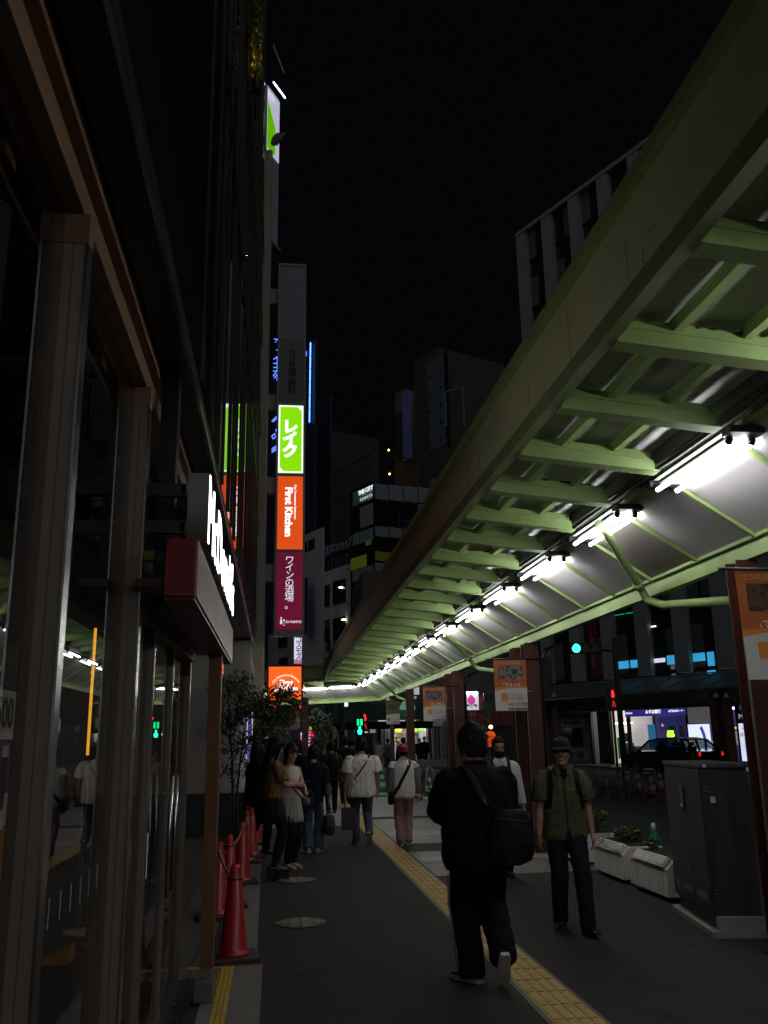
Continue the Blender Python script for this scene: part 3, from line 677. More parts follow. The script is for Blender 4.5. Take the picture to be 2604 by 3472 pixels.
# small pink/white snack bar sign further on
YC = 27.0
t = thing('vertical_sign', 'narrow glowing white and pink vertical sign reading in katakana below the wine sign', 'sign', (.6, YC, 4.6))
p0, p1 = atY(997, 2250, YC), atY(1023, 2152, YC)
b = MB(); b.box(p0.x-.02, YC+.005, p0.z-.02, p1.x+.02, YC+.3, p1.z+.42); b.build('case', FRM, t)
b = MB(); b.box(p0.x, YC-.006, p0.z+.12, p1.x, YC+.004, p1.z); b.build('panel', emit('pale_panel', (.82, .80, .98), .85, .12, 2), t)
b = MB(); b.box(p0.x, YC-.006, p0.z, p1.x, YC+.004, p0.z+.118); b.box(p0.x, YC-.006, p1.z+.05, p1.x, YC+.004, p1.z+.38); b.build('pink_band', emit('pink_panel', (.75, .26, .45), .6), t)
vtext('コスモス', .21, ((p0.x+p1.x)/2+.02, YC-.008, (p0.z+p1.z)/2+.02), mat('navy_ink', (.01, .015, .05), .5, var=0), t, ls=.83, off=.004)
# brown round sign
YR = 21.5
t = thing('round_sign', 'round dark brown shop sign on a spotted beige board behind the branches', 'sign', (.2, YR, 1.9))
c = atY(969, 2428, YR); r = .24
b = MB(); b.box(c.x-.30, YR+.002, c.z-.31, c.x+.28, YR+.05, c.z+.10); b.build('board', mat('beige_board', (.36, .26, .16), .6, var=.12), t)
b = MB(); b.rings([[V(c.x+r*1.0*math.cos(a*math.pi/18), y, c.z+r*1.12*math.sin(a*math.pi/18)) for a in range(36)] for y in (YR-.03, YR+.001)], 0, True, False); b.build('disc', mat('brown_disc', (.035, .022, .025), .5, var=.1), t)
b = MB()
for (dx, dz) in ((-.26, -.2), (-.19, -.27), (.2, -.27), (.25, -.17), (.27, 0), (-.27, 0)): b.cbox((c.x+dx, YR, c.z+dz), (.028, .006, .022))
b.build('spot', INKB, t)
b = MB()
for i in range(5): b.cbox((c.x-.085+i*.045, YR-.032, c.z+.03+.006*(i % 2)), (.028, .004, .026))
for i in range(5): b.cbox((c.x-.085+i*.045, YR-.032, c.z-.03-.004*(i % 2)), (.026, .004, .024))
b.cbox((c.x, YR-.032, c.z+.12), (.03, .004, .05)); b.build('print_mark', mat('cream_print', (.42, .32, .22), .5, var=0), t)
b = MB(); b.box(-.5, YR+.06, c.z-.05, c.x+.1, YR+.10, c.z+.02); b.build('arm', DARKMETAL, t)
t = thing('awning', 'pale flat shop awning board beneath the round brown sign', 'awning', (-.1, 22.2, 1.9))
b = MB(); b.box(-.7, 22.0, 1.95, .02, 23.2, 2.06); b.build('board', mat('tan_board', (.32, .20, .12), .6, var=.15), t)
b = MB(); b.box(-.7, 22.05, 1.86, .0, 23.2, 1.949); b.build('valance', mat('brown_valance', (.06, .025, .018), .6, var=.2), t)
# ================================================================== KERBSIDE OBJECTS
# utility cabinet, slightly turned
CAB = mat('cabinet_brown', (.044, .037, .039), .42, .1, var=.35, scale=2.5, bump=.04, stretch=(9, 9, .5))
cz = 9.4
t = thing('utility_cabinet', 'tall dark brown utility cabinet with double doors on a concrete plinth by the kerb', 'cabinet', (3.66, 7.62, 0), R(-cz))
IDX = dict(local=True)
b = MB(); b.box(.012, .01, .16, .41, 1.16, 1.36); b.build('body', CAB, t, local=True, bevel=.006)
b = MB(); b.box(-.012, -.012, 1.36, .43, 1.185, 1.395); b.build('roof', mat('cabinet_roof', (.085, .075, .078), .35, .2, var=.15), t, local=True, bevel=.005)
for y0, y1 in ((.012, .50), (.506, 1.155)):
    b = MB(); b.box(-.004, y0, .18, .0115, y1, 1.35); d = b.build('door', CAB, t, local=True, bevel=.003)
b = MB(); b.box(-.022, .53, .98, -.0045, .60, 1.18); b.ell((-.026, .565, .99), (.012, .026, .035)); b.build('handle', STEEL, t, local=True)
b = MB(); b.box(-.008, .56, .42, -.0045, .62, .50); b.build('lock_plate', mat('lock_plate', (.16, .15, .14), .4, .5, var=.1), t, local=True)
b = MB()
for z in (1.20, 1.17, .86, .83, .37, .34): b.cbox((.05, .007, z), (.03, .006, .012))
b.build('hinge', STEEL, t, local=True)
b = MB(); b.box(.075, .004, 1.07, .115, .0095, 1.12); b.build('data_plate', INKW, t, local=True)
b = MB(); b.box(.03, -.0135, 1.365, .06, -.0125, 1.39); b.build('roof_tag', INKW, t, local=True)
b = MB(); b.box(.035, .035, .06, .40, 1.13, .16); b.build('base_frame', BLACKP, t, local=True)
b = MB(); b.box(-.03, -.03, 0, .47, 1.24, .055); b.box(.02, -.02, .056, .45, .03, .165); b.build('plinth', CONCRETE, t, local=True, bevel=.006)
GI = mat('stencil_grey', (.42, .40, .40), .6, var=.1)
def tl(s, size, y, z, **k): return text(s, size, frame((-.006, y, z), (0, -1, 0), UP), GI, t, ext=.0006, local=True, **k)
tl('15M5028', .062, .70, .29, cs=1.25); tl('HS(600)', .085, .245, .30, off=.002, cs=1.02)
b = MB()
for q in ((0, .03), (0, -.03), (.028, 0), (-.028, 0)): b.slab([(-.0062, 1.0+q[0]-.022, .29+q[1]), (-.0062, 1.0+q[0], .29+q[1]+.022), (-.0062, 1.0+q[0]+.022, .29+q[1]), (-.0062, 1.0+q[0], .29+q[1]-.022)], (.0012, 0, 0))
b.build('emblem', GI, t, local=True)

# concrete planters with slanted plates
PLC = mat('planter_concrete', (.76, .73, .69), .85, var=.3, scale=3, bump=.2, stretch=(6, 6, .6))
SOL = mat('dark_plate', (.055, .055, .075), .25, var=.4, scale=6)
LEAF = mat('planter_leaf', (.055, .10, .025), .55, var=.45, scale=15)
def planter(y0, lab, plate):
    t = thing('concrete_planter', lab, 'planter', (3.96, y0, 0), 0, 'concrete planters along the kerb')
    L = .98; W = .52; b = MB(); H = .40
    prof = [(0, .05), (.015, .31), (.10, H), (W-.03, H), (W-.06, .05)]
    rs = [[V(3.96+x, y, z) for x, z in prof] for y in (y0, y0+L)]
    b.add(rs[0]+rs[1], [(0, 1, 2, 3, 4)[::-1], (5, 6, 7, 8, 9)]+[(i, (i+1) % 5, 5+(i+1) % 5, 5+i) for i in range(5)])
    for k in range(12):   # vertical flutes on the short faces and street faces
        b.cbox((3.96+.06+k*.032, y0-.004, .18), (.012, .008, .24))
    b.build('body', PLC, t, bevel=.006)
    b = MB(); dx, dz = .085, .09
    b.slab([(3.967, y0+.07, .325), (4.05, y0+.07, .413), (4.05, y0+L-.07, .413), (3.967, y0+L-.07, .325)], (-.008, 0, .008)); b.build('plate_rim', mat('plate_rim', (.75, .72, .68), .6, var=.1), t)
    b = MB(); b.slab([(3.968, y0+.10, .348), (4.032, y0+.10, .416), (4.032, y0+L-.10, .416), (3.968, y0+L-.10, .348)], (-.004, 0, .004)); b.build('plate', plate, t)
    b = MB(); b.box(4.075, y0+.05, .401, 4.44, y0+L-.05, .412); b.build('soil', mat('soil', (.03, .022, .015), .95, var=.4, scale=20), t)
    for yy in (y0+.1, y0+L-.2): b = MB(); b.box(4.02, yy, 0, 4.36, yy+.1, .049); b.build('foot', BLACKP, t)
planter(9.20, 'pale concrete planter nearest the brown cabinet', mat('shiny_plate', (.34, .32, .29), .3, .4, var=.35, scale=9))
planter(10.38, 'pale concrete planter in the middle of the kerbside row', SOL)
planter(11.9, 'pale concrete planter farthest along the kerb, behind the walking man', SOL)
def leafy(c, rad, n, m, name, lab, cat, seed, s0=.03, par=None, group=None, flat=.7):
    r = random.Random(seed); t = thing(name, lab, cat, c, 0, group)
    b = MB()
    for i in range(n):
        d = V(r.gauss(0, 1), r.gauss(0, 1), r.gauss(0, 1)*flat).normalized()*(r.random()**.4)
        p = V(c[0]+d.x*rad[0], c[1]+d.y*rad[1], c[2]+rad[2]+d.z*rad[2]); s = s0*r.uniform(.6, 1.4)
        a = V(r.gauss(0, 1), r.gauss(0, 1), r.gauss(0, .6)).normalized()*s; q = a.cross(V(r.gauss(0, 1), r.gauss(0, 1), r.gauss(0, 1))).normalized()*s*.55
        b.add([p-a, p+q, p+a, p-q], [(0, 1, 2, 3)])
    b.build('leaves', m, t, recalc=False)
    b = MB()
    for i in range(6): a = i*1.05; b.tube(c, (c[0]+math.cos(a)*rad[0]*.5, c[1]+math.sin(a)*rad[1]*.5, c[2]+rad[2]*1.2), .004, 5)
    b.build('stem', mat('green_stem', (.05, .07, .02), .7, var=.2), t)
leafy((4.25, 10.9, .41), (.16, .26, .10), 260, LEAF, 'planter_plant', 'low leafy plant in the middle concrete planter', 'plant', 5)
leafy((4.25, 11.95, .41), (.14, .16, .16), 220, LEAF, 'planter_plant', 'taller leafy plant by the walking man\'s hand', 'plant', 6)
leafy((4.25, 12.5, .41), (.10, .12, .07), 90, LEAF, 'planter_plant', 'small sparse plant beside the green and white cone', 'plant', 8)
leafy((4.22, 10.1, .41), (.10, .10, .06), 80, LEAF, 'planter_plant', 'small plant in the planter nearest the cabinet', 'plant', 9)
# cones
def cone_parts(t, loc, h, r0, body, band=None, bands=(), base=None, sq=.19, basem=None):
    x, y, z = loc; rt = .022
    def rad(k): return r0+(rt-r0)*k
    cuts = sorted(set([0, 1]+[q for bnd in bands for q in bnd]))
    bb = MB()
    for a, c in zip(cuts[:-1], cuts[1:]):
        isb = any(abs(a-q[0]) < 1e-6 for q in bands)
        bb.rings([[V(x+rad(k)*math.cos(2*math.pi*i/20), y+rad(k)*math.sin(2*math.pi*i/20), z+.03+(h-.03)*k) for i in range(20)] for k in (a, c)], 1 if isb else 0, a == 0 or c == 1)
    bb.build('cone_body', [body, band or body], t, local=True)
    bb = MB(); bb.box(x-sq, y-sq, z, x+sq, y+sq, z+.028); bb.build('base', base or body, t, local=True, bevel=.006)
GC = mat('cone_green', (.015, .26, .06), .4, var=.1); WB = mat('cone_white', (.62, .62, .60), .35, var=.08)
RC = mat('cone_red', (.40, .022, .016), .4, var=.12); WBD = mat('cone_white_dull', (.22, .21, .20), .5, var=.15); RCD = mat('cone_red_dull', (.13, .02, .015), .5, var=.2)
def small_cone(loc, lab, body, rz=0, group=None):
    t = thing('traffic_cone', lab, 'traffic cone', loc, rz, group); cone_parts(t, (0, 0, 0), .70, .135, body, WB, ((.30, .55), (.88, 1.0)))
    return t
small_cone((4.60, 10.95, -.10), 'green and white traffic cone behind the middle planter', GC)
small_cone((4.72, 9.66, -.10), 'green and white traffic cone half hidden behind the cabinet', GC)

# hanging banners on the pillars
ORB = mat('banner_orange', (.40, .10, .018), .6, var=.1, scale=3); WHB = mat('banner_white', (.60, .59, .57), .6, var=.04)
ORL = mat('banner_orange_light', (.62, .22, .04), .6, var=.05)
def photo_mat(name, cols, sc_=5):
    if name in _M: return _M[name]
    m = bpy.data.materials.new(name); m.use_nodes = True; nt = m.node_tree; b = nt.nodes['Principled BSDF']; b.inputs['Roughness'].default_value = .55
    tc = nt.nodes.new('ShaderNodeTexCoord'); v = nt.nodes.new('ShaderNodeTexVoronoi'); v.inputs['Scale'].default_value = sc_; v.feature = 'SMOOTH_F1'
    n = nt.nodes.new('ShaderNodeTexNoise'); n.inputs['Scale'].default_value = sc_*.8; n.inputs['Detail'].default_value = 5
    nt.links.new(tc.outputs['Object'], n.inputs['Vector']); nt.links.new(n.outputs['Color'], v.inputs['Vector'])
    r = nt.nodes.new('ShaderNodeValToRGB'); els = r.color_ramp.elements
    els[0].color = (*cols[0], 1); els[0].position = .38; els[1].color = (*cols[-1], 1); els[1].position = .66
    for i, c in enumerate(cols[1:-1]): e = els.new(.38+.28*(i+1)/(len(cols)-1)); e.color = (*c, 1)
    nt.links.new(n.outputs['Fac'], r.inputs[0]); nt.links.new(r.outputs[0], b.inputs['Base Color']); _M[name] = m; return m
PH1 = photo_mat('banner_photo_dark', [(.01, .008, .006), (.10, .05, .02), (.02, .012, .01), (.20, .11, .05)], 7)
PH2 = photo_mat('banner_photo_grey', [(.015, .016, .018), (.18, .19, .18), (.05, .012, .012), (.26, .25, .22)], 7)
PH3 = photo_mat('banner_photo_blue', [(.01, .012, .02), (.12, .12, .14), (.03, .03, .04), (.2, .2, .22)], 9)
def banner(x0, y, z0, z1, w, lab, photo, line, green=False, detail=True):
    t = thing('hanging_banner', lab, 'banner', (x0, y, z0), 0, 'promotional banners hung on the arcade pillars')
    H = z1-z0; zs_ = z0+H*.40
    def wav(x, z): return y+.022*math.sin((x-x0)*9+z*2.2)*(.35+(z1-z)/H*.8)
    def cloth(xa, xb, za, zb, d, m, name, nx=10, nz=10, topf=None, botf=None):
        bb = MB(); g = []
        for j in range(nz+1):
            for i in range(nx+1):
                x = xa+(xb-xa)*i/nx; f = (x-xa)/(xb-xa)
                lo = za if botf is None else za+botf(f); hi = zb if topf is None else zb+topf(f)
                z = lo+(hi-lo)*j/nz; g.append(V(x, wav(x, z)-d, z))
        fs = [(j*(nx+1)+i, j*(nx+1)+i+1, (j+1)*(nx+1)+i+1, (j+1)*(nx+1)+i) for j in range(nz) for i in range(nx)]
        bb.add(g, fs, 0, True); bb.add([p+V(0, .0015, 0) for p in g], [f[::-1] for f in fs], 0, True)
        return bb.build(name, m, t, recalc=False)
    arcf = lambda f: .035*math.sin(f*2.6-.3)
    cloth(x0, x0+w, zs_, z1, 0, mat('banner_green', (.10, .13, .03), .6, var=.3) if green else ORB, 'upper_cloth', botf=arcf)
    cloth(x0, x0+w, z0, zs_-.0005, 0, WHB, 'lower_cloth', topf=arcf)
    if not green: cloth(x0+.002, x0+w-.002, zs_+.002, zs_+.03, .002, ORL, 'curve_stripe', botf=arcf, topf=lambda f: arcf(f)*.6+.01)
    cloth(x0+w*.14, x0+w*.90, z0+H*.62, z0+H*.88, .003, photo, 'photo_print')
    if not green: cloth(x0+w*.20, x0+w*.40, z0+H*.19, z0+H*.34, .003, ORL, 'logo_square')
    else: cloth(x0+w*.10, x0+w*.28, z0+H*.14, z0+H*.26, .003, mat('logo_green', (.12, .22, .03), .6, var=.1), 'logo_square')
    yt = y-.028
    def tx(s, size, fx, fz, m, **k): text(s, size, facing_cam((x0+w*fx, wav(x0+w*fx, z0+H*fz)-.010, z0+H*fz)), m, t, ext=.001, **k)
    if not green:
        tx('2つの蒲田駅前店', .058*w/.54, .52, .935, mat('pale_orange_ink', (.48, .26, .13), .6, var=0), off=.0005)
        tx(line, .068*w/.54, .52, .50, INKW, off=.001)
        tx('スポーツクラブ', .033, .68, .30, INKB); tx('ティップネス', .052, .68, .235, INKB, off=.0005)
        tx('入会キャンペーン実施中', .0475, .50, .125, INKR, off=.002)
        tx('蒲田東口商店街商業協同組合加盟店', .0315, .5, .035, mat('navy_print', (.03, .03, .06), .6, var=0), off=.0005)
    else:
        tx('スポーツクラブ', .04, .62, .22, INKB); tx('入会・体験受付中', .05, .5, .09, INKR, off=.001)
    b = MB(); b.tube((x0-.12, y, z1+.012), (x0+w+.32, y, z1+.012), .011, 8); b.build('rod', DARKMETAL, t)
    b = MB(); b.bar((x0+w-.01, y, z0+H*.38), (x0+w+.25, y+.1, z0+H*.385), .004, .004); b.build('tie_cord', INKW, t)
banner(3.29, 5.97, 2.01, 2.79, .54, 'orange and white banner cut by the frame edge, on the pillar behind the cabinet', PH1, 'ジムでスッキリ!')
banner(3.29, 13.34, 2.03, 2.79, .505, 'orange and white banner above the masked man, on the pillar by the walking man', PH2, 'ヨガでスッキリ!')
banner(3.12, 19.0, 2.0, 2.71, .48, 'orange and white banner above the head of the man in black', PH3, '本格ジムで遊ぶ!')
banner(3.18, 26.0, 2.06, 2.71, .40, 'green and white banner on the pillar above the pink capped man', photo_mat('banner_photo_green', [(.02, .02, .015), (.09, .07, .05), (.03, .03, .02), (.12, .10, .08)], 6), '', True)
banner(.38, 31.0, 2.05, 2.75, .45, 'small far orange and white banner beside the round brown sign', PH3, 'ヨガでスッキリ!')
# blue notice board on near pillar
t = thing('notice_board', 'narrow blue notice board with white lettering against bicycle parking, at the frame edge', 'sign', (3.5, 6.0, .9))
b = MB(); b.box(3.40, 5.93, .96, 3.90, 5.945, 1.34); b.build('board', mat('notice_blue', (.03, .12, .25), .5, var=.1), t)
b = MB(); b.box(3.42, 5.93, .60, 3.86, 5.945, .958); b.build('lower_board', mat('notice_dark', (.05, .05, .07), .5, var=.1), t)
b = MB(); b.box(3.40, 5.946, .0, 3.44, 5.97, 1.33); b.box(3.86, 5.946, .0, 3.90, 5.97, 1.33); b.build('leg', mat('cone_orange', (.5, .12, .03), .5, var=.1), t)
for i, s in enumerate(('やめましょう', '迷惑な駐輪は')):
    text('\n'.join(s), .062, frame((3.45+i*.085, 5.928, 1.145), (1, 0, 0), UP), INKW, t, ext=.0006, ls=.80, off=.001)

# barricades on the road: A frames with cones and striped bars
STRIPE = None
def stripe_mat(name, c1, c2, scale):
    m = bpy.data.materials.new(name); m.use_nodes = True; nt = m.node_tree; b = nt.nodes['Principled BSDF']; b.inputs['Roughness'].default_value = .5
    tc = nt.nodes.new('ShaderNodeTexCoord'); w_ = nt.nodes.new('ShaderNodeTexWave'); w_.inputs['Scale'].default_value = scale; w_.bands_direction = 'DIAGONAL'
    nt.links.new(tc.outputs['Object'], w_.inputs['Vector']); r = nt.nodes.new('ShaderNodeValToRGB'); r.color_ramp.interpolation = 'CONSTANT'
    r.color_ramp.elements[0].color = (*c1, 1); r.color_ramp.elements[1].color = (*c2, 1); r.color_ramp.elements[1].position = .5
    nt.links.new(w_.outputs['Fac'], r.inputs[0]); nt.links.new(r.outputs[0], b.inputs['Base Color']); return m
YB = stripe_mat('yellow_black_stripe', (.02, .02, .02), (.16, .10, .015), 5); OB = stripe_mat('orange_black_stripe', (.03, .02, .01), (.2, .09, .02), 5)
GALV = mat('galvanised', (.13, .13, .135), .45, .6, var=.2)
def make_barricade():
    t = thing('barricade', 'x', 'barricade', (0, 0, 0))
    for s in (-.03, 1.0):
        b = MB(); b.tube((s, -.26, 0), (s, 0, .86), .022, 8); b.tube((s, .26, 0), (s, 0, .86), .022, 8); b.tube((s, -.18, .25), (s, .18, .25), .015, 6); b.build('a_frame', GALV, t, local=True)
    b = MB(); b.tube((-.15, 0, .82), (1.12, 0, .80), .03, 10); b.build('top_bar', YB, t, local=True)
    return t
proto = make_barricade(); first = True
for i, (px, py, dd, lab) in enumerate(((2010, 2690, 0, 'galvanised a-frame barricade farthest left behind the olive shirt, with striped bar'), (2068, 2695, 0, 'a-frame barricade second in the row across the road'), (2118, 2703, 0, 'a-frame barricade below the pedestrian signal pole'),
        (2165, 2712, 0, 'a-frame barricade fourth in the row, before the dark taxi'), (2218, 2722, 0, 'a-frame barricade nearest the brown cabinet'))):
    p = G(px, py, -.12)
    o = proto if first else copy_tree(proto); first = False
    place(o, (p.x, p.y, -.12), R(100), lab, 'a-frame barricades on the road')
for i, (px, py, lab) in enumerate(((2030, 2678, 'red and white cone behind the leftmost barricade'), (2078, 2685, 'red and white cone second in the barricade row'), (2104, 2668, 'red and white cone standing a little behind the barricade row'), (2138, 2697, 'red and white cone below the pedestrian signal'), (2184, 2708, 'red and white cone beside the nearest barricade'), (2214, 2690, 'red and white cone touching the cabinet outline'), (2566, 2725, 'red and white cone right of the brown cabinet'), (2550, 2770, 'red cone low behind the right side of the cabinet'))):
    p = G(px, py, -.12); t = thing('traffic_cone', lab, 'traffic cone', (p.x+.25, p.y, -.12), 0, 'red and white cones on the road')
    cone_parts(t, (0, 0, 0), .72, .15, RCD, WBD, ((.30, .48), (.66, .84)))
first = True
for i, (px, py, lab) in enumerate(((1292, 2684, 'a-frame barricade with green cone beside the white shirted man'), (1437, 2706, 'a-frame barricade with green cones right of the pink capped man'), (1458, 2716, 'a-frame barricade close behind the brown pillar'))):
    p = G(px, py, 0); o = copy_tree(proto); place(o, (max(p.x, 3.3), p.y, 0.0), R(80), lab, 'a-frame barricades by the crossing')
    for ch in o.children:
        if ch.name.startswith('top_bar'): ch.data = ch.data.copy(); ch.data.materials[0] = OB
for (px, py, lab) in ((1296, 2686, 'green cone beside the white shirted man'), (1455, 2700, 'green and white cone right of the pink capped man'), (1475, 2704, 'green and white cone next to the brown pillar pair')):
    p = G(px, py, 0); t = thing('traffic_cone', lab, 'traffic cone', (p.x, p.y-.05, .004), 0, 'green cones by the crossing'); cone_parts(t, (0, 0, 0), .70, .15, GC, WB, ((.22, .42), (.58, .76)))

# ------------------------------------------------------------------ signals and poles
POLE = mat('dark_pole', (.022, .02, .02), .5, .2, var=.15)
YT = 36.0
base = atY(2118, 2600, YT); bx = base.x
t = thing('traffic_signal', 'tall dark pole with a sideways traffic light showing green', 'traffic light', (bx, YT, -.12))
b = MB(); b.path([(bx, YT, -.12), (bx-.02, YT, 3), (bx-.02, YT, 5.6)], [.13, .115, .09], 14); b.build('pole', POLE, t)
h = atY(1947, 2200, YT); e = atY(2108, 2210, YT)
b = MB(); b.path([(bx, YT, e.z), (h.x+.7, YT-.1, h.z)], .045, 8); b.path([(bx, YT, e.z+.35), (h.x+1.2, YT-.1, h.z+.05)], .02, 6); b.build('arm', POLE, t)
b = MB(); b.box(h.x-.30, YT-.25, h.z-.22, h.x+1.12, YT-.05, h.z+.24); b.build('housing', BLACKP, t, bevel=.05)
for i, m in enumerate((emit('green_lens', (.02, 1.0, .42), 7.), mat('dark_lens', (.02, .015, .012), .2, var=0), mat('dark_lens', (.02, .015, .012)))):
    c = V(h.x+i*.41, YT-.26, h.z); b = MB(); b.rings([[c+V(.175*math.cos(a*.2618), q, .175*math.sin(a*.2618)) for a in range(24)] for q in (-.0, .02)]); l = b.build('lens', m, t)
    b = MB(); b.path([c+V(.19*math.cos(a), -.09, .19*math.sin(a)) for a in [k*.26 for k in range(0, 13)]], .014, 5); b.build('visor', BLACKP, l)
def ped(px, py, Y, labl, red_on, green_on, w=.34, pole=True, px_pole=None):
    c = atY(px, py, Y); t = thing('pedestrian_signal', labl, 'pedestrian signal', (c.x, Y, c.z))
    hh = .36
    b = MB(); b.box(c.x-w/2-.04, Y-.12, c.z-hh*1.15-.02, c.x+w/2+.04, Y+.12, c.z+hh*1.15); b.build('housing', BLACKP, t, bevel=.03)
    RE = emit('ped_red', (1, .01, .02), 4.0); RO = emit('ped_red_dim', (.9, .02, .03), .8); GE = emit('ped_green', (.02, 1., .55), 3.5); GO = emit('ped_green_bar', (.0, .95, .25), 2.)
    if red_on:
        b = MB(); b.ell((c.x, Y-.125, c.z+.30), (.045, .01, .05)); b.box(c.x-.055, Y-.13, c.z+.06, c.x+.055, Y-.121, c.z+.25); b.build('standing_figure', RE, t)
        b = MB(); b.slab([(c.x-.06, Y-.13, c.z-.32), (c.x-.01, Y-.13, c.z-.06), (c.x+.02, Y-.13, c.z-.06), (c.x-.02, Y-.13, c.z-.32)], (0, .008, 0)); b.slab([(c.x+.05, Y-.131, c.z-.32), (c.x+.02, Y-.131, c.z-.12), (c.x+.045, Y-.131, c.z-.1), (c.x+.09, Y-.131, c.z-.32)], (0, .008, 0)); b.build('countdown_figure', RO, t)
    if green_on:
        b = MB()
        for s in (-1, 1): b.box(c.x+s*.075-.045, Y-.13, c.z+.03, c.x+s*.075+.045, Y-.121, c.z+.30)
        b.build('countdown_bar', GO, t)
        b = MB(); b.ell((c.x, Y-.125, c.z-.07), (.05, .01, .05)); b.slab([(c.x-.10, Y-.13, c.z-.2), (c.x, Y-.13, c.z-.1), (c.x+.10, Y-.13, c.z-.2), (c.x+.07, Y-.13, c.z-.35), (c.x-.07, Y-.13, c.z-.35)], (0, .008, 0)); b.build('walking_figure', GE, t)
    return c, t
c, t = ped(2075, 2370, 35.5, 'pedestrian signal showing red before the bank windows', True, False)
b = MB(); b.path([(c.x, 35.5, -.12), (c.x, 35.5, c.z-.42)], .055, 10); b.bar((c.x, 35.5, c.z+.1), (bx, YT, c.z+.1), .05, .05); b.build('pole', POLE, t)
c, t = ped(1219, 2462, 40.5, 'pedestrian signal showing green under the dark far arcade', False, True, .36)
b = MB(); b.bar((c.x, 40.6, c.z), (c.x-.55, 40.8, c.z), .05, .05); b.build('bracket', POLE, t)
c2, t = ped(1236, 2448, 42.5, 'pedestrian signal showing red just above the green one', True, False, .3)
b = MB(); b.bar((c2.x, 42.6, c2.z), (c2.x-.75, 42.7, c2.z+.1), .05, .05); b.build('bracket', POLE, t)
p = G(1182, 2640); b = MB(); b.path([(p.x-.2, 40.9, -.1), (p.x-.25, 40.9, 4.6)], .12, 12); b.path([(p.x-.25, 40.9, 1.9), (p.x-.25, 40.9, 2.1)], .14, 12); tag(b.build('signal_pole', POLE), 'thick black pole left of the green walking figure', 'pole')
for (px, Y, w, lab) in ((1117, 43, .20, 'dark street pole left of the thin red brown pole'), (1155, 44, .12, 'thin red brown pole among the far dark poles')):
    p = atY(px, 2500, Y); b = MB(); b.path([(p.x, Y, -.1), (p.x, Y, 4.4)], w/1.3, 10); tag(b.build('street_pole', REDBROWN if px == 1155 else POLE), lab, 'pole')
p = atY(1035, 2500, 34); b = MB(); b.box(p.x-.12, 34, 0, p.x+.12, 34.2, 3.2); tag(b.build('far_pillar', REDBROWN), 'red brown pillar left of the glowing red and violet sign', 'pillar')
# ================================================================== FAR SIDE OF THE ROAD
FD = V(ray(-640, 2535).x, ray(-640, 2535).y, 0).normalized()      # facades run away to the left
NN = V(FD.y, -FD.x, 0)
if NN.y < 0: NN = -NN
def plane_hit(px, py, o, nrm):
    d = ray(px, py); return CAMP + d*((Vector(o)-CAMP).dot(nrm)/d.dot(nrm))
BP0 = V(18.88, 52.42, 0); BRZ = math.atan2(-FD.y, -FD.x)
def loc(px, py, off=0.):      # pixel -> local (x, z) on the bank facade plane
    p = plane_hit(px, py, BP0-NN*off, NN); q = p-BP0; return (-FD).dot(q), p.z
PIER = mat('pale_pier', (.24, .25, .265), .6, var=.08, scale=.6); DKGL = mat('dark_glazing', (.020, .022, .024), .07, var=.2, scale=.4)
BLIND = mat('grey_blind', (.085, .09, .088), .7, var=.2, scale=1.5); FRAMED = mat('dark_frame', (.012, .012, .013), .4, var=.1)
bank = thing('office_building', 'tall office block with pale vertical piers and dark windows across the road', 'building', tuple(BP0), BRZ)
K = dict(local=True)
b = MB(); b.box(-4.05, .4, 3.62, 34, 18, 36.5); b.box(-4.05, 2.4, 0, 34, 18, 3.615); b.build('wall', mat('block_dark', (.03, .03, .032), .7, var=.1), bank, **K)
for k in range(14):
    x = -4.0+2.67*k; b = MB(); b.box(x, -.25, 4.85, x+.95, .45, 36.9); b.build('pier', PIER, bank, **K)
b = MB(); b.box(-4.0, -.3, 36.9, 34, .6, 37.2); b.build('roof_edge', PIER, bank, **K)
rnd = random.Random(12)
for k in range(13):
    x0 = -4.0+2.67*k+.95; x1 = x0+1.72; b = MB()
    b.box(x0, .12, 4.85, x1, .16, 36.8, 0); b.box((x0+x1)/2-.05, .04, 4.85, (x0+x1)/2+.05, .118, 36.8, 1)
    for f in range(9):
        z = 4.85+f*3.7; b.box(x0, .03, z, x1, .117, z+.22, 1)
        b.box(x0, .05, z+2.55, x1, .119, z+2.62, 1)
        for h in range(2):
            if rnd.random() < .62: b.box(x0+.06+h*.88, .085, z+.25, x0+.78+h*.88, .115, z+(2.5 if rnd.random() < .7 else 1.6), 2)
    b.build('window_bay', [DKGL, FRAMED, BLIND], bank, **K)
b = MB()
for k in range(1, 13): b.box(-4.0+2.67*k, -.262, 8.4, -4.0+2.67*k+.95, -.251, 8.42); b.box(-4.0+2.67*k, -.262, 12.2, -4.0+2.67*k+.95, -.251, 12.22)
b.build('pier_joint', FRAMED, bank, **K)
BLU = emit('blue_reflection_glow', (.05, .42, .80), .75, .2, 1.5)
def pxbox(par, name, m, x0, y0, x1, y1, off=.0, th=.03):
    a, c = loc(x0, (y0+y1)/2, off), loc(x1, (y0+y1)/2, off); zt = loc((x0+x1)/2, y0, off)[1]; zb = loc((x0+x1)/2, y1, off)[1]
    b = MB(); b.box(a[0], -off-th, zb, c[0], -off, zt); o = b.build(name, m, par, **K); return (a[0]+c[0])/2, (zb+zt)/2, c[0]-a[0], zt-zb
for r_ in ((2096, 2240, 2163, 2266), (2262, 2222, 2287, 2253), (2350, 2214, 2391, 2242), (2396, 2210, 2424, 2290)): pxbox(bank, 'blue_reflection', BLU, *r_, off=-.08)  # glowing patches painted in for blue signs mirrored in the panes
pxbox(bank, 'pale_reflection', emit('cool_lit', (.75, .8, 1.), .8, .5, 6), 2216, 2232, 2260, 2246, off=-.08)  # pale part of the same mirrored signs, also a painted glow
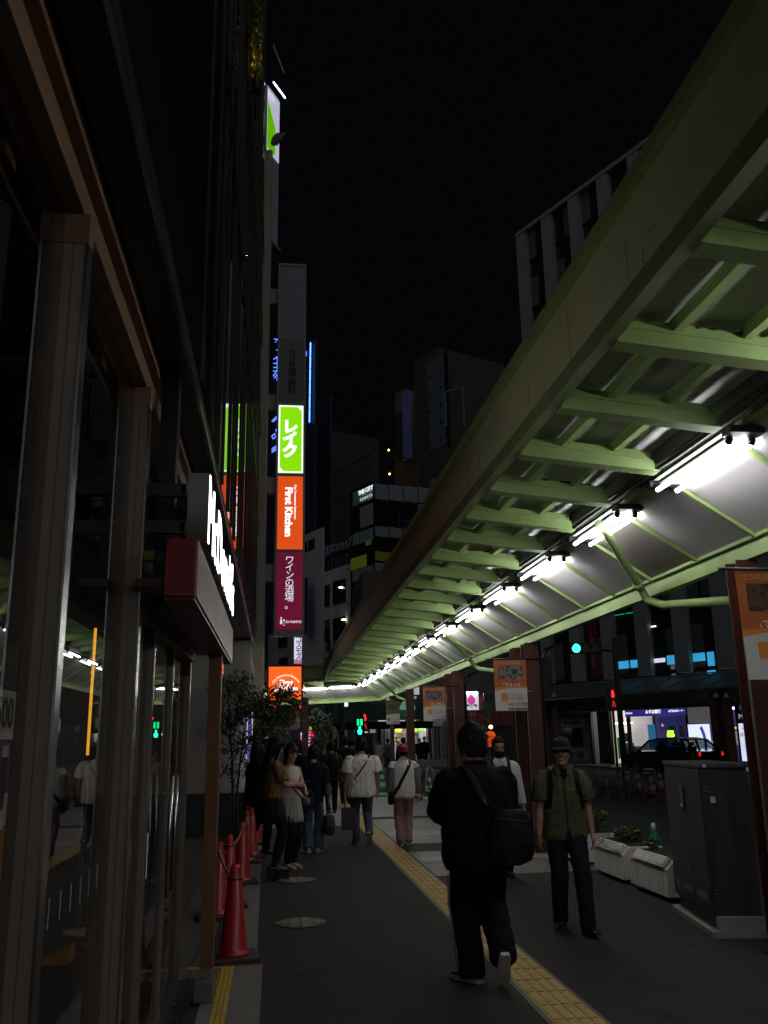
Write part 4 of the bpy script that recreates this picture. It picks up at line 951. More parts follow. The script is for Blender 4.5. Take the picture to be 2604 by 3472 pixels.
pxbox(bank, 'window_poster', photo_mat('swirl_poster', [(.35, .28, .18), (.16, .03, .02), (.30, .24, .16), (.12, .04, .02)], 3), 2353, 2246, 2392, 2292, off=-.08)
pxbox(bank, 'warm_blind', emit('warm_blind', (.30, .32, .20), .25), 2277, 2255, 2290, 2295, off=-.08)
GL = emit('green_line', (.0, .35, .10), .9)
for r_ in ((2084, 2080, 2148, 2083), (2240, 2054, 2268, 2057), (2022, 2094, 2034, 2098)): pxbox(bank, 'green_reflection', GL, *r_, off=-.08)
pxbox(bank, 'ceiling_lamp', emit('cool_lamp', (1, 1, .85), 2.5), 2209, 2122, 2224, 2126, off=-.08)
x, z, w_, h_ = pxbox(bank, 'red_sign_reflection', mat('red_strip', (.20, .012, .03), .5, var=.2), 2001, 2092, 2030, 2310, off=-.08)  # mirror image of a red sign, painted as a strip with reversed letters
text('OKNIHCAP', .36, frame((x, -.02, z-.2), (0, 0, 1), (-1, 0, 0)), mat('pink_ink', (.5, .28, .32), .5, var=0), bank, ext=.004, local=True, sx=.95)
# street level
b = MB(); b.box(-4.0, -.2, 0, -.1, .39, 3.6); b.build('grey_shopfront', mat('grey_shop', (.20, .20, .20), .6, var=.12), bank, **K)
b = MB(); b.box(-3.1, -.28, 1.0, -.8, -.201, 2.1); b.build('shutter', DKGL, bank, **K)
b = MB(); b.box(-3.4, -.3, 2.15, -.5, -.201, 2.65); b.build('plate_sign', mat('grey_plate', (.42, .42, .41), .5, var=.06), bank, **K)
b = MB(); [b.box(-3.2+i*.36+(.3 if i > 1 else 0), -.31, 2.33, -2.95+i*.36+(.3 if i > 1 else 0), -.302, 2.5) for i in range(6)]; b.build('plate_mark', INKB, bank, **K)
b = MB(); b.box(-3.2, -.29, .2, -.4, -.201, .85); b.build('notice_panel', mat('pale_panel_d', (.30, .31, .33), .5, var=.1), bank, **K)
b = MB(); [b.box(-3.0+i*.85, -.3, .32, -2.4+i*.85, -.291, .74) for i in range(3)]; b.build('notice_sheet', BLIND, bank, **K)
# lobby, its room light put into the wall as a glow
LOB = emit('lobby_wall_glow', (1., .93, .82), .50, .25, .7, base=(.6, .58, .52))
b = MB(); b.box(-.05, 1.6, 0, 3.0, 1.7, 3.06); b.box(-.05, -.1, 3.06, 3.0, 1.7, 3.1); b.build('lobby_wall_glow', LOB, bank, **K)
b = MB(); b.box(-.05, -.2, 0, 16, 1.6, .03); b.build('lobby_floor', mat('lobby_floor', (.22, .21, .2), .3, var=.1), bank, **K)
for x in (-.1, 1.35, 2.85, 7.0, 8.6, 10.1, 12.4): b = MB(); b.box(x, -.28, 0, x+.16, -.1, 3.05); b.build('shopfront_mullion', FRAMED, bank, **K)
b = MB(); b.box(.75, 1.0, 2.28, 2.05, 1.1, 2.36); b.build('lobby_lamp', emit('lobby_lamp', (1, 1, .95), 6), bank, **K)
b = MB(); b.box(1.0, .8, .3, 1.35, .9, 1.5); b.build('green_panel', emit('green_panel_d', (.03, .22, .03), .35), bank, **K)
b = MB(); b.slab([(.35, .4, .03), (.75, .4, .03), (.6, .4, .95), (.5, .4, .95)], (0, .08, 0)); b.box(.46, .38, .96, .64, .42, 1.18); b.build('floor_stand', DKGL, bank, **K)
b = MB(); b.box(1.7, .6, .03, 2.1, 1.0, 1.2); b.box(2.15, .7, .03, 2.5, 1.1, 1.0); b.build('machine', mat('machine_grey', (.35, .36, .38), .4, var=.1), bank, **K)
b = MB(); b.box(1.75, .59, .9, 2.05, .598, 1.1); b.box(2.1, .3, 1.25, 2.6, .32, 1.75); b.build('paper_notice', INKW, bank, **K)
# bank sign band and hall
b = MB(); b.box(2.95, -.45, 2.62, 7.10, -.3, 3.02); b.build('sign_band', emit('bank_band', (.032, .022, .22), .8, .25, .8), bank, **K)
text('みずほ銀行', .22, frame((5.0, -.46, 2.84), (1, 0, 0), UP), GW, bank, ext=.004, local=True, off=.004)
text('みずほATMコーナー', .15, frame((6.6, -.46, 2.84), (1, 0, 0), UP), GW, bank, ext=.004, local=True, off=.002, sx=.8)
text('MIZUHO', .13, frame((3.25, -.46, 2.82), (1, 0, 0), UP), GW, bank, ext=.004, local=True)
b = MB(); b.box(3.05, 1.9, 0, 12.4, 2.0, 3.06); b.build('hall_wall_glow', emit('hall_wall_glow', (.10, .11, .42), .22, .5, .8, base=(.06, .06, .2)), bank, **K)  # dim blue room light put into this wall as a glow
b = MB(); b.box(4.3, 1.5, .9, 7.4, 1.55, 1.25); b.build('counter_poster', emit('counter_poster', (.7, .7, .72), .35, .4, 3), bank, **K)
b = MB(); b.box(3.4, .8, .9, 3.9, .85, 2.2); b.build('cyan_panel', emit('cyan_panel', (.06, .35, .62), .55), bank, **K)
b = MB(); [b.box(4.9+i*.62, .9, 1.3, 5.25+i*.62, 1.0, 2.1) for i in range(4)]; b.build('cash_machine', mat('machine_pale', (.35, .33, .34), .4, var=.15), bank, **K)
b = MB(); b.box(3.05, -.22, .03, 6.98, -.2, 2.6); b.box(8.62, -.22, .03, 12.4, -.2, 3.0); b.build('hall_glass', glassmat('bank_glass', 1.5, (.8, .8, .85)), bank, **K)
b = MB(); b.box(7.18, -.36, .45, 8.5, -.29, 2.12); b.build('light_poster', emit('light_poster', (.80, .86, 1.), 1.0), bank, **K)
b = MB(); n_ = 14
for i in range(n_):
    a0, a1 = R(-32+64*i/n_), R(-32+64*(i+1)/n_)
    P_ = lambda a, r_: V(6.3+r_*math.cos(a), -.365, 1.1+r_*math.sin(a))
    q = [P_(a0, 1.82), P_(a0, 2.0), P_(a1, 2.0), P_(a1, 1.82)]
    if all(.46 < p.z < 2.11 and p.x < 8.49 for p in q): b.slab(q, (0, .004, 0))
b.build('poster_arc', emit('poster_arc', (.05, .09, .5), .6), bank, **K)
b = MB(); b.box(7.2, -.3, 2.2, 8.5, -.2, 3.0); b.build('over_panel', emit('over_panel', (.5, .48, .46), .13), bank, **K)
b = MB(); b.box(8.62, 1.2, 1.05, 12.3, 1.25, 1.75); b.build('leaflet_rack', emit('leaflet_rack', (.8, .72, .6), .30, .5, 3), bank, **K)
b = MB(); b.box(9.0, .9, 1.85, 9.7, .95, 1.95); b.build('amber_lamp', emit('amber_lamp', (1., .5, .05), 2.0), bank, **K)
b = MB(); b.box(8.9, .2, 2.83, 9.6, .4, 2.93); b.box(7.0, .2, 2.75, 7.35, .35, 2.82); b.box(7.6, .2, 2.75, 7.9, .35, 2.82); b.build('ceiling_lamp', emit('cool_lamp2', (1, .97, .9), 9), bank, **K)
b = MB(); b.box(10.3, -.5, 2.12, 14.5, -.32, 2.75); b.build('sign_panel', mat('bank_navy', (.02, .02, .10), .4, var=.1), bank, **K)
text('MIZUHO', .36, frame((10.45, -.51, 2.42), (1, 0, 0), UP), emit('sign_silver', (.6, .6, .62), .5), bank, ext=.01, local=True, align='LEFT')
b = MB(); b.box(10.35, -.45, .3, 12.3, -.33, 2.1); b.build('light_poster', emit('light_poster2', (.74, .78, 1.), .9, .2, 1.2), bank, **K)
text('店予約サービス', .2, frame((10.4, -.46, 1.55), (1, 0, 0), UP), mat('poster_ink', (.1, .12, .3), .5, var=0), bank, ext=.002, local=True, align='LEFT', off=.002)
text('みずほに、よろしく', .13, frame((10.5, -.46, 1.85), (1, 0, 0), UP), mat('poster_ink', (.1, .12, .3), .5, var=0), bank, ext=.002, local=True, align='LEFT')
# arcade roof in front of the office block
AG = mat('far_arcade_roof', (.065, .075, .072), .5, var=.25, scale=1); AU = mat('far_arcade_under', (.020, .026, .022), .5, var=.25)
t = thing('roadside_arcade', 'dark sloping arcade roof running in front of the bank', 'arcade', tuple(BP0-NN*2.5), BRZ)
T2 = Matrix.Translation(BP0) @ Matrix.Rotation(BRZ, 4, 'Z')
def wl(x, y, z): return T2 @ V(x, y, z)
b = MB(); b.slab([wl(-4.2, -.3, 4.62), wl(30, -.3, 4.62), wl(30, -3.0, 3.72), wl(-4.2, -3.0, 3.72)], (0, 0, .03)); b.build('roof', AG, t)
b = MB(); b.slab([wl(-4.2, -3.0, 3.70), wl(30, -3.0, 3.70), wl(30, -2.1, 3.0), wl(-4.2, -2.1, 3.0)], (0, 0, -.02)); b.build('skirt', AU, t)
for k in range(26):
    x = -4.1+k*1.33; b = MB(); b.bar(wl(x, -.3, 4.67), wl(x, -3.0, 3.77), .05, .05); b.bar(wl(x, -3.03, 3.7), wl(x, -2.13, 2.99), .05, .04); b.build('rib', mat('far_rib', (.10, .12, .10), .5, var=.1), t)
b = MB(); b.bar(wl(-4.2, -3.03, 3.72), wl(30, -3.03, 3.72), .07, .09); b.bar(wl(-4.2, -2.1, 2.97), wl(30, -2.1, 2.97), .08, .08); b.build('edge_beam', mat('far_beam', (.07, .09, .07), .35, .2, var=.15), t)
b = MB(); b.bar(wl(-4.2, -.3, 4.70), wl(30, -.3, 4.70), .12, .06); b.build('gutter', PIER, t)
for (px, w_) in ((2437, .2), (2472, .22), (1885, .18)):
    p = plane_hit(px, 2500, BP0-NN*2.6, NN); b = MB(); b.box(p.x-w_, p.y-w_, -.1, p.x+w_, p.y+w_, 3.3); b.build('pillar', REDBROWN, t)
for px in (2428, 2462, 1878):
    p = plane_hit(px, 2358, BP0-NN*2.9, NN); b = MB(); b.lathe([(.16, -.12), (.14, .0), (.06, .10), (.03, .22)], p, 12); b.build('spot_lamp', mat('lamp_glass', (.32, .32, .31), .25, var=.1), t)
b = MB(); T = T2; b.box(-6, -4.6, -.14, 34, -.26, .0, X=T2); struct('far_pavement', b, PAVER_L)

# ------------------------------------------------------------------ taxi
TAXP = mat('taxi_black', (.008, .008, .010), .12, .0, var=.0, coat=1.); TAXG = glassmat('taxi_glass', 1.5, (.55, .6, .6))
tx = loc(2150, 2520, 6.0)[0]; tc = T2 @ V(tx+2.2, -6.0, -.12)
t = thing('taxi', 'black taxi with a glowing yellow green roof lamp driving past the bank', 'taxi', tuple(tc), BRZ)
L = 4.4; prof = [(-2.2, .35), (-2.18, .75), (-1.9, .90), (-1.25, 1.0), (-.65, 1.50), (-.2, 1.60), (.9, 1.62), (1.5, 1.52), (1.95, 1.12), (2.17, 1.0), (2.2, .45), (2.1, .25), (-2.1, .25)]
rs = []
for y, sc_, in ((-.86, .985), (-.80, 1.0), (.80, 1.0), (.86, .985)):
    rs.append([V(x, y*(1 if z < 1.02 else 1-(z-1.02)*.32), z) for x, z in prof])
lowr = [[V(x, y*(.985 if abs(y) > .85 else 1), min(z, 1.02)) for x, z in prof] for y in (-.86, -.80, .80, .86)]
b = MB(); b.rings(lowr, 0, True, False); b.build('body', TAXP, t, local=True)
b = MB(); rp = [(-.70, 1.50), (-.2, 1.60), (.9, 1.62), (1.5, 1.53), (1.5, 1.48), (.9, 1.55), (-.2, 1.53), (-.66, 1.46)]
b.rings([[V(x, y, z) for x, z in rp] for y in (-.68, -.62, .62, .68)], 0, True, False); b.build('roof', TAXP, t, local=True)
for s in (-1, 1):
    for (xa, xb, w_) in ((-1.28, -.66, .07), (.08, .08, .10), (.90, .88, .10), (2.0, 1.48, .09)):
        b = MB(); b.bar((xa, s*.84, 1.0), (xb, s*.665, 1.50), w_, .06, up=(1, 0, 0)); b.build('roof_pillar', TAXP, t, local=True)
for x in (-.25, .8):
    for s in (-1, 1): b = MB(); b.box(x, s*.4-.24, .9, x+.12, s*.4+.24, 1.22); b.box(x+.01, s*.4-.11, 1.24, x+.1, s*.4+.11, 1.40); b.build('seat', BLACKP, t, local=True)
for s in (-1, 1):
    for (xa, xb, xc, xd) in ((-1.12, -.62, .05, .05), (.12, .12, .85, .80), (.92, .87, 1.35, 1.75)):
        ys_ = lambda z: s*.866*(1-(z-1.02)*.32)+s*.006
        q = [V(xa, ys_(1.05), 1.05), V(xd, ys_(1.05), 1.05), V(xc, ys_(1.48), 1.48), V(xb, ys_(1.48), 1.48)]
        b = MB(); b.slab(q, (0, -s*.012, 0)); b.build('side_window', TAXG, t, local=True)
    for x in (-1.4, 1.4):
        b = MB(); b.tube((x, s*.68, .31), (x, s*.88, .31), .31, 20); w_ = b.build('wheel', BLACKP, t, local=True)
        b = MB(); b.tube((x, s*.881, .31), (x, s*.886, .31), .19, 16); b.build('rim', STEEL, w_, local=True)
    b = MB(); b.ell((-1.0, s*.95, 1.05), (.08, .06, .06)); b.build('mirror', TAXP, t, local=True)
    b = MB(); b.box(2.06, s*.76-.07, .82, 2.19, s*.76+.07, .98); b.build('tail_light', emit('tail_red', (1., .02, .02), .7), t, local=True)
    b = MB(); b.box(-2.20, s*.6-.15, .62, -2.1, s*.6+.15, .76); b.build('headlight', mat('lens_clear', (.4, .4, .4), .1, var=0), t, local=True)
    for x in (-.1, .75): b = MB(); b.box(x-.1, s*.875-.012, .93, x+.08, s*.875+.012, .96); b.build('door_handle', STEEL, t, local=True)
b = MB(); b.slab([(1.58, -.62, 1.46), (1.58, .62, 1.46), (1.94, .7, 1.14), (1.94, -.7, 1.14)], (.012, 0, .012)); b.build('rear_window', TAXG, t, local=True)
b = MB(); b.slab([(-1.2, -.66, 1.06), (-1.2, .66, 1.06), (-.70, .6, 1.47), (-.70, -.6, 1.47)], (-.012, 0, .012)); b.build('windscreen', TAXG, t, local=True)
b = MB(); b.lathe([(.12, 1.63), (.17, 1.66), (.17, 1.76), (.12, 1.84), (.16, 1.86), (.13, 1.93)], (.05, 0, 0), 16); b.build('roof_lamp', emit('taxi_lamp', (.42, 1., .05), 1.6), t, local=True)

# ------------------------------------------------------------------ buildings at the end of the street
def ln2(o, d, px):
    r_ = ray(px, 2505); A = d.x*(-r_.y)+d.y*r_.x
    qx, qy = CAMP.x-o.x, CAMP.y-o.y
    return (qx*(-r_.y)+qy*r_.x)/A
def block(name, lab, cpx, D, lpx, rpx, ytop, m, dl=None, dr=None, cat='building', group=None):
    c0 = atY(cpx, 2505, D); c0.z = 0; zt = atY(cpx, ytop, D).z
    a = ln2(c0, FD, lpx) if lpx is not None else (dl or 10); bb_ = ln2(c0, NN, rpx) if rpx is not None else (dr or 10)
    t = thing(name, lab, cat, tuple(c0), 0, group)
    p = [c0, c0+NN*bb_, c0+NN*bb_+FD*a, c0+FD*a]
    b = MB(); b.slab(p, (0, 0, zt)); b.build('wall', m, t)
    return t, c0, a, bb_, zt
def onface(t, name, m, c0, left, x0, y0, x1, y1, th=.06, out=.0):
    nr, d = (NN, FD) if left else (FD, NN)
    A = plane_hit(x0, (y0+y1)/2, c0, nr); B_ = plane_hit(x1, (y0+y1)/2, c0, nr); zt = plane_hit((x0+x1)/2, y0, c0, nr).z; zb = plane_hit((x0+x1)/2, y1, c0, nr).z
    o = -nr*(out+.001)
    q = [V(A.x, A.y, zb)+o, V(B_.x, B_.y, zb)+o, V(B_.x, B_.y, zt)+o, V(A.x, A.y, zt)+o]
    b = MB(); b.slab(q, tuple(-nr*th)); return b.build(name, m, t), q
# dark glass tower with illuminated name
CG = mat('city_dark', (.016, .018, .020), .2, var=.2); CPAN = mat('city_panel', (.27, .30, .32), .35, var=.12, scale=.6); CDK = mat('city_glass', (.012, .013, .015), .06, var=.1)
t, c0, a, r_, zt = block('glass_office', 'dark glass office with lit name letters at its top corner', 1267, 80, 1192, 1520, 1634, CG)
ty = lambda x, y: y+(1267-x)*.43*(1-(y-1634)/900)
rowsL = [(1642, 1690, (1196, 1267), CPAN), (1704, 1776, (1221, 1267), CPAN), (1788, 1828, (1196, 1267), CPAN), (1915, 1955, (1196, 1267), CPAN), (2060, 2100, (1196, 1230), CPAN)]
for (y0, y1, (xa, xb), m) in rowsL:
    n_ = max(1, round((xb-xa)/23.6)); w_ = (xb-xa)/n_
    for i in range(n_):
        x0, x1 = xa+i*w_+1.5, xa+(i+1)*w_-1.5; xm = (x0+x1)/2; onface(t, 'glazed_panel', m, c0, True, x0, ty(xm, y0), x1, ty(xm, y1))
for (y0, y1, m) in ((1640, 1692, CPAN), (1700, 1772, CDK), (1784, 1818, CPAN), (1826, 1862, CDK), (1908, 1945, CPAN), (1950, 2000, CDK)):
    for i in range(5):
        x0, x1 = 1271+i*49, 1271+(i+1)*49-4; xm = (x0+x1)/2; f = (xm-1267)*.086*(1-(y0-1634)/900); mm = m if rnd.random() < .75 else (CDK if m is CPAN else CPAN)
        onface(t, 'glazed_panel', mm, c0, False, x0, y0+f, x1, y1+f)
for i in range(3): onface(t, 'lime_sign', emit('lime_sign', (.12, .15, .01), .25, .3, .5), c0, True, 1192+i*17+.5, ty(1200+i*17, 1872), 1209+i*17-.5, ty(1200+i*17, 1912), th=.1)
onface(t, 'lime_sign', emit('lime_sign_dim', (.05, .06, .008), .3), c0, False, 1272, 1872, 1330, 1902)
onface(t, 'lit_window', emit('lit_win', (.8, .95, 1.), 1.5), c0, True, 1249, 1958, 1263, 1975, out=.06); onface(t, 'lit_window', emit('lit_win', (.8, .95, 1.), 1.5), c0, True, 1239, 1962, 1243, 1978, out=.06)
onface(t, 'teal_window', emit('teal_win', (.05, .13, .15), .35), c0, True, 1223, 2000, 1266, 2040)
onface(t, 'green_notice', emit('green_notice', (.03, .07, .01), .5), c0, True, 1243, 1830, 1262, 1848, out=.07)
pa = plane_hit(1239, 1663, c0-NN*.2, NN); pb = plane_hit(1241, 1685, c0-NN*.2, NN)
text('THE CITY', .60, frame(pa, -FD, UP), emit('city_white', (.85, 1., 1.), 1.0), t, ext=.03, off=.0, sx=1.05)
text('KAMATA', .40, frame(pb+V(0, 0, -.05), -FD, UP), emit('city_pale', (.7, .95, .8), .5), t, ext=.03, cs=1.5, sx=1.05)
pc = plane_hit(1384, 1772, c0+FD*-.2, FD); text('End', 1.7, frame(pc, NN, UP), mat('faint_ink', (.05, .055, .06), .5, var=0), t, ext=.02)
# rooftop screen
b = MB(); rc = c0+V(0, 0, zt)
for i in range(9):
    q = rc+NN*(1+i*2.6)+FD*1; b.bar(q, q+V(0, 0, 3.4), .12, .12)
for z in (.2, 1.8, 3.4): b.bar(rc+NN*1+FD*1+V(0, 0, z), rc+NN*22+FD*1+V(0, 0, z), .1, .1); b.bar(rc+NN*1+FD*1+V(0, 0, z), rc+NN*1+FD*9+V(0, 0, z), .1, .1)
for i in range(22): b.bar(rc+NN*9+FD*1.2+V(0, 0, .3+i*.14), rc+NN*21+FD*1.2+V(0, 0, .3+i*.14), .06, .03)
b.build('roof_screen', mat('louvre_brown', (.06, .04, .025), .5, .2, var=.2), t)
for (px, py, Y) in ((1318, 1526, 82), (1321, 1607, 82)):
    p = atY(px, py, Y); b = MB(); b.ell(p, (.10, .10, .10)); b.build('roof_lamp', emit('sodium_lamp', (1., .5, .10), 6), t)
# white tiled block
TILE = brick('white_tile_wall', (.52, .54, .58), (.48, .50, .54), (.18, .18, .2), 3.2, 1.4, offset=0, bump=.05, mortar=.03, vertical=True)
t, c0, a, r_, zt = block('tiled_building', 'pale tiled low block with wide dark windows beneath a roof sign', 1186, 72, 1079, 1192, 1912, TILE)
WD = mat('dim_window', (.020, .020, .022), .08, var=.2); WW = mat('window_frame_d', (.015, .015, .016), .5, var=.1)
for (x0, y0, x1, y1) in ((1089, 1985, 1119, 2058), (1130, 1968, 1173, 2045), (1089, 2102, 1119, 2178), (1130, 2094, 1173, 2170), (1089, 2232, 1119, 2300), (1130, 2228, 1173, 2290)):
    o, q = onface(t, 'window', WW, c0, True, x0, y0, x1, y1, th=.05)
    n_ = 3 if x1-x0 < 35 else 2; w_ = (x1-x0)/n_
    for i in range(n_): onface(o, 'pane', WD if not (y0 == 2102 and True) else BLIND, c0, True, x0+i*w_+1.2, y0+2, x0+(i+1)*w_-1.2, y0+(y1-y0)*.38, out=.055, th=.02); onface(o, 'pane', WD, c0, True, x0+i*w_+1.2, y0+(y1-y0)*.42, x0+(i+1)*w_-1.2, y1-3, out=.055, th=.02)
for (px, py) in ((1156, 1992), (1166, 2101)):
    p = plane_hit(px, py, c0-NN*.2, NN); b = MB(); b.ell(p, (.22, .1, .07)); b.build('window_lamp', emit('win_lamp', (1., .8, .55), 5), t)
p = plane_hit(1122, 2192, c0-NN*.1, NN); text('達人', 1.15, frame(p, -FD, UP), mat('brush_ink', (.02, .02, .022), .5, var=0), t, ext=.02)
o, q = onface(t, 'roof_sign_board', mat('navy_board', (.020, .022, .10), .5, var=.15), c0, True, 1099, 1842, 1188, 1880, th=.2)
c_ = sum(q, V(0, 0, 0))/4-NN*.25
text('アパマンショップ', .92, frame(c_-FD*.65+V(0, 0, .0), -FD, UP), mat('board_ink', (.40, .40, .46), .5, var=0), t, ext=.02, sx=.62, off=.02)
onface(t, 'roof_sign_red', mat('board_red', (.12, .02, .03), .5, var=.2), c0, True, 1100, 1848, 1120, 1868, out=.21, th=.05)
onface(t, 'roof_sign_pale', mat('board_pale', (.22, .24, .34), .5, var=.2), c0, True, 1100, 1870, 1121, 1886, out=.21, th=.05)
b = MB(); rc = c0+V(0, 0, zt)
for i in range(8): b.bar(rc+FD*(.3+i*1.6), rc+FD*(.3+i*1.6)+V(0, 0, 2.2), .08, .08)
b.bar(rc+V(0, 0, 1.1), rc+FD*12+V(0, 0, 1.1), .06, .06); b.build('roof_frame', DARKMETAL, t)
# pale block with blue vertical sign
t, c0, a, r_, zt = block('pale_building', 'plain pale block behind the wine sign with a blue vertical sign', 1092, 66, 1010, 1100, 1788, mat('pale_block', (.40, .40, .41), .7, var=.15, scale=.5))
onface(t, 'window', WW, c0, True, 1032, 1832, 1068, 1866); onface(t, 'window_divider', PIER, c0, True, 1046, 1832, 1048, 1866, out=.07)
for (x0, y0, x1, y1) in ((950, 2140, 975, 2190), (948, 2230, 975, 2262)): onface(t, 'window', WW, c0, True, x0, y0, x1, y1)
o, q = onface(t, 'blue_sign', mat('deep_blue_sign', (.022, .018, .125), .5, var=.1), c0, True, 1048, 1966, 1076, 2155, th=.12, out=.8)
c_ = sum(q, V(0, 0, 0))/4-NN*.15
text('\n'.join('アパマンショップ'), .72, frame(c_+V(0, 0, 1.2), -FD, UP), mat('blue_ink', (.07, .07, .20), .5, var=0), t, ext=.01, ls=.8)
# low pale annex beside it
t, c0, a, r_, zt = block('annex_building', 'narrow pale annex with dark windows below the wine sign', 1000, 52, 905, 1010, 2130, mat('annex_wall', (.26, .25, .26), .7, var=.15, scale=.5))
for (x0, y0, x1, y1) in ((946, 2142, 975, 2195), (948, 2230, 975, 2258)): onface(t, 'window', WW, c0, True, x0, y0, x1, y1)
# tall dark masses
t, c0, a, r_, zt = block('dark_tower', 'broad unlit brown block rising behind the glass office', 1085, 120, 1035, 1300, 1452, mat('dark_brown_wall', (.055, .042, .038), .8, var=.15))
t, c0, a, r_, zt = block('orange_lit_building', 'narrow block lit blue on one side and orange on the other', 1397, 110, 1365, 1445, 1318, mat('orange_lit_wall', (.16, .095, .06), .7, var=.2, scale=.3))  # orange and blue light falling on this block is put into its wall colours
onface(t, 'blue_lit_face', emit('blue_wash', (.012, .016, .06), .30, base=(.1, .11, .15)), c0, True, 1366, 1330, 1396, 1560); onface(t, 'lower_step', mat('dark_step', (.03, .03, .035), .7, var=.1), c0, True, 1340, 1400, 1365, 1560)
t, c0, a, r_, zt = block('dark_office', 'dark block with a bluish side panel next to the tall office', 1525, 95, 1437, 1780, 1178, mat('dark_office_wall', (.050, .048, .038), .8, var=.15, scale=.3))
onface(t, 'blue_panel', mat('bluegrey_panel', (.10, .12, .17), .6, var=.08), c0, True, 1453, 1215, 1507, 1520)
for i in range(5):
    for x in (1457, 1495): onface(t, 'panel_fixing', FRAMED, c0, True, x, 1250+i*58+(1500-x)*.6, x+5, 1257+i*58+(1500-x)*.6, out=.08)
onface(t, 'dark_side', FRAMED, c0, True, 1512, 1185, 1524, 1520, out=.02)
b = MB()
for px in (1486, 1545): p = atY(px, 1500, 93); b.box(p.x-1, p.y, p.z-9, p.x+7, p.y+2, p.z-4.2)
b.build('balcony', mat('balcony_grey', (.10, .10, .11), .7, var=.1), t)
b = MB(); p = atY(1513, 1445, 90); b.bar(p, p+V(0, 0, 4), .2, .2); b.bar(p+V(0, 0, 4), p+V(2, 0, 4.6), .2, .2); b.bar(p+V(2, 0, 4.6), p+V(2, 0, 0), .2, .2); b.build('frame_rail', mat('rail_dim', (.09, .09, .095), .6, var=.1), t)
# neon karaoke block
t, c0, a, r_, zt = block('neon_building', 'dark block behind the sign tower edged with a blue neon line', 1064, 92, 890, 1070, 1148, mat('neon_wall', (.02, .022, .04), .6, var=.1))
p0 = plane_hit(1053, 1160, c0-NN*.3, NN); p1 = plane_hit(1049, 1433, c0-NN*.3, NN)
b = MB(); n_ = 6
for i in range(n_): b.tube(p1+(p0-p1)*(i/n_+.004), p1+(p0-p1)*((i+1)/n_-.006), .075, 8)
b.build('neon_line', emit('neon_blue', (.10, .30, 1.0), 3.2), t)
b = MB(); q = plane_hit(1037, 1199, c0-NN*.3, NN); b.cbox(q, (.2, .2, .5)); b.build('neon_dot', emit('neon_blue2', (.08, .18, 1.0), 2.0), t)
NB = emit('neon_violet', (.10, .20, 1.), 2.2)
def nl(pts, name='neon_stroke'):
    P_ = [plane_hit(x, y, c0-NN*.3, NN) for x, y in pts]; b = MB(); b.path(P_, .055, 6); b.build(name, NB, t)
for pts in (((930, 1150), (942, 1150), (934, 1160)), ((938, 1186), (941, 1187)), ((928, 1218), (941, 1210)), ((928, 1232), (940, 1232)), ((928, 1246), (940, 1246)), ((927, 1258), (940, 1258)), ((940, 1208), (940, 1258)), ((926, 1275), (940, 1255)), ((930, 1282), (940, 1268), (939, 1290)), ((932, 1352), (938, 1352), (938, 1372)), ((928, 1376), (938, 1368)), ((922, 1428), (938, 1412)), ((926, 1430), (938, 1418)), ((936, 1455), (936, 1462)), ((922, 1478), (932, 1470), (934, 1482), (926, 1488), (922, 1480)), ((922, 1522), (937, 1512)), ((922, 1528), (937, 1518)), ((922, 1534), (937, 1524))): nl(pts)
t, c0, a, r_, zt = block('blue_tinted_block', 'low rooftop block tinted by the blue neon', 1123, 100, 1062, 1128, 1340, mat('tinted_wall', (.05, .06, .12), .7, var=.1))
# ================================================================== RED CONES WITH STRIPED BARS
REDC = mat('cone_bright_red', (.36, .010, .010), .38, var=.1, scale=3, coat=.2)
BASEG = mat('cone_weight', (.035, .033, .034), .7, var=.2); BASER = mat('weight_red_edge', (.16, .03, .025), .7, var=.2)
def make_red_cone():
    t = thing('traffic_cone', 'x', 'traffic cone', (0, 0, 0))
    b = MB(); b.lathe([(.0, .70), (.022, .698), (.036, .683), (.040, .66), (.040, .615), (.052, .60), (.105, .09), (.118, .065), (.128, .055), (.128, .04), (.0, .04)], n=28); b.build('cone_body', REDC, t, local=True)
    b = MB(); b.lathe([(.041, .600), (.062, .598), (.062, .586), (.045, .584)], n=24); b.build('ring', BLACKP, t, local=True)
    b = MB(); b.box(-.19, -.19, .012, .19, .19, .04); b.build('weight', BASEG, t, local=True, bevel=.008)
    b = MB(); b.box(-.20, -.20, 0, .20, .20, .0115); b.build('weight_edge', BASER, t, local=True)
    return t
CN = [(-.30, 7.62, 'nearest red cone beside the wooden post, with a black ring and grey weight'), (-.53, 9.35, 'red cone partly hidden behind the wooden post, at the end of a striped rope'), (-.46, 9.95, 'red cone just behind the one hidden by the wooden post'),
      (-.38, 11.45, 'red cone third along the kerb line from the wooden post'), (-.38, 13.3, 'red cone fourth along the kerb line, before the tree'), (-.33, 13.9, 'red cone standing close behind the fourth one'), (-.30, 15.6, 'red cone by the violet light pillar'), (-.24, 17.2, 'farthest red cone at the back of the brown knit woman')]
proto = make_red_cone(); first = True
for (x, y, lab) in CN:
    o = proto if first else copy_tree(proto); first = False
    place(o, (x, y, .006), R(8), lab, 'red cones along the left kerb')
ROPE = stripe_mat('rope_stripe', (.015, .015, .015), (.45, .33, .04), 14)
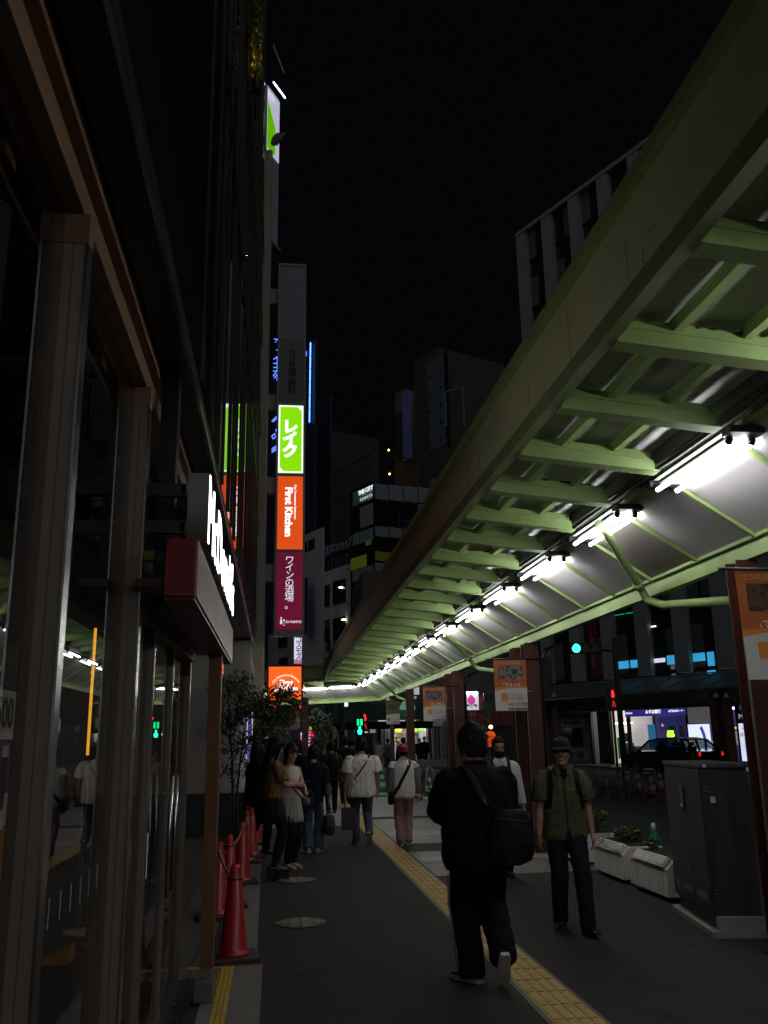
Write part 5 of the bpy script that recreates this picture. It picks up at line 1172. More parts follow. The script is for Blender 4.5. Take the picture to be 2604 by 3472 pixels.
for i, ((a, c), lab) in enumerate(zip(((0, 1), (2, 3), (3, 4), (5, 6), (6, 7)), ('striped rope sagging from the nearest red cone', 'striped rope between the cones behind the post', 'striped rope in the middle of the red cone line', 'striped rope leading toward the violet light pillar', 'farthest striped rope by the brown knit woman'))):
    A = V(CN[a][0], CN[a][1], .625); B_ = V(CN[c][0], CN[c][1], .625); b = MB()
    b.path([A+(B_-A)*(k/14)-V(0, 0, .07*4*(k/14)*(1-k/14)) for k in range(15)], .013, 8)
    tag(b.build('striped_rope', ROPE), lab, 'rope', 'striped ropes between the red cones')

# ================================================================== STREET TREE
BARK = mat('tree_bark', (.055, .045, .035), .9, var=.4, scale=14, bump=.4)
TLEAF = mat('tree_leaf', (.050, .085, .022), .55, var=.55, scale=3)
def tree(name, lab, base, stems, clusters, n, leaf, seed, size):
    r = random.Random(seed); t = thing(name, lab, 'tree', base)
    b = MB()
    for pts, r0 in stems:
        k = len(pts); b.path(pts, [r0*(1-.75*i/(k-1)) for i in range(k)], 8)
    b.build('trunk', BARK, t)
    b = MB(); tw = MB()
    for (c, rad, w_) in clusters:
        c = Vector(c)
        for _ in range(int(n*w_)):
            d = V(r.gauss(0, 1), r.gauss(0, 1), r.gauss(0, 1)).normalized()*(r.random()**.45)
            sc0 = c+V(d.x*rad[0], d.y*rad[1], d.z*rad[2])
            dirn = V(r.gauss(0, 1), r.gauss(0, 1), r.gauss(-.2, .7)).normalized()
            L = size*r.uniform(2, 4.2); tw.path([sc0, sc0+dirn*L*.5+V(0, 0, .01), sc0+dirn*L-V(0, 0, .02)], .0025, 4, cap=False)
            for j in range(5):
                p = sc0+dirn*L*(.2+.2*j)+V(r.gauss(0, 1), r.gauss(0, 1), r.gauss(0, 1))*size*.25
                a = (dirn*.4+V(r.gauss(0, 1), r.gauss(0, 1), r.gauss(-.3, .8))).normalized()*size*r.uniform(.5, 1.0); q = a.cross(V(r.gauss(0, 1), r.gauss(0, 1), r.gauss(0, 1))).normalized()*size*.34
                b.add([p, p+a*.55+q, p+a*1.15-V(0, 0, size*.12), p+a*.5-q], [(0, 1, 2, 3)])
    b.build('crown', leaf, t, recalc=False); tw.build('twigs', BARK, t, recalc=False)
def tp(px, py, Y): return atY(px, py, Y)
Yt = 16.2
base = V(-.62, Yt, 0)
st = [([base+V(-.05, 0, 0), tp(790, 2700, Yt), tp(786, 2560, Yt), tp(778, 2440, Yt), tp(770, 2330, Yt)], .030),
      ([base+V(.02, 0, 0), tp(800, 2720, Yt), tp(812, 2600, Yt), tp(828, 2480, Yt), tp(850, 2360, Yt)], .028),
      ([base+V(.10, .1, 0), tp(838, 2700, Yt), tp(850, 2560, Yt), tp(866, 2470, Yt), tp(900, 2370, Yt-.2), tp(960, 2310, Yt-.4)], .020),
      ([tp(812, 2600, Yt), tp(846, 2510, Yt-.3), tp(905, 2430, Yt-.6), tp(975, 2390, Yt-.8)], .012),
      ([tp(850, 2560, Yt), tp(885, 2520, Yt-.5), tp(940, 2470, Yt-.8)], .010),
      ([base+V(-.18, .15, 0), tp(768, 2760, Yt), tp(790, 2660, Yt), tp(806, 2610, Yt)], .022)]
cl = [(tp(800, 2330, Yt), (.34, .5, .32), 1.0), (tp(770, 2440, Yt), (.28, .45, .28), .8), (tp(850, 2390, Yt-.2), (.36, .5, .30), 1.0), (tp(905, 2405, Yt-.4), (.30, .4, .22), .8), (tp(960, 2352, Yt-.6), (.24, .35, .10), .65),
      (tp(1000, 2385, Yt-.8), (.14, .3, .07), .25), (tp(940, 2430, Yt-.7), (.30, .35, .15), .6), (tp(880, 2500, Yt-.5), (.26, .4, .20), .55), (tp(915, 2480, Yt-.7), (.22, .3, .12), .35), (tp(800, 2530, Yt), (.24, .35, .22), .4), (tp(860, 2590, Yt-.2), (.16, .3, .18), .22), (tp(775, 2620, Yt), (.14, .2, .2), .15)]
tree('street_tree', 'slender multi stemmed street tree with small dark leaves before the orange square sign', tuple(base), st, cl, 150, TLEAF, 4, .058)
Y2 = 36.0
tree('street_tree', 'dark far street tree above the red and violet glowing sign', tuple(tp(1090, 2640, Y2)), [([V(tp(1090, 2640, Y2).x, Y2, 0), tp(1090, 2520, Y2), tp(1088, 2440, Y2)], .06)], [(tp(1086, 2470, Y2), (.42, .5, .55), 1.2), (tp(1080, 2515, Y2), (.34, .4, .30), .7), (tp(1075, 2430, Y2), (.35, .4, .3), .6)], 130, mat('far_leaf', (.035, .06, .02), .6, var=.5), 9, .11)

# ================================================================== SHOPS AT THE END OF THE STREET
YD = 57.0
def dq(par, name, m, x0, y0, x1, y1, Y=YD, d=.08):
    a, c = atY(x0, y0, Y), atY(x1, y1, Y); b = MB(); b.box(a.x, Y-d, c.z, c.x, Y, a.z); return b.build(name, m, par)
ds = thing('drugstore', 'brightly lit drugstore front with packed shelves under a pale green sign', 'shop', tuple(atY(1375, 2595, YD)))
dq(ds, 'sign_board', emit('drug_sign', (.72, .82, .74), .62, .15, .6), 1281, 2410, 1447, 2464, YD, .4)
T_ = mat('drug_ink', (.02, .05, .10), .5, var=0)
c = atY(1412, 2426, YD-.42); text('トイン', 1.0, facing_cam(c), T_, ds, ext=.01, off=.02)
c = atY(1402, 2450, YD-.42); text('、ゲンキ。', .42, facing_cam(c), T_, ds, ext=.01, off=.01)
a, c = atY(1322, 2464, YD), atY(1447, 2590, YD)
b = MB(); b.box(a.x, YD+3.5, c.z, c.x, YD+3.6, a.z); b.box(a.x, YD, a.z+.02, c.x, YD+3.5, a.z+.06); b.box(a.x, YD, c.z-.05, c.x, YD+3.5, c.z); b.box(a.x-.1, YD, c.z, a.x, YD+3.6, a.z); b.box(c.x, YD, c.z, c.x+.1, YD+3.6, a.z); b.build('interior', mat('shop_white', (.7, .7, .68), .6, var=.05), ds)
for i in range(3):
    x0 = a.x+.15+i*.85; b = MB(); b.box(x0, YD+.2, a.z-.10, x0+.72, YD+.34, a.z-.03); b.build('tube_lamp', emit('shop_tube', (1, 1, .97), 11), ds)
b = MB(); b.box(a.x+.1, YD+1.7, a.z-.05, c.x-.1, YD+1.85, a.z); b.build('tube_lamp', emit('shop_tube', (1, 1, .97), 11), ds)
r = random.Random(21)
pm = [mat('pack_'+n, col, .5, var=0) for n, col in (('white', (.7, .7, .68)), ('yellow', (.65, .5, .05)), ('green', (.15, .45, .08)), ('red', (.5, .05, .06)), ('blue', (.06, .14, .35)), ('pink', (.6, .3, .4)), ('orange', (.6, .25, .05)), ('grey', (.3, .3, .32)))]
for k, (yy, z0, z1) in enumerate(((YD+3.0, .15, 1.95), (YD+.6, .1, .75))):
    b = MB(); n_ = 7 if k == 0 else 3
    for j in range(n_):
        z = c.z+z0+(z1-z0)*j/n_; b.box(a.x+.05, yy, z-.03, c.x-.05, yy+.4, z)
    b.build('shelf', mat('shelf_metal', (.5, .5, .5), .5, var=.05), ds)
    b = MB()
    for j in range(n_):
        z = c.z+z0+(z1-z0)*j/n_+.002; x = a.x+.08
        while x < c.x-.2:
            w_ = r.uniform(.05, .16); h_ = r.uniform(.10, .22)
            b.box(x, yy+.02, z, x+w_*.92, yy+.35, z+h_, r.choice((0, 0, 0, 1, 2, 3, 4, 5, 6, 7))); x += w_
    tag(b.build('goods', pm, ds), kind='stuff')
for (x0, y0, x1, y1, m) in ((1340, 2470, 1362, 2484, 1), (1390, 2468, 1412, 2482, 1), (1412, 2470, 1438, 2482, 2), (1330, 2500, 1338, 2530, 6)): dq(ds, 'promo_sheet', pm[m], x0, y0, x1, y1, YD+.4, .02)
dq(ds, 'door_jamb', mat('pale_jamb', (.42, .36, .38), .5, var=.05), 1291, 2466, 1302, 2592, YD, .25); dq(ds, 'door_post', WHITEP, 1304, 2466, 1320, 2592, YD, .2); dq(ds, 'door_jamb', mat('pale_jamb', (.42, .36, .38)), 1448, 2470, 1458, 2594, YD, .25)
dq(ds, 'pink_poster', pm[5], 1293, 2500, 1301, 2560, YD-.26, .01); dq(ds, 'pink_poster', pm[5], 1449, 2480, 1457, 2540, YD-.26, .01)
b = MB(); p = atY(1366, 2350, YD); q = atY(1447, 2408, YD); b.box(p.x-2.5, YD+.1, q.z, q.x+.4, YD+8, q.z+9); b.build('wall', mat('shop_wall_dark', (.06, .06, .06), .7, var=.1), ds)
t = thing('flat_shop', 'dark shop with white panels and a black doorway left of the drugstore', 'shop', tuple(atY(1240, 2595, YD+1)))
Y3 = YD+1
dq(t, 'wall', mat('dim_wall', (.05, .052, .055), .7, var=.1), 1040, 2380, 1281, 2600, Y3+.3, .2)
for (x0, x1) in ((1201, 1215), (1228, 1248), (1254, 1273)): dq(t, 'white_panel', emit('dim_panel', (.42, .46, .44), .34), x0, 2450, x1, 2485, Y3)
dq(t, 'doorway', BLACKP, 1200, 2492, 1280, 2596, Y3, .05)
dq(t, 'lamp', emit('cool_lamp2', (1, .97, .9), 9), 1232, 2477, 1244, 2480, Y3-.1)
for (x0, x1) in ((1198, 1206), (1265, 1277)):
    for j in range(7): dq(t, 'window_poster', mat('poster_dim', (.16, .2, .24), .5, var=.5, scale=8), x0, 2494+j*8, x1, 2500+j*8, Y3-.1, .02)
dq(t, 'white_wall', mat('lit_white_wall', (.5, .5, .48), .6, var=.08), 1138, 2460, 1178, 2560, Y3-.1, .1)
dq(t, 'kanji_plate', INKW, 1160, 2455, 1174, 2472, Y3-.25, .02); cpt = atY(1167, 2463, Y3-.3); text('日', .4, facing_cam(cpt), INKB, t, ext=.003, off=.01)
dq(t, 'orange_plate', mat('orange_dim', (.3, .08, .02), .5, var=.1), 1139, 2452, 1149, 2482, Y3-.25, .02)
t = thing('game_hall', 'game hall front with glowing violet and red vertical panels', 'shop', tuple(atY(1060, 2595, 50)))
Y4 = 50
dq(t, 'wall', mat('dim_wall2', (.045, .05, .048), .7, var=.1), 990, 2400, 1145, 2600, Y4+.3, .2)
dq(t, 'yellow_top', emit('yellow_lit', (.9, .7, .05), .9), 1043, 2462, 1056, 2477, Y4, .1); dq(t, 'yellow_top', emit('yellow_lit', (.9, .7, .05), .9), 1081, 2462, 1089, 2477, Y4, .1)
for j in range(4):
    dq(t, 'violet_panel', emit('violet_lit', (.62, .50, 1.), 1.1), 1044, 2488+j*11.5, 1053, 2496+j*11.5, Y4, .1); dq(t, 'pink_panel', emit('pink_lit', (.9, .2, .35), .8), 1044, 2480+j*13, 1055, 2484+j*13, Y4-.02, .1)
b = MB(); r = random.Random(5)
for i in range(90): p = atY(r.uniform(1054, 1068), r.uniform(2479, 2530), Y4-.15); b.cbox(p, (.07, .04, .07))
tag(b.build('red_bead', emit('red_bead', (.95, .03, .06), 1.2), t), kind='stuff')
for j in range(5): dq(t, 'edge_light', emit(('pink_lit' if j % 2 else 'violet_lit'), (1, 1, 1)), 1019, 2484+j*11, 1023, 2494+j*11, Y4, .1)
dq(t, 'white_board', emit('dim_board', (.45, .46, .46), .32), 1089, 2456, 1111, 2476, Y4, .1); dq(t, 'blue_plate', mat('blue_plate', (.03, .04, .25), .5, var=.1), 1078, 2480, 1087, 2489, Y4, .1)
dq(t, 'grey_board', emit('dim_board2', (.34, .34, .34), .2), 1088, 2479, 1112, 2490, Y4, .1)
dq(t, 'yellow_lamp', emit('yellow_lit', (.9, .7, .05), .9), 1000, 2531, 1010, 2537, Y4-.1, .1); dq(t, 'red_lamp', emit('pink_lit', (.9, .2, .35), .8), 1001, 2539, 1009, 2548, Y4-.1, .1)
dq(t, 'green_glass', emit('green_glass', (.06, .12, .09), .25), 1090, 2505, 1112, 2560, Y4-.02, .05)
dq(t, 'blue_shutter', mat('blue_shutter', (.06, .12, .18), .5, var=.1), 995, 2474, 1009, 2505, Y4-.1, .1)
for (px, py, m) in ((900, 2462, 'a'), (903, 2505, 'a'), (986, 2533, 'b'), (930, 2396, 'r'), (926, 2408, 'r'), (965, 2382, 'w'), (1015, 2397, 'r'), (905, 2360, 'a'), (946, 2320, 'g')):
    c_ = {'a': ('star_white', (.75, .9, 1.), 2.), 'b': ('star_teal', (.2, .6, .7), 1.2), 'r': ('star_red', (1., .05, .08), 1.5), 'w': ('star_warm', (1., .75, .5), 2.), 'g': ('star_green', (.05, 1., .4), 2.)}[m]
    p = atY(px, py, 44); t2 = thing('street_lamp', 'small distant %s street light point among the leaves' % {'a': 'white', 'b': 'teal', 'r': 'red', 'w': 'warm', 'g': 'green'}[m], 'lamp', tuple(p), 0, 'far small street lights')
    b = MB(); b.ell(p, (.09, .05, .09)); b.build('globe', emit(*c_), t2); b = MB(); b.tube(p-V(0, -.1, 0), p-V(0, -.1, 3), .02, 6); b.build('post', POLE, t2)
p = atY(1128, 2485, 47); t = thing('round_mirror_sign', 'pale round sign on a thin pole beside the dark street pole', 'sign', (p.x, 47, 0))
b = MB(); b.rings([[V(p.x+.24*math.cos(a*.2618), y, p.z+.36*math.sin(a*.2618)) for a in range(24)] for y in (46.95, 47)]); b.build('disc', mat('cream_disc', (.45, .40, .30), .5, var=.1), t); b = MB(); b.tube((p.x-.1, 47.05, 0), (p.x-.1, 47.05, p.z), .05, 8); b.build('pole', mat('pale_pole', (.2, .2, .22), .5, var=.1), t)
# far green arcade crossing the view
t = thing('far_arcade', 'dark green arcade roof crossing at the far end of the footpath', 'arcade', tuple(atY(1200, 2450, 46)))
ya, yb = 50.0, 47.5
A0, A1 = atY(1060, 2392, ya), atY(1470, 2385, ya); B0, B1 = atY(1060, 2446, yb), atY(1470, 2440, yb)
b = MB(); b.slab([A0, A1, B1, B0], (0, 0, .04)); b.build('roof', mat('far_green_roof', (.035, .06, .055), .35, var=.25), t)
b = MB(); b.slab([B0-V(0, 0, .05), B1-V(0, 0, .05), B1-V(0, -.6, .42), B0-V(0, -.6, .42)], (0, 0, -.02)); b.build('valance', mat('far_green_strip', (.02, .10, .06), .4, var=.2), t)
for i in range(13):
    f = i/12; b = MB(); b.bar(A0+(A1-A0)*f+V(0, 0, .06), B0+(B1-B0)*min(1, f)+V(0, 0, .06), .05, .05); b.build('rib', mat('far_rib2', (.04, .05, .045), .5, var=.1), t)
p = atY(1112, 2385, 46.8); b = MB(); b.cbox(atY(1170, 2388, 46.5), (.30, .1, .22)); b.build('lit_box', emit('cool_box', (.75, .75, 1.), 1.4), t)
t = thing('corner_billboard', 'blue sign strip with white boxes behind the red brown pillar', 'sign', tuple(atY(1350, 2370, 52)))
dq(t, 'strip', mat('blue_strip', (.035, .035, .16), .5, var=.1), 1290, 2362, 1420, 2376, 52, .2); dq(t, 'white_box', emit('white_box', (.6, .6, .65), .4), 1309, 2367, 1327, 2375, 51.7, .05); dq(t, 'white_box', emit('white_box', (.6, .6, .65), .4), 1393, 2361, 1412, 2369, 51.7, .05)
dq(t, 'white_fascia', emit('white_fascia', (.7, .72, .75), .5), 1375, 2330, 1420, 2355, 52.3, .2)
t = thing('cone_lamp', 'green and white conical shop lamp beside the red brown pillar', 'lamp', tuple(atY(1385, 2410, 50)))
p = atY(1388, 2408, 49); b = MB(); b.path([p+V(-.3, 0, .45), p+V(.25, 0, .05), p+V(.3, 0, 0)], [.50, .14, .02], 16); b.build('shade', emit('teal_shade', (.30, .62, .50), .30), t); b = MB(); b.path([p+V(.12, -.1, -.22), p+V(-.25, -.1, -.45)], [.10, .02], 8); b.build('green_rim', mat('green_rim', (.02, .2, .1), .4, var=.1), t)
# block right of the drugstore: shutters, peach sign, lantern
rb = thing('row_of_shops', 'dim row of closed shops with grey shutters and a green gutter right of the drugstore', 'shop', tuple(atY(1560, 2590, 54)))
Y5 = 54.0
dq(rb, 'wall', mat('rowshop_wall', (.16, .16, .155), .7, var=.15), 1461, 2440, 1860, 2600, Y5+.3, .2)
dq(rb, 'upper_wall', mat('rowshop_upper', (.075, .075, .085), .7, var=.12), 1415, 2230, 1870, 2440, Y5+1.2, .2)
for (x0, x1) in ((1464, 1476), (1478, 1486), (1489, 1500)): dq(rb, 'shutter_post', mat('shutter_grey', (.22, .22, .205), .6, var=.1), x0, 2470, x1, 2594, Y5, .12)
dq(rb, 'closed_shutter', mat('shutter_line', (.12, .12, .115), .6, var=.15, stretch=(1, 1, 14)), 1543, 2468, 1580, 2600, Y5, .1)
dq(rb, 'white_panel', mat('pale_board', (.5, .5, .48), .5, var=.06), 1468, 2444, 1500, 2462, Y5-.1, .1)
dq(rb, 'poster', emit('white_box', (.6, .6, .65), .4), 1545, 2420, 1556, 2462, Y5-.12, .04); dq(rb, 'poster_frame', mat('poster_dim', (.16, .2, .24)), 1544, 2416, 1574, 2466, Y5-.05, .04)
for (x0, x1) in ((1520, 1535), (1548, 1566), (1570, 1582)): dq(rb, 'window', WD, x0, 2302, x1, 2352, Y5+.95, .05)
dq(rb, 'dark_shop', BLACKP, 1662, 2462, 1850, 2600, Y5-.05, .1)
t = thing('peach_sign', 'white sign with a pink peach emblem lit from above', 'sign', tuple(atY(1598, 2380, 53)))
Y6 = 52.8
dq(t, 'board', emit('peach_board', (.82, .84, .95), .62, .1), 1576, 2354, 1621, 2407, Y6, .25); dq(t, 'side_panel', mat('red_side', (.35, .04, .05), .5, var=.1), 1622, 2360, 1640, 2406, Y6+.1, .1)
p = atY(1598, 2374, Y6-.28); b = MB(); b.ell(p, (.24, .03, .25)); b.path([p+V(0, 0, .2), p+V(0, 0, .38)], [.12, .01], 10); b.build('peach', emit('peach_pink', (.62, .06, .32), .75), t)
b = MB(); b.slab([p+V(-.40, 0, -.36), p+V(-.05, 0, -.30), p+V(-.22, 0, -.22)], (0, .02, 0)); b.slab([p+V(.40, 0, -.36), p+V(.05, 0, -.30), p+V(.22, 0, -.22)], (0, .02, 0)); b.build('leaf_pair', mat('violet_leaf', (.08, .05, .25), .5, var=0), t)
c = atY(1598, 2395, Y6-.28); text('バーミヤン', .26, facing_cam(c), INKB, t, ext=.004, off=.004)
b = MB()
for i in range(4): q = atY(1580+i*12, 2350, Y6-.6); b.ell(q, (.08, .08, .08)); b.bar(q, q+V(0, .6, .12), .03, .03)
b.build('floodlight', emit('flood_white', (1., 1., 1.), 9), t)
t = thing('camera_shop_sign', 'dim red shop sign with pale katakana under the peach sign', 'sign', tuple(atY(1630, 2435, 53)))
dq(t, 'board', mat('camera_red', (.14, .012, .025), .5, var=.15), 1593, 2412, 1740, 2456, 53.4, .2)
c = atY(1618, 2433, 53.15); text('カメ', .62, facing_cam(c), mat('pink_dim', (.30, .12, .14), .5, var=0), t, ext=.01, off=.01); c = atY(1706, 2430, 53.15); text('ジェケ', .56, facing_cam(c), mat('pink_dim2', (.16, .06, .07), .5, var=0), t, ext=.01, off=.01)
t = thing('paper_lantern', 'glowing orange paper lantern hanging before the dark shop', 'lantern', tuple(atY(1664, 2508, 50)))
p = atY(1664, 2506, 50); b = MB(); b.lathe([(.12, -.42), (.24, -.34), (.28, -.1), (.28, .12), (.24, .34), (.12, .42)], p, 18); b.build('paper', emit('lantern_orange', (1., .12, .01), .62, .45, 4), t)
b = MB(); b.lathe([(.12, -.48), (.13, -.42), (.02, -.42)], p, 12); b.lathe([(.02, .42), (.13, .42), (.12, .48)], p, 12); b.build('cap', BLACKP, t)
b = MB()
for (dx, dz, w_, h_) in ((0, .05, .03, .4), (0, .12, .26, .03), (0, -.06, .24, .03), (-.08, -.16, .03, .14)): b.cbox(p+V(dx, -.29, dz), (w_, .01, h_))
b.build('brush_mark', INKB, t)
q = atY(1664, 2465, 50); b = MB(); b.ell(q, (.10, .08, .10)); b.build('bulb', emit('bulb_warm', (1., .55, .15), 14), t)
t = thing('green_lamp_frame', 'dark blue lamp frame with green ivy-like trim beside the peach sign', 'lamp', tuple(atY(1650, 2370, 51)))
dq(t, 'panel', mat('blue_panel_d', (.02, .03, .10), .3, var=.2), 1638, 2352, 1668, 2378, 51, .2); dq(t, 'trim', mat('green_trim', (.02, .14, .03), .5, var=.4), 1632, 2380, 1668, 2408, 51, .2); dq(t, 'stem', mat('green_trim', (.02, .14, .03)), 1650, 2410, 1660, 2450, 51.1, .1)
b = MB(); q0, q1 = atY(1430, 2597, 45), atY(1500, 2600, 45); b.box(q0.x-.5, 44.6, .3, q1.x+1.5, 45, .62); tag(b.build('guard_rail', mat('rail_grey', (.30, .28, .28), .6, var=.15)), 'pale horizontal guard rail across the road behind the pink capped man', 'guard rail')
# ================================================================== PEOPLE
SKIN = mat('skin', (.40, .225, .155), .55, var=.12, scale=14)
SKIN_P = mat('skin_pale', (.42, .25, .185), .55, var=.10, scale=14)
HAIRB = mat('hair_black', (.006, .005, .005), .62, var=.4, scale=30, stretch=(3, 3, .4), bump=.5, bscale=60, spec=.18)
HAIRD = mat('hair_brown', (.030, .012, .010), .6, var=.4, scale=30, stretch=(3, 3, .4), bump=.5, bscale=60, spec=.2)
def cloth(name, col, rough=.85, var=.14, scale=5): return mat(name, col, rough, var=var, scale=scale, bump=.16, bscale=260, spec=.15)
def ik(a, b, l1, l2, pole):
    a, b = Vector(a), Vector(b); d = b-a; L = min(d.length, (l1+l2)*.998); n = d.normalized(); b = a+n*L
    x = (l1*l1-l2*l2+L*L)/(2*L); h = math.sqrt(max(0, l1*l1-x*x)); p = Vector(pole); p = (p-n*p.dot(n)).normalized()
    return a+n*x+p*h, b
def fuse(mb, name, m, parent, vox=.012, smooth=4, wr=0., wfreq=9., seed=0, fold=0., drape=0.):
    me = bpy.data.meshes.new('raw'); me.from_pydata([tuple(p) for p in mb.v], [], mb.f)
    bm = bmesh.new(); bm.from_mesh(me); bmesh.ops.recalc_face_normals(bm, faces=bm.faces); bm.to_mesh(me); bm.free()
    o = bpy.data.objects.new('raw', me); COL.objects.link(o)
    r = o.modifiers.new('r', 'REMESH'); r.mode = 'VOXEL'; r.voxel_size = vox; r.use_smooth_shade = True
    s_ = o.modifiers.new('s', 'SMOOTH'); s_.factor = .5; s_.iterations = smooth
    dg = bpy.context.evaluated_depsgraph_get(); out = bpy.data.meshes.new_from_object(o.evaluated_get(dg)); bpy.data.objects.remove(o)
    if wr or fold or drape:
        off = V(seed*3.1, seed*1.7, seed)
        ns = [v.normal.copy() for v in out.vertices]
        for v, n in zip(out.vertices, ns):
            p = v.co; q = V(p.x*wfreq, p.y*wfreq, p.z*wfreq*.8)+off
            d = noise.noise(q)*wr+noise.noise(q*2.3)*wr*.5
            if fold:
                w_ = noise.noise(V(p.x*6, p.y*6, p.z*3)+off); d += fold*(1-abs(math.sin(p.z*26+w_*5+p.x*8)))**3*(.4+w_)
            if drape:
                h_ = noise.noise(V(p.x*13, p.y*13, p.z*2.2)+off); d += drape*(1-abs(h_)*3.2)*.6 if abs(h_) < .5 else 0
                d += drape*.7*noise.noise(V(p.x*7+p.z*2, p.y*7, p.z*1.6)+off)
            v.co = p+n*d
    out.name = name; out.materials.clear(); out.materials.append(m)
    for p in out.polygons: p.use_smooth = True; p.material_index = 0
    ob = bpy.data.objects.new(name, out); COL.objects.link(ob); ob.parent = parent; _XF[ob.name] = _XF[parent.name]
    return ob
def oval(c, rx, ry, n=20, tilt=0., pw=2.3):
    c = Vector(c); r = []
    for k in range(n):
        a = 2*math.pi*k/n; ca, sa = math.cos(a), math.sin(a)
        x = abs(ca)**(2/pw)*(1 if ca > 0 else -1)*rx; y = abs(sa)**(2/pw)*(1 if sa > 0 else -1)*ry
        r.append(c+V(x, y, tilt*y))
    return r
class Person:
    """local axes: +Y is where the person faces, +X their right, Z up; built for 1.72 m and scaled"""
    def __init__(s, lab, x, y, head, H=1.70, w=1., lean=0., z0=.004, vox=.012, group=None):
        s.t = thing('person', lab, 'person', (x, y, z0), head, group); s.k = H/1.72; s.w = w; s.vox = vox; s.lean = lean
        s.sh = {}; s.el = {}; s.wr = {}; s.hip = {}; s.kn = {}; s.an = {}; s.toe = {}
    def P(s, x, y, z): return V(x*s.k, (y+s.lean*z*z/3)*s.k, z*s.k)
    def pose(s, feet, hands, shw=.185, bob=0., poleL=None, poleR=None):
        k = s.k; s.bob = bob
        for i, n in ((1, 'R'), (-1, 'L')):
            s.hip[n] = s.P(i*.088*s.w, 0, .90+bob); s.sh[n] = s.P(i*shw*s.w, -.015, 1.372+bob)
            f = feet[n]; s.an[n] = V(f[0]*k, f[1]*k, (f[2]+.085)*k); s.yaw = getattr(s, 'yaw', {}); s.yaw[n] = f[3] if len(f) > 3 else 0.; s.pitch = getattr(s, 'pitch', {}); s.pitch[n] = f[4] if len(f) > 4 else 0.
            s.kn[n], s.an[n] = ik(s.hip[n], s.an[n], .43*k, .425*k, (i*.08, 1, 0))
            h = hands[n]; pole = (poleR if n == 'R' else poleL) or (i*.55, -1, -.15)
            s.el[n], s.wr[n] = ik(s.sh[n], V(h[0]*k, h[1]*k, h[2]*k), .285*k, .245*k, pole)
        return s
    def hand(s, mb, n, curl=.5, fwd=None):
        k = s.k; i = 1 if n == 'R' else -1; d = (s.wr[n]-s.el[n]).normalized() if fwd is None else Vector(fwd).normalized()
        side = d.cross(V(i, 0, 0) if abs(d.x) < .8 else V(0, 0, 1)).normalized()   # across the palm
        pal = side.cross(d).normalized()
        if pal.dot(V(-i, 0, 0)) < 0: pal = -pal
        w = s.wr[n]; mb.path([w-d*.01*k, w+d*.045*k, w+d*.09*k], [(.027*k, .018*k), (.040*k, .017*k), (.040*k, .014*k)], 10, up=pal)
        fr = max(.0085, s.vox*.75)*k
        for j, (o, L) in enumerate(((-.030, .068), (-.010, .078), (.010, .074), (.029, .060))):
            b0 = w+d*.085*k+side*o*k; a1 = curl*.7; a2 = curl*1.5
            p1 = b0+(d*math.cos(a1)+pal*math.sin(a1))*L*.5*k; p2 = p1+(d*math.cos(a2)+pal*math.sin(a2))*L*.5*k
            mb.path([b0-d*.02*k, b0, p1, p2], [fr*1.1, fr*1.1, fr, fr*.85], 8)
        sg = 1 if (side.dot(V(0, 1, 0)) > 0 or side.dot(V(0, 0, 1)) > .3) else -1
        b0 = w+d*.03*k+side*.03*sg*k; p1 = b0+(d*.6+side*.6*sg+pal*.35)*.035*k; mb.path([b0, p1, p1+(d*.85+pal*.4)*.032*k], [fr*1.35, fr*1.2, fr*.95], 8)
    def body(s, skin=SKIN, face=True, hd=(0, 0), turn=0., nod=0., legs=True, headscale=1., curl=.5, fwd=None, arms=True):
        k = s.k; mb = MB(); b = s.bob
        s.hc = s.P(hd[0], .02+hd[1], 1.595+b); X = Matrix.Rotation(turn, 3, 'Z') @ Matrix.Rotation(nod, 3, 'X'); s.HX = X; hs = headscale*k; s.hs = hs
        def hp(x, y, z): return s.hc+X @ V(x*hs, y*hs, z*hs)
        s.hp = hp
        rows = [(-.118, .030, .028, .052), (-.105, .046, .050, .035), (-.075, .058, .068, .018), (-.03, .068, .086, .004), (.02, .075, .096, -.004), (.06, .074, .096, -.008), (.09, .062, .080, -.012), (.112, .036, .046, -.012), (.122, .010, .012, -.012)]
        mb.rings([[hp(rx*math.cos(a*.3142), y0+ry*math.sin(a*.3142), z) for a in range(20)] for z, rx, ry, y0 in rows])
        if face:
            mb.path([hp(0, .092, .012), hp(0, .107, -.022), hp(0, .094, -.036)], [.008*hs, .015*hs, .012*hs], 8)
            mb.ell(hp(0, .083, -.068), (.022*hs, .012*hs, .010*hs), 10); mb.ell(hp(0, .080, -.10), (.022*hs, .018*hs, .016*hs), 10)
            for i in (-1, 1): mb.ell(hp(i*.036, .074, -.03), (.022*hs, .018*hs, .020*hs), 10); mb.path([hp(i*.055, .080, .035), hp(i*.018, .093, .032)], [.006*hs, .008*hs], 6)
        for i in (-1, 1): mb.ell(hp(i*.076, -.005, -.012), (.012*hs, .020*hs, .032*hs), 10)
        mb.path([s.P(0, -.02, 1.40+b), s.P(hd[0]*.3, -.008+hd[1]*.4, 1.47+b), hp(0, -.012, -.075)], [.062*k, .053*k, .052*k], 14)
        w = s.w
        rs = [oval(s.P(0, 0, z+b), rx*w*k, ry*w*k, 20) for z, rx, ry in ((.86, .13, .09), (.95, .155, .105), (1.08, .135, .095), (1.22, .155, .105), (1.34, .165, .10), (1.41, .12, .07))]
        mb.rings(rs)
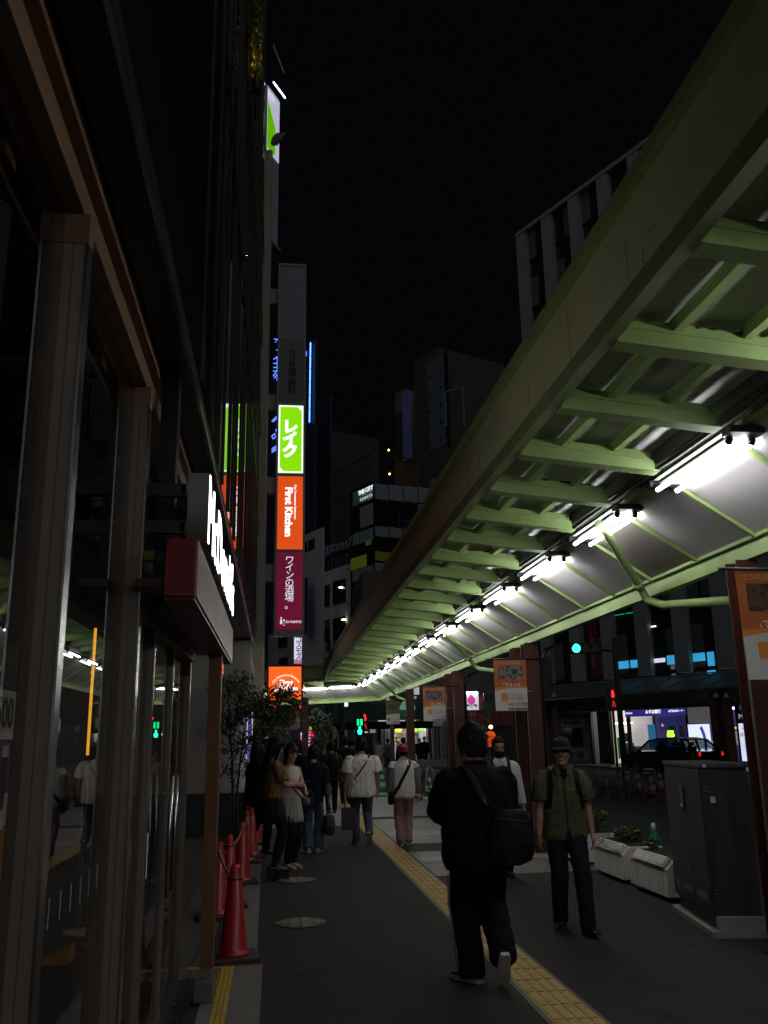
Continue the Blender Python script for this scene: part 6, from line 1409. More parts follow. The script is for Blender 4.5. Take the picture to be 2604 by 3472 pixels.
        for n in 'LR':
            if arms:
                mb.path([s.sh[n], s.sh[n].lerp(s.el[n], .5), s.el[n], s.el[n].lerp(s.wr[n], .35), s.wr[n]], [.052*k*w, .045*k*w, .038*k, .040*k, .026*k], 12); s.hand(mb, n, curl, fwd[n] if fwd and n in fwd else None)
            mb.path([s.hip[n], s.kn[n], s.kn[n].lerp(s.an[n], .35), s.an[n], s.an[n]-V(0, 0, .03*k)], [.078*k*w, .052*k, .054*k, .034*k, .034*k], 12)
            f = V(math.sin(s.yaw[n])*-1, math.cos(s.yaw[n]), 0); mb.path([s.an[n]-V(0, 0, .04*k)-f*.03*k, s.an[n]-V(0, 0, .05*k)+f*.11*k], [.032*k, .026*k], 8)
        o = fuse(mb, 'body', skin, s.t, s.vox*.75, 2)
        if face:
            e = MB()
            for i in (-1, 1): e.path([hp(i*.019, .0925, .010), hp(i*.034, .091, .013), hp(i*.050, .084, .010)], [.003*hs, .0062*hs, .003*hs], 8)
            e.build('eyes', mat('eye_dark', (.015, .010, .009), .25, var=0), s.t, local=True)
            e = MB()
            for i in (-1, 1): e.path([hp(i*.016, .097, .036), hp(i*.036, .095, .040), hp(i*.056, .085, .034)], [.0035*hs, .006*hs, .003*hs], 8)
            e.build('eyebrows', HAIRB, s.t, local=True)
            e = MB(); e.path([hp(-.022, .088, -.066), hp(0, .097, -.067), hp(.022, .088, -.066)], [.002*hs, .0042*hs, .002*hs], 8); e.build('mouth', mat('lip', (.20, .07, .06), .5, var=.1), s.t, local=True)
        return o
    def hair(s, m=HAIRB, style='short', vol=1.):
        mb = MB(); hs = s.hs*vol; hp = s.hp
        def hq(x, y, z): return s.hc+s.HX @ V(x*hs, y*hs, z*hs)
        r = random.Random(len(s.t['label']))
        rows = [(-.085, .056, .045, -.045), (-.05, .074, .068, -.030), (-.01, .081, .080, -.024), (.03, .084, .092, -.016), (.07, .080, .092, -.014), (.10, .066, .078, -.014), (.128, .036, .044, -.014), (.138, .008, .01, -.014)]
        mb.rings([[hq(rx*math.cos(a*.2618), y0+ry*math.sin(a*.2618)*(1 if math.sin(a*.2618) < 0 or z > .05 else .25), z) for a in range(24)] for z, rx, ry, y0 in rows])
        for i in (-1, 1): mb.path([hq(i*.072, .03, .06), hq(i*.078, .015, .0), hq(i*.074, -.01, -.045)], [.02*hs, .016*hs, .006*hs], 8)
        if style in ('short', 'bob'):
            for q in range(26):
                a = r.uniform(0, 6.28); e = r.uniform(-.2, 1.3); d = V(math.cos(a)*math.cos(e)*.078, math.sin(a)*math.cos(e)*.09-.014, math.sin(e)*.11+.015)
                if d.y > .04 and d.z < .06: continue
                mb.path([hq(*d), hq(d.x*1.10, d.y*1.10-.004, d.z*1.05-.02)], [.022*hs, .006*hs], 6)
        if style == 'bob':
            mb.rings([oval(hq(0, -.03, z), rx*hs, ry*hs, 18) for z, rx, ry in ((-.11, .06, .045), (-.07, .084, .068), (0, .088, .085), (.06, .085, .09))])
            mb.path([hq(-.05, .08, .06), hq(0, .092, .065), hq(.05, .08, .06)], [.02*hs]*3, 8)
        if style == 'long':
            mb.rings([oval(hq(0, y0, z), rx*hs, ry*hs, 18) for z, rx, ry, y0 in ((-.34, .045, .02, -.075), (-.28, .075, .035, -.08), (-.16, .088, .05, -.06), (-.05, .090, .075, -.04), (.05, .088, .092, -.02), (.10, .07, .08, -.014))])
            for i in (-1, 1): mb.path([hq(i*.07, .05, .07), hq(i*.085, .035, -.02), hq(i*.082, .02, -.14), hq(i*.07, .03, -.25)], [.022*hs, .024*hs, .022*hs, .008*hs], 8)
            mb.path([hq(-.05, .082, .055), hq(0, .094, .062), hq(.05, .082, .055)], [.02*hs]*3, 8)
        o = fuse(mb, 'hair', m, s.t, max(.008, s.vox*.7), 2, .005, 22)
        if style in ('short', 'bob') and s.vox < .02:      # loose locks standing off the scalp
            st = MB()
            for q in range(340):
                a = r.uniform(0, 6.28); e = r.uniform(-.55, 1.5); d = V(math.cos(a)*math.cos(e)*.082, math.sin(a)*math.cos(e)*.094-.014, math.sin(e)*.125+.012)
                if d.y > .035 and d.z < .065: continue
                fl = V(r.gauss(0, .012), r.gauss(0, .012)-.006*(d.z > .06), -.026*r.random()-.006); out_ = d.normalized()*r.uniform(.002, .012)
                st.path([hq(*d), hq(*(d+fl*.55+out_)), hq(*(d+fl*1.2+out_*.6))], [(.0042*hs, .0022*hs), (.0032*hs, .0018*hs), (.0006*hs, .0005*hs)], 5, cap=False)
            st.build('hair_locks', m, o, local=True, recalc=False)
        return o
    def cap(s, m, back=False, brim=True):
        g_ = 1.06 if back else 1.03; hp = lambda x, y, z: s.hp(x*g_, y*g_, z*g_-(.018 if back else 0)); mb = MB(); rows = [(.0, .083, .103), (.035, .085, .105), (.06, .087, .107), (.09, .080, .098), (.115, .062, .076), (.133, .035, .042), (.140, .006, .008)]
        mb.rings([[hp(rx*math.cos(a*.2618), -.008+ry*math.sin(a*.2618), z) for a in range(24)] for z, rx, ry in rows])
        c = mb.build('cap', m, s.t, local=True)
        if brim:
            b = MB(); pts = []
            for a in range(13): t_ = math.pi*a/12; pts.append((.078*math.cos(t_), .085+.085*math.sin(t_)))
            g = [hp(x, y*.98, .040-.22*max(0, y-.085)-.10*x*x/.0061*.06) for x, y in pts]+[hp(.08*math.cos(math.pi*(12-a)/12), -.008+.103*math.sin(math.pi*(12-a)/12), .046) for a in range(13)]
            b.slab(g, tuple(s.HX @ V(0, 0, .006*s.hs))); b.build('brim', m, c, local=True)
        b = MB(); b.ell(hp(0, -.008, .141), (.008*s.hs,)*3, 8); b.build('button', m, c, local=True)
        if back:
            b = MB(); b.path([hp(-.035, -.113, .05), hp(0, -.121, .075), hp(.035, -.113, .05)], [.008*s.hs]*3, 8); b.build('strap_opening', HAIRB, c, local=True)
        return c
    def top(s, m, rows, sleeve=.62, sr=(.078, .070, .062), name='shirt', wr=.006, fold=.006, collar=None, seed=1, drape=.010):
        k = s.k; w = s.w; mb = MB(); b = s.bob
        mb.rings([oval(s.P(0, y0, z+b), rx*w*k, ry*w*k, 26) for z, rx, ry, y0 in rows])
        for n in 'LR':
            i = 1 if n == 'R' else -1
            sh = s.sh[n]+V(-i*.055*k, 0, .012*k); pts = [sh, s.sh[n]+V(-i*.012*k, 0, -.004*k), s.sh[n].lerp(s.el[n], .2)]; rad = [sr[0]*k*w*.55, sr[0]*k*w*.80, sr[0]*k*w*.98]
            if sleeve <= 1: pts += [s.sh[n].lerp(s.el[n], sleeve*.6), s.sh[n].lerp(s.el[n], sleeve)]; rad += [(sr[0]+sr[1])/2*k*w, sr[1]*k*w]
            else: pts += [s.sh[n].lerp(s.el[n], .6), s.el[n], s.el[n].lerp(s.wr[n], (sleeve-1)*.5), s.el[n].lerp(s.wr[n], sleeve-1)]; rad += [sr[0]*.92*k*w, sr[1]*k*w, (sr[1]+sr[2])/2*k*w, sr[2]*k*w]
            mb.path(pts, rad, 14)
        o = fuse(mb, name, m, s.t, s.vox, 3, wr, 9, seed, fold, drape)
        return o
    def legs(s, m, rad=(.098, .075, .068, .062), low=.02, name='trousers', waist=.99, wr=.005, fold=.008, seed=2, hipw=(.172, .118)):
        k = s.k; w = s.w; mb = MB(); b = s.bob
        mb.rings([oval(s.P(0, 0, z+b), hipw[0]*w*k*q, hipw[1]*w*k*q, 22) for z, q in ((.82, .80), (.88, 1.0), (.95, 1.0), (waist, .93))])
        for n in 'LR':
            a = s.an[n]; d = (s.an[n]-s.kn[n]).normalized(); e = a+d*low*k
            mb.path([s.hip[n]+V(0, 0, .03*k), s.hip[n].lerp(s.kn[n], .45), s.kn[n], s.kn[n].lerp(e, .5), e], [rad[0]*k*w, (rad[0]*.55+rad[1]*.45)*k*w, rad[1]*k, rad[2]*k, rad[3]*k], 14)
        return fuse(mb, name, m, s.t, s.vox, 3, wr, 10, seed, fold, .006 if fold else 0)
    def shoes(s, m, sole=None, L=.27, W=.048, high=False, stripes=None, name='shoe'):
        k = s.k
        for n in 'LR':
            yw = s.yaw[n]; f = V(-math.sin(yw), math.cos(yw), 0); pt = s.pitch[n]
            Rm = Matrix.Rotation(yw, 3, 'Z') @ Matrix.Rotation(-pt, 3, 'X'); A = s.an[n]
            def q(x, y, z): return A+Rm @ V(x*k, y*k, (z-.085)*k)
            mb = MB()
            prof = [(-.085, .030, .075), (-.06, .038, .085 if not high else .13), (-.01, .040, .095 if not high else .14), (.05, .043, .075), (.11, W, .055), (.155, W*.92, .048), (.185, W*.6, .036)]
            rs = []
            for y, hw, hh in prof:
                rs.append([q(hw*math.cos(a*.3927), y, .016+max(0, (hh-.016))*(math.sin(a*.3927)*.5+.5)**.8 if True else 0) for a in range(16)])
            mb.rings(rs); o = mb.build(name, m, s.t, local=True)
            b = MB(); outl = [(-.092, .026), (-.07, .038), (0, .040), (.06, .046), (.12, W+.004), (.165, W*.9), (.193, W*.45)]
            P_ = [(x, y) for y, x in outl]+[(-x, y) for y, x in outl[::-1]]
            b.slab([q(x, y, .0) for x, y in P_], tuple(Rm @ V(0, 0, .026*k))); b.build('sole', sole or BLACKP, o, local=True)
            if stripes:
                b = MB()
                for i in (-1, 1):
                    for j in range(3): b.bar(q(i*.045, .045+j*.024, .035), q(i*.034, .015+j*.024, .078), .004*k*2, .009*k, up=(i, 0, 0))
                b.build('stripe', stripes, o, local=True)
    def strap(s, name, pts, w_, m, th=.006, parent=None, up=(0, -1, .2)):
        b = MB(); b.path([s.P(*p) for p in pts], [(w_*s.k/2, th*s.k)]*len(pts), 8, up=up); return b.build(name, m, parent or s.t, local=True)
    def W(s, x, y, z): return _XF[s.t.name] @ s.P(x, y, z)
def bag(name, lab, cat, person, build_fn):
    base = person.W(0, 0, 0); t = thing(name, lab, cat, tuple(base), person.t.rotation_euler.z); build_fn(t); return t
BLK = cloth('black_cloth', (.0045, .0045, .0052), .9); BLK2 = cloth('black_nylon', (.0075, .0075, .008), .6); NAVY = cloth('navy_cloth', (.010, .012, .026)); 
JEAN = cloth('blue_jean', (.065, .095, .135), .8, .25, 4); LEATHER = mat('black_leather', (.010, .010, .011), .28, var=.2)
# --- man in black, seen from behind
JK = [(.74, .235, .165, -.01), (.80, .262, .185, -.01), (.98, .262, .185, -.01), (1.12, .252, .172, -.015), (1.26, .250, .160, -.02), (1.36, .225, .135, -.02), (1.42, .16, .10, -.015), (1.465, .085, .075, 0)]
p = Person('person in loose black jacket and striped track trousers walking away, nearest the camera', 1.46, 6.62, R(2), 1.72, 1.0, vox=.010)
p.pose({'R': (.10, -.16, .13, R(-8), R(48)), 'L': (-.07, .05, 0, R(34))}, {'R': (.10, .30, 1.06), 'L': (-.10, .30, 1.04)}, .20, poleL=(-1, -.35, -.4), poleR=(1, -.35, -.4))
p.body(SKIN, face=False, hd=(.005, .03), nod=R(-14), headscale=1.06); p.hair(HAIRB, 'short', 1.17)
p.top(BLK, JK, 1.93, (.100, .094, .07), 'jacket', .010, .012, drape=.012)
p.legs(BLK, (.125, .108, .098, .092), .055, 'trousers', fold=.010)
p.shoes(mat('shoe_black', (.012, .012, .013), .6, var=.1), mat('sole_white', (.5, .49, .46), .6, var=.1), stripes=mat('shoe_stripe', (.45, .45, .44), .6, var=0))
b = MB(); n = 'L'
for j in range(3):
    o_ = V(-.110*p.k, (-.030+j*.022)*p.k, 0); b.path([p.hip[n].lerp(p.kn[n], .5)+o_-V(.012, 0, 0), p.kn[n]+o_-V(.0, 0, 0), p.kn[n].lerp(p.an[n], .5)+o_+V(.008, 0, 0), p.an[n]+o_+V(.016, 0, -.03)], .0035, 6)
b.build('side_stripe', mat('stripe_cream', (.30, .29, .26), .7, var=0), p.t, local=True)
p.strap('collar', [(-.07, .03, 1.47), (-.06, -.05, 1.475), (0, -.075, 1.478), (.06, -.05, 1.475), (.07, .03, 1.47)], .05, BLK, .012, up=(0, 0, 1))
b = MB(); b.path([p.hp(-.085, .015, -.02), p.hp(-.09, .05, -.05), p.hp(-.06, .09, -.06)], .0045*p.k, 6); b.build('mask_loop', mat('mask_grey', (.25, .25, .26), .7, var=0), p.t, local=True)
def f(t):
    mb = MB(); k = p.k
    mb.rings([[p.P(.18, -.225, z)+V(dx*math.cos(a*.3142)*k, (dy*math.sin(a*.3142))*k, .05*k*math.cos(a*.3142)*s_) for a in range(20)] for z, dx, dy, s_ in ((.78, .06, .03, 0), (.80, .15, .06, .3), (.90, .175, .078, .5), (1.02, .165, .07, .4), (1.12, .125, .045, .2), (1.15, .10, .03, 0))])
    fuse(mb, 'bag_body', BLK2, t, .010, 3, .008, 8, 3, .008)
    b = MB(); b.path([p.P(.06, -.235, 1.14), p.P(-.02, -.218, 1.24), p.P(-.06, -.20, 1.34), p.P(-.10, -.13, 1.43), p.P(-.10, .0, 1.46)], [(.026*k, .005*k)]*5, 8, up=(0, -1, .3)); b.build('strap', BLK2, t, local=True)
    b = MB(); b.path([p.P(.02, -.238, 1.185), p.P(-.005, -.242, 1.20), p.P(-.012, -.236, 1.23), p.P(.005, -.232, 1.21)], .005*k, 6); b.build('buckle', STEEL, t, local=True)
    b = MB(); b.path([p.P(.05, -.285, 1.10), p.P(.20, -.295, 1.085), p.P(.30, -.27, 1.05)], .004*k, 6); b.build('zip', DARKMETAL, t, local=True)
bag('shoulder_bag', 'big slouchy black shoulder bag on the back of the person in black', 'bag', p, f)
# --- man in olive shirt walking toward the camera
OL = cloth('olive_shirt', (.075, .080, .044), .8, .12); NVT = cloth('dark_navy_trousers', (.012, .013, .022))
p = Person('person in olive short sleeved shirt and dark cap walking toward the camera', 2.60, 8.15, R(180-7), 1.62, 1.02, vox=.0095)
p.pose({'R': (.075, -.12, .0, R(-6)), 'L': (-.105, .22, .0, R(14), R(-8))}, {'R': (.265, .055, .82), 'L': (-.245, .06, .80)}, .185, poleL=(-.5, -1, 0), poleR=(.5, -1, 0))
p.body(SKIN, hd=(.0, .03), turn=R(-16), headscale=1.04); p.hair(mat('hair_grey', (.04, .038, .037), .5, var=.4, scale=30), 'none', 1.01); p.cap(cloth('cap_grey', (.018, .020, .022)))
SHR = [(.80, .195, .130, .0), (.84, .205, .140, .0), (.98, .196, .136, .0), (1.10, .188, .132, .0), (1.25, .192, .130, -.005), (1.35, .188, .115, -.01), (1.41, .13, .085, -.01), (1.45, .068, .062, 0)]
p.top(OL, SHR, .82, (.083, .082, .06), 'shirt', .006, .007, seed=4)
p.legs(NVT, (.096, .082, .076, .070), .035, 'trousers', fold=.009)
p.shoes(LEATHER, BLACKP, high=True)
b = MB()
for i in (-1, 1): b.slab([p.P(i*.012, .082, 1.425), p.P(i*.075, .055, 1.475), p.P(i*.085, .085, 1.42), p.P(i*.055, .112, 1.375)], (0, .008, 0))
b.build('collar', OL, p.t, local=True)
b = MB(); b.slab([p.P(-.035, .088, 1.44), p.P(.035, .088, 1.44), p.P(.012, .118, 1.34), p.P(-.012, .118, 1.34)], (0, .006, 0)); b.build('undershirt', BLK, p.t, local=True)
for i in (-1, 1):
    b = MB(); b.slab([p.P(i*.05, .133, 1.20), p.P(i*.145, .112, 1.20), p.P(i*.14, .116, 1.155), p.P(i*.10, .128, 1.14), p.P(i*.055, .138, 1.155)], (0, .010, 0)); b.slab([p.P(i*.055, .134, 1.15), p.P(i*.14, .114, 1.15), p.P(i*.14, .116, 1.06), p.P(i*.055, .136, 1.06)], (0, .006, 0)); b.build('chest_pocket', OL, p.t, local=True)
b = MB(); b.path([p.P(.004, .128, 1.34), p.P(.002, .140, 1.2), p.P(.0, .145, 1.0), p.P(0, .148, .93)], [(.012*p.k, .003*p.k)]*4, 6, up=(0, 1, 0)); b.build('placket', cloth('olive_dark', (.040, .044, .022)), p.t, local=True)
b = MB(); b.slab([p.P(-.038, .150, .795), p.P(.038, .150, .795), p.P(.0, .152, .93)], (0, .004, 0)); b.build('shirt_opening', NVT, p.t, local=True)
def f(t):
    k = p.k; mb = MB(); mb.rings([oval(p.P(0, -.21, z), rx*k, ry*k, 20, pw=3.5) for z, rx, ry in ((.93, .10, .05), (.96, .145, .085), (1.15, .155, .095), (1.33, .14, .08), (1.39, .09, .04))]); fuse(mb, 'bag_body', BLK2, t, .012, 3, .005, 9, 5)
    for i in (-1, 1):
        b = MB(); b.path([p.P(i*.10, -.14, 1.38), p.P(i*.115, -.03, 1.455), p.P(i*.125, .07, 1.40), p.P(i*.135, .123, 1.28), p.P(i*.155, .115, 1.14), p.P(i*.19, .03, 1.05), p.P(i*.17, -.1, 1.02)], [(.030*k, .007*k)]*7, 8, up=(0, 1, .2)); b.build('shoulder_strap', BLK2, t, local=True)
bag('backpack', 'black backpack worn by the person in the olive shirt', 'backpack', p, f)
# --- masked man in white shirt behind
WSH = cloth('white_shirt', (.56, .55, .58), .8, .06)
p = Person('person in white shirt and black face mask looking at a phone', 2.80, 11.3, R(180-4), 1.64, .98, vox=.013)
p.pose({'R': (.08, .12, 0, 0), 'L': (-.08, -.1, .01, 0)}, {'R': (.02, .26, 1.20), 'L': (-.30, .02, .80)}, .185)
p.body(SKIN, nod=R(-14), turn=R(4)); p.hair(HAIRB, 'short', 1.04)
p.top(WSH, SHR, 1.92, (.085, .070, .052), 'shirt', .005, .006, seed=6); p.legs(BLK); p.shoes(LEATHER)
b = MB(); b.ell(p.hp(0, .056, -.066), (.066*p.hs, .064*p.hs, .056*p.hs), 14, 0, p.HX); b.build('face_mask', BLK, p.t, local=True)
b = MB(); 
for i in (-1, 1): b.slab([p.P(i*.01, .10, 1.42), p.P(i*.07, .06, 1.475), p.P(i*.09, .09, 1.41), p.P(i*.05, .115, 1.36)], (0, .008, 0))
b.build('collar', WSH, p.t, local=True)
def f(t):
    k = p.k; mb = MB(); mb.rings([oval(p.P(0, -.2, z), rx*k, ry*k, 18, pw=3.5) for z, rx, ry in ((.95, .12, .06), (1.1, .15, .09), (1.3, .14, .08), (1.38, .09, .04))]); fuse(mb, 'bag_body', NAVY, t, .016, 3)
    for i in (-1, 1):
        b = MB(); b.path([p.P(i*.10, -.14, 1.38), p.P(i*.11, -.02, 1.46), p.P(i*.115, .08, 1.40), p.P(i*.115, .135, 1.25), p.P(i*.14, .13, 1.06), p.P(i*.19, .0, 1.0)], [(.026*k, .007*k)]*6, 8, up=(0, 1, .2)); b.build('shoulder_strap', NAVY, t, local=True)
bag('backpack', 'navy backpack with dark straps over a white shirt', 'backpack', p, f)
def f(t):
    b = MB(); k = p.k; w_ = p.wr['R']; b.cbox(w_+V(-.03, .085, .03), (.075, .012, .15)); b.build('case', BLACKP, t, local=True, bevel=.003)
bag('phone', 'black phone held to the chest of the masked person', 'phone', p, f)
def f(t):
    k = p.k; b = MB(); c = p.P(-.30, .04, .58); b.box(c.x-.03, c.y-.14, c.z-.17, c.x+.03, c.y+.14, c.z+.17); b.build('bag_body', mat('pale_tote', (.22, .23, .22), .7, var=.1), t, local=True, bevel=.01)
    b = MB(); b.path([c+V(0, -.08, .17), c+V(0, -.03, .26), c+V(0, .03, .26), c+V(0, .08, .17)], .006, 6); b.build('handle', mat('pale_tote', (.22, .23, .22)), t, local=True)
bag('tote_bag', 'pale tote bag carried low by the masked person', 'bag', p, f)
# --- pink capped man
GS = cloth('grey_white_shirt', (.74, .71, .66), .85, .06); GSL = cloth('grey_sleeve', (.17, .18, .19), .85)
p = Person('person in pink cap, pale shirt and pink trousers walking away with a dark cross strap', 2.09, 14.9, R(0), 1.56, 1.02, vox=.012)
p.pose({'R': (.065, .03, 0, R(-5)), 'L': (-.075, -.03, .0, R(4))}, {'R': (.275, .06, .84), 'L': (-.275, .02, .80)}, .19)
p.body(SKIN, face=False, nod=R(-4)); p.hair(HAIRB, 'none', .98); p.cap(cloth('pink_cap', (.32, .055, .085), .75), back=True)
SH2 = [(.78, .165, .112, -.0), (.82, .196, .142, -.0), (.98, .202, .148, -.005), (1.12, .196, .14, -.01), (1.26, .200, .135, -.015), (1.36, .185, .115, -.015), (1.42, .11, .08, -.01), (1.455, .065, .06, 0)]
sh = p.top(GS, SH2, .25, (.082, .078, .06), 'shirt', .007, .012, seed=8, drape=.010)
for n in 'LR':
    mb = MB(); mb.path([p.sh[n].lerp(p.el[n], .18), p.sh[n].lerp(p.el[n], .6), p.el[n], p.el[n].lerp(p.wr[n], .5), p.el[n].lerp(p.wr[n], .92)], [.082*p.k, .078*p.k, .070*p.k, .060*p.k, .050*p.k], 14); fuse(mb, 'sleeve', GSL, p.t, .012, 3, .005, 10, 9, .006)
p.strap('shirt_collar', [(-.06, .02, 1.465), (-.05, -.06, 1.47), (0, -.08, 1.472), (.05, -.06, 1.47), (.06, .02, 1.465)], .05, GS, .012, up=(0, 0, 1))
p.legs(cloth('pink_trousers', (.34, .185, .185), .85, .08), (.096, .084, .078, .070), .03, fold=.010)
p.shoes(mat('shoe_bluegrey', (.10, .11, .14), .6, var=.3), mat('sole_grey', (.35, .34, .32), .6, var=.1))
def f(t):
    k = p.k; b = MB(); b.path([p.P(.12, .03, 1.445), p.P(.11, -.085, 1.42), p.P(.07, -.156, 1.32), p.P(-.02, -.172, 1.16), p.P(-.12, -.160, .98), p.P(-.20, -.10, .86)], [(.030*k, .005*k)]*6, 8, up=(0, -1, .2)); b.build('strap', BLK2, t, local=True)
    mb = MB(); mb.rings([oval(p.P(-.235, -.04, z), rx*k, ry*k, 18, pw=3) for z, rx, ry in ((.68, .03, .06), (.70, .055, .11), (.84, .055, .12), (.90, .03, .08))]); fuse(mb, 'bag_body', BLK2, t, .014, 3, .004)
bag('cross_body_bag', 'black cross body bag at the hip of the pink capped person', 'bag', p, f)
# --- man in white tee
TEE = cloth('white_tee', (.80, .76, .71), .85, .05)
p = Person('person in loose white tee shirt and jeans walking away, one heel lifted', 1.42, 15.1, R(3), 1.67, 1.08, vox=.012)
p.pose({'R': (.10, -.16, .11, R(-14), R(48)), 'L': (-.075, .12, 0, R(6))}, {'R': (.285, .02, .86), 'L': (-.285, -.02, .84)}, .19)
p.body(SKIN, face=False, turn=R(-6), headscale=1.04); p.hair(HAIRB, 'short', 1.03)
TR = [(.76, .21, .145, 0), (.80, .225, .158, 0), (1.0, .215, .152, -.005), (1.14, .21, .145, -.01), (1.28, .215, .138, -.015), (1.37, .19, .115, -.015), (1.425, .11, .08, -.01), (1.45, .072, .065, 0)]
p.top(TEE, TR, .80, (.098, .105, .06), 'tee_shirt', .007, .010, seed=11, drape=.012)
p.legs(JEAN, (.100, .078, .070, .066), .02, fold=.010); p.shoes(mat('shoe_brown', (.05, .045, .04), .6, var=.2), mat('sole_grey', (.35, .34, .32)))
b = MB(); b.path([p.el['L'].lerp(p.wr['L'], .86), p.el['L'].lerp(p.wr['L'], .93)], [.034*p.k, .034*p.k], 12); b.build('wristband', BLACKP, p.t, local=True)
def f(t):
    k = p.k; b = MB(); b.path([p.P(.14, .0, 1.45), p.P(.12, -.10, 1.42), p.P(.05, -.163, 1.30), p.P(-.06, -.172, 1.16), p.P(-.14, -.14, 1.05), p.P(-.20, -.05, .95), p.P(-.2, .1, .9)], [(.014*k, .004*k)]*7, 8, up=(0, -1, .2)); b.build('strap', BLK2, t, local=True)
    mb = MB(); mb.ell(p.P(-.15, .19, .92), (.10*k, .05*k, .09*k)); fuse(mb, 'bag_body', BLK2, t, .014, 2)
bag('sling_bag', 'thin black sling strap across the white tee shirt', 'bag', p, f)
def f(t):
    k = p.k; w_ = p.wr['L']-V(0, 0, .12*k); c = w_+V(.06*k, .0, -.30*k); b = MB(); b.box(c.x-.12*k, c.y-.05*k, c.z-.19*k, c.x+.12*k, c.y+.05*k, c.z+.17*k); b.build('bag_body', mat('charcoal_paper', (.025, .026, .034), .5, var=.2), t, local=True, bevel=.004)
    b = MB()
    for d in (-.04, .04): b.path([c+V(-.06*k, d*k, .17*k), w_+V(-.01, d*.3*k, .0), w_+V(.01, d*.3*k, .0), c+V(.06*k, d*k, .17*k)], .0045*k, 6)
    b.build('handle', BLK2, t, local=True)
bag('paper_bag', 'dark square paper carrier bag held by the person in the white tee', 'bag', p, f)
# --- navy woman with bags
p = Person('person with short reddish hair, navy top and flared jeans walking away carrying several bags', .60, 14.3, R(-3), 1.56, .95, vox=.012)
p.pose({'R': (.085, .06, 0, R(-4)), 'L': (-.075, -.08, .01, R(4))}, {'R': (.27, -.02, .80), 'L': (-.20, .2, .95)}, .18)
p.body(SKIN, face=False, hd=(0, .02)); p.hair(HAIRD, 'short', 1.1)
NT = [(.80, .185, .13, 0), (.95, .185, .13, 0), (1.12, .182, .125, -.005), (1.26, .192, .125, -.01), (1.36, .18, .11, -.01), (1.42, .115, .08, -.01), (1.445, .08, .07, 0)]
p.top(NAVY, NT, .95, (.084, .078, .055), 'top', .006, .007, seed=13); p.legs(JEAN, (.094, .078, .085, .094), .035, fold=.008)
p.shoes(mat('shoe_cream', (.36, .33, .22), .6, var=.1), mat('sole_cream', (.4, .38, .3), .6, var=.05))
def f(t):
    k = p.k; mb = MB(); mb.rings([[p.P(-.13, -.155, z)+V(dx*math.cos(a*.3491)*k, dy*math.sin(a*.3491)*k, .05*math.cos(a*.3491)*k) for a in range(18)] for z, dx, dy in ((.66, .10, .03), (.68, .17, .05), (.80, .16, .055), (.95, .11, .04), (1.0, .08, .02))]); fuse(mb, 'bag_body', cloth('navy_canvas', (.016, .022, .040)), t, .014, 3, .006)
    b = MB(); b.path([p.P(-.06, -.165, .98), p.P(.06, -.152, 1.15), p.P(.13, -.125, 1.32), p.P(.14, -.03, 1.43), p.P(.1, .08, 1.36)], [(.022*k, .005*k)]*5, 8, up=(0, -1, .2)); b.build('strap', cloth('navy_canvas', (.016, .022, .040)), t, local=True)
bag('satchel', 'navy canvas satchel behind the hip of the navy topped person', 'bag', p, f)
def f(t):
    k = p.k; mb = MB(); mb.rings([oval(p.P(.235, .02, z), rx*k, ry*k, 18) for z, rx, ry in ((.88, .03, .07), (.92, .07, .13), (1.05, .06, .12), (1.16, .03, .06), (1.24, .015, .03))]); fuse(mb, 'bag_body', cloth('denim_tote', (.05, .075, .12), .8, .2), t, .014, 3, .006)
    b = MB(); b.path([p.P(.22, .05, 1.2), p.P(.16, .02, 1.445), p.P(.22, -.06, 1.2)], [(.02*k, .004*k)]*3, 8); b.build('strap', cloth('denim_tote', (.05, .075, .12)), t, local=True)
bag('tote_bag', 'faded blue tote hanging from the shoulder of the navy topped person', 'bag', p, f)
def f(t):
    k = p.k; w_ = p.wr['R']-V(0, 0, .11*k); c = w_-V(0, 0, .29*k); mb = MB(); mb.rings([oval(c+V(0, 0, z*k), rx*k, ry*k, 18) for z, rx, ry in ((-.19, .05, .05), (-.17, .09, .08), (-.05, .115, .10), (.08, .10, .09), (.14, .08, .06))]); fuse(mb, 'bag_body', mat('grey_quilt', (.022, .022, .025), .6, var=.3, scale=18), t, .012, 2, .003)
    b = MB()
    for d in (-.035, .035): b.path([c+V(-.05*k, d*k, .12*k), w_+V(0, 0, .01), c+V(.05*k, d*k, .12*k)], .007*k, 6)
    b.build('handle', BLK2, t, local=True)
bag('handbag', 'dark oval quilted handbag held low by the navy topped person', 'bag', p, f)
# --- woman in brown knit, side on
KN = mat('brown_knit', (.19, .105, .035), .9, var=.3, scale=26, stretch=(1, 1, .12), bump=.4, bscale=60)
p = Person('person in brown knit top, dark pleated skirt and platform shoes looking at a phone', -.01, 11.72, R(-72), 1.60, .95, z0=.085, vox=.011)
p.pose({'R': (.075, -.0, 0, R(-4)), 'L': (-.075, .05, 0, R(4))}, {'R': (.10, .32, 1.10), 'L': (-.03, .32, 1.08)}, .175)
p.body(SKIN_P, nod=R(-16)); p.hair(HAIRB, 'long', 1.06)
KT = [(.93, .165, .125, 0), (.97, .175, .13, 0), (1.10, .165, .125, 0), (1.24, .175, .13, .01), (1.35, .17, .105, -.005), (1.41, .11, .08, -.01), (1.44, .075, .065, 0)]
p.top(KN, KT, .80, (.092, .088, .06), 'knit_top', .004, .004, seed=15)
k = p.k; mb = MB(); N = 72
rs = []
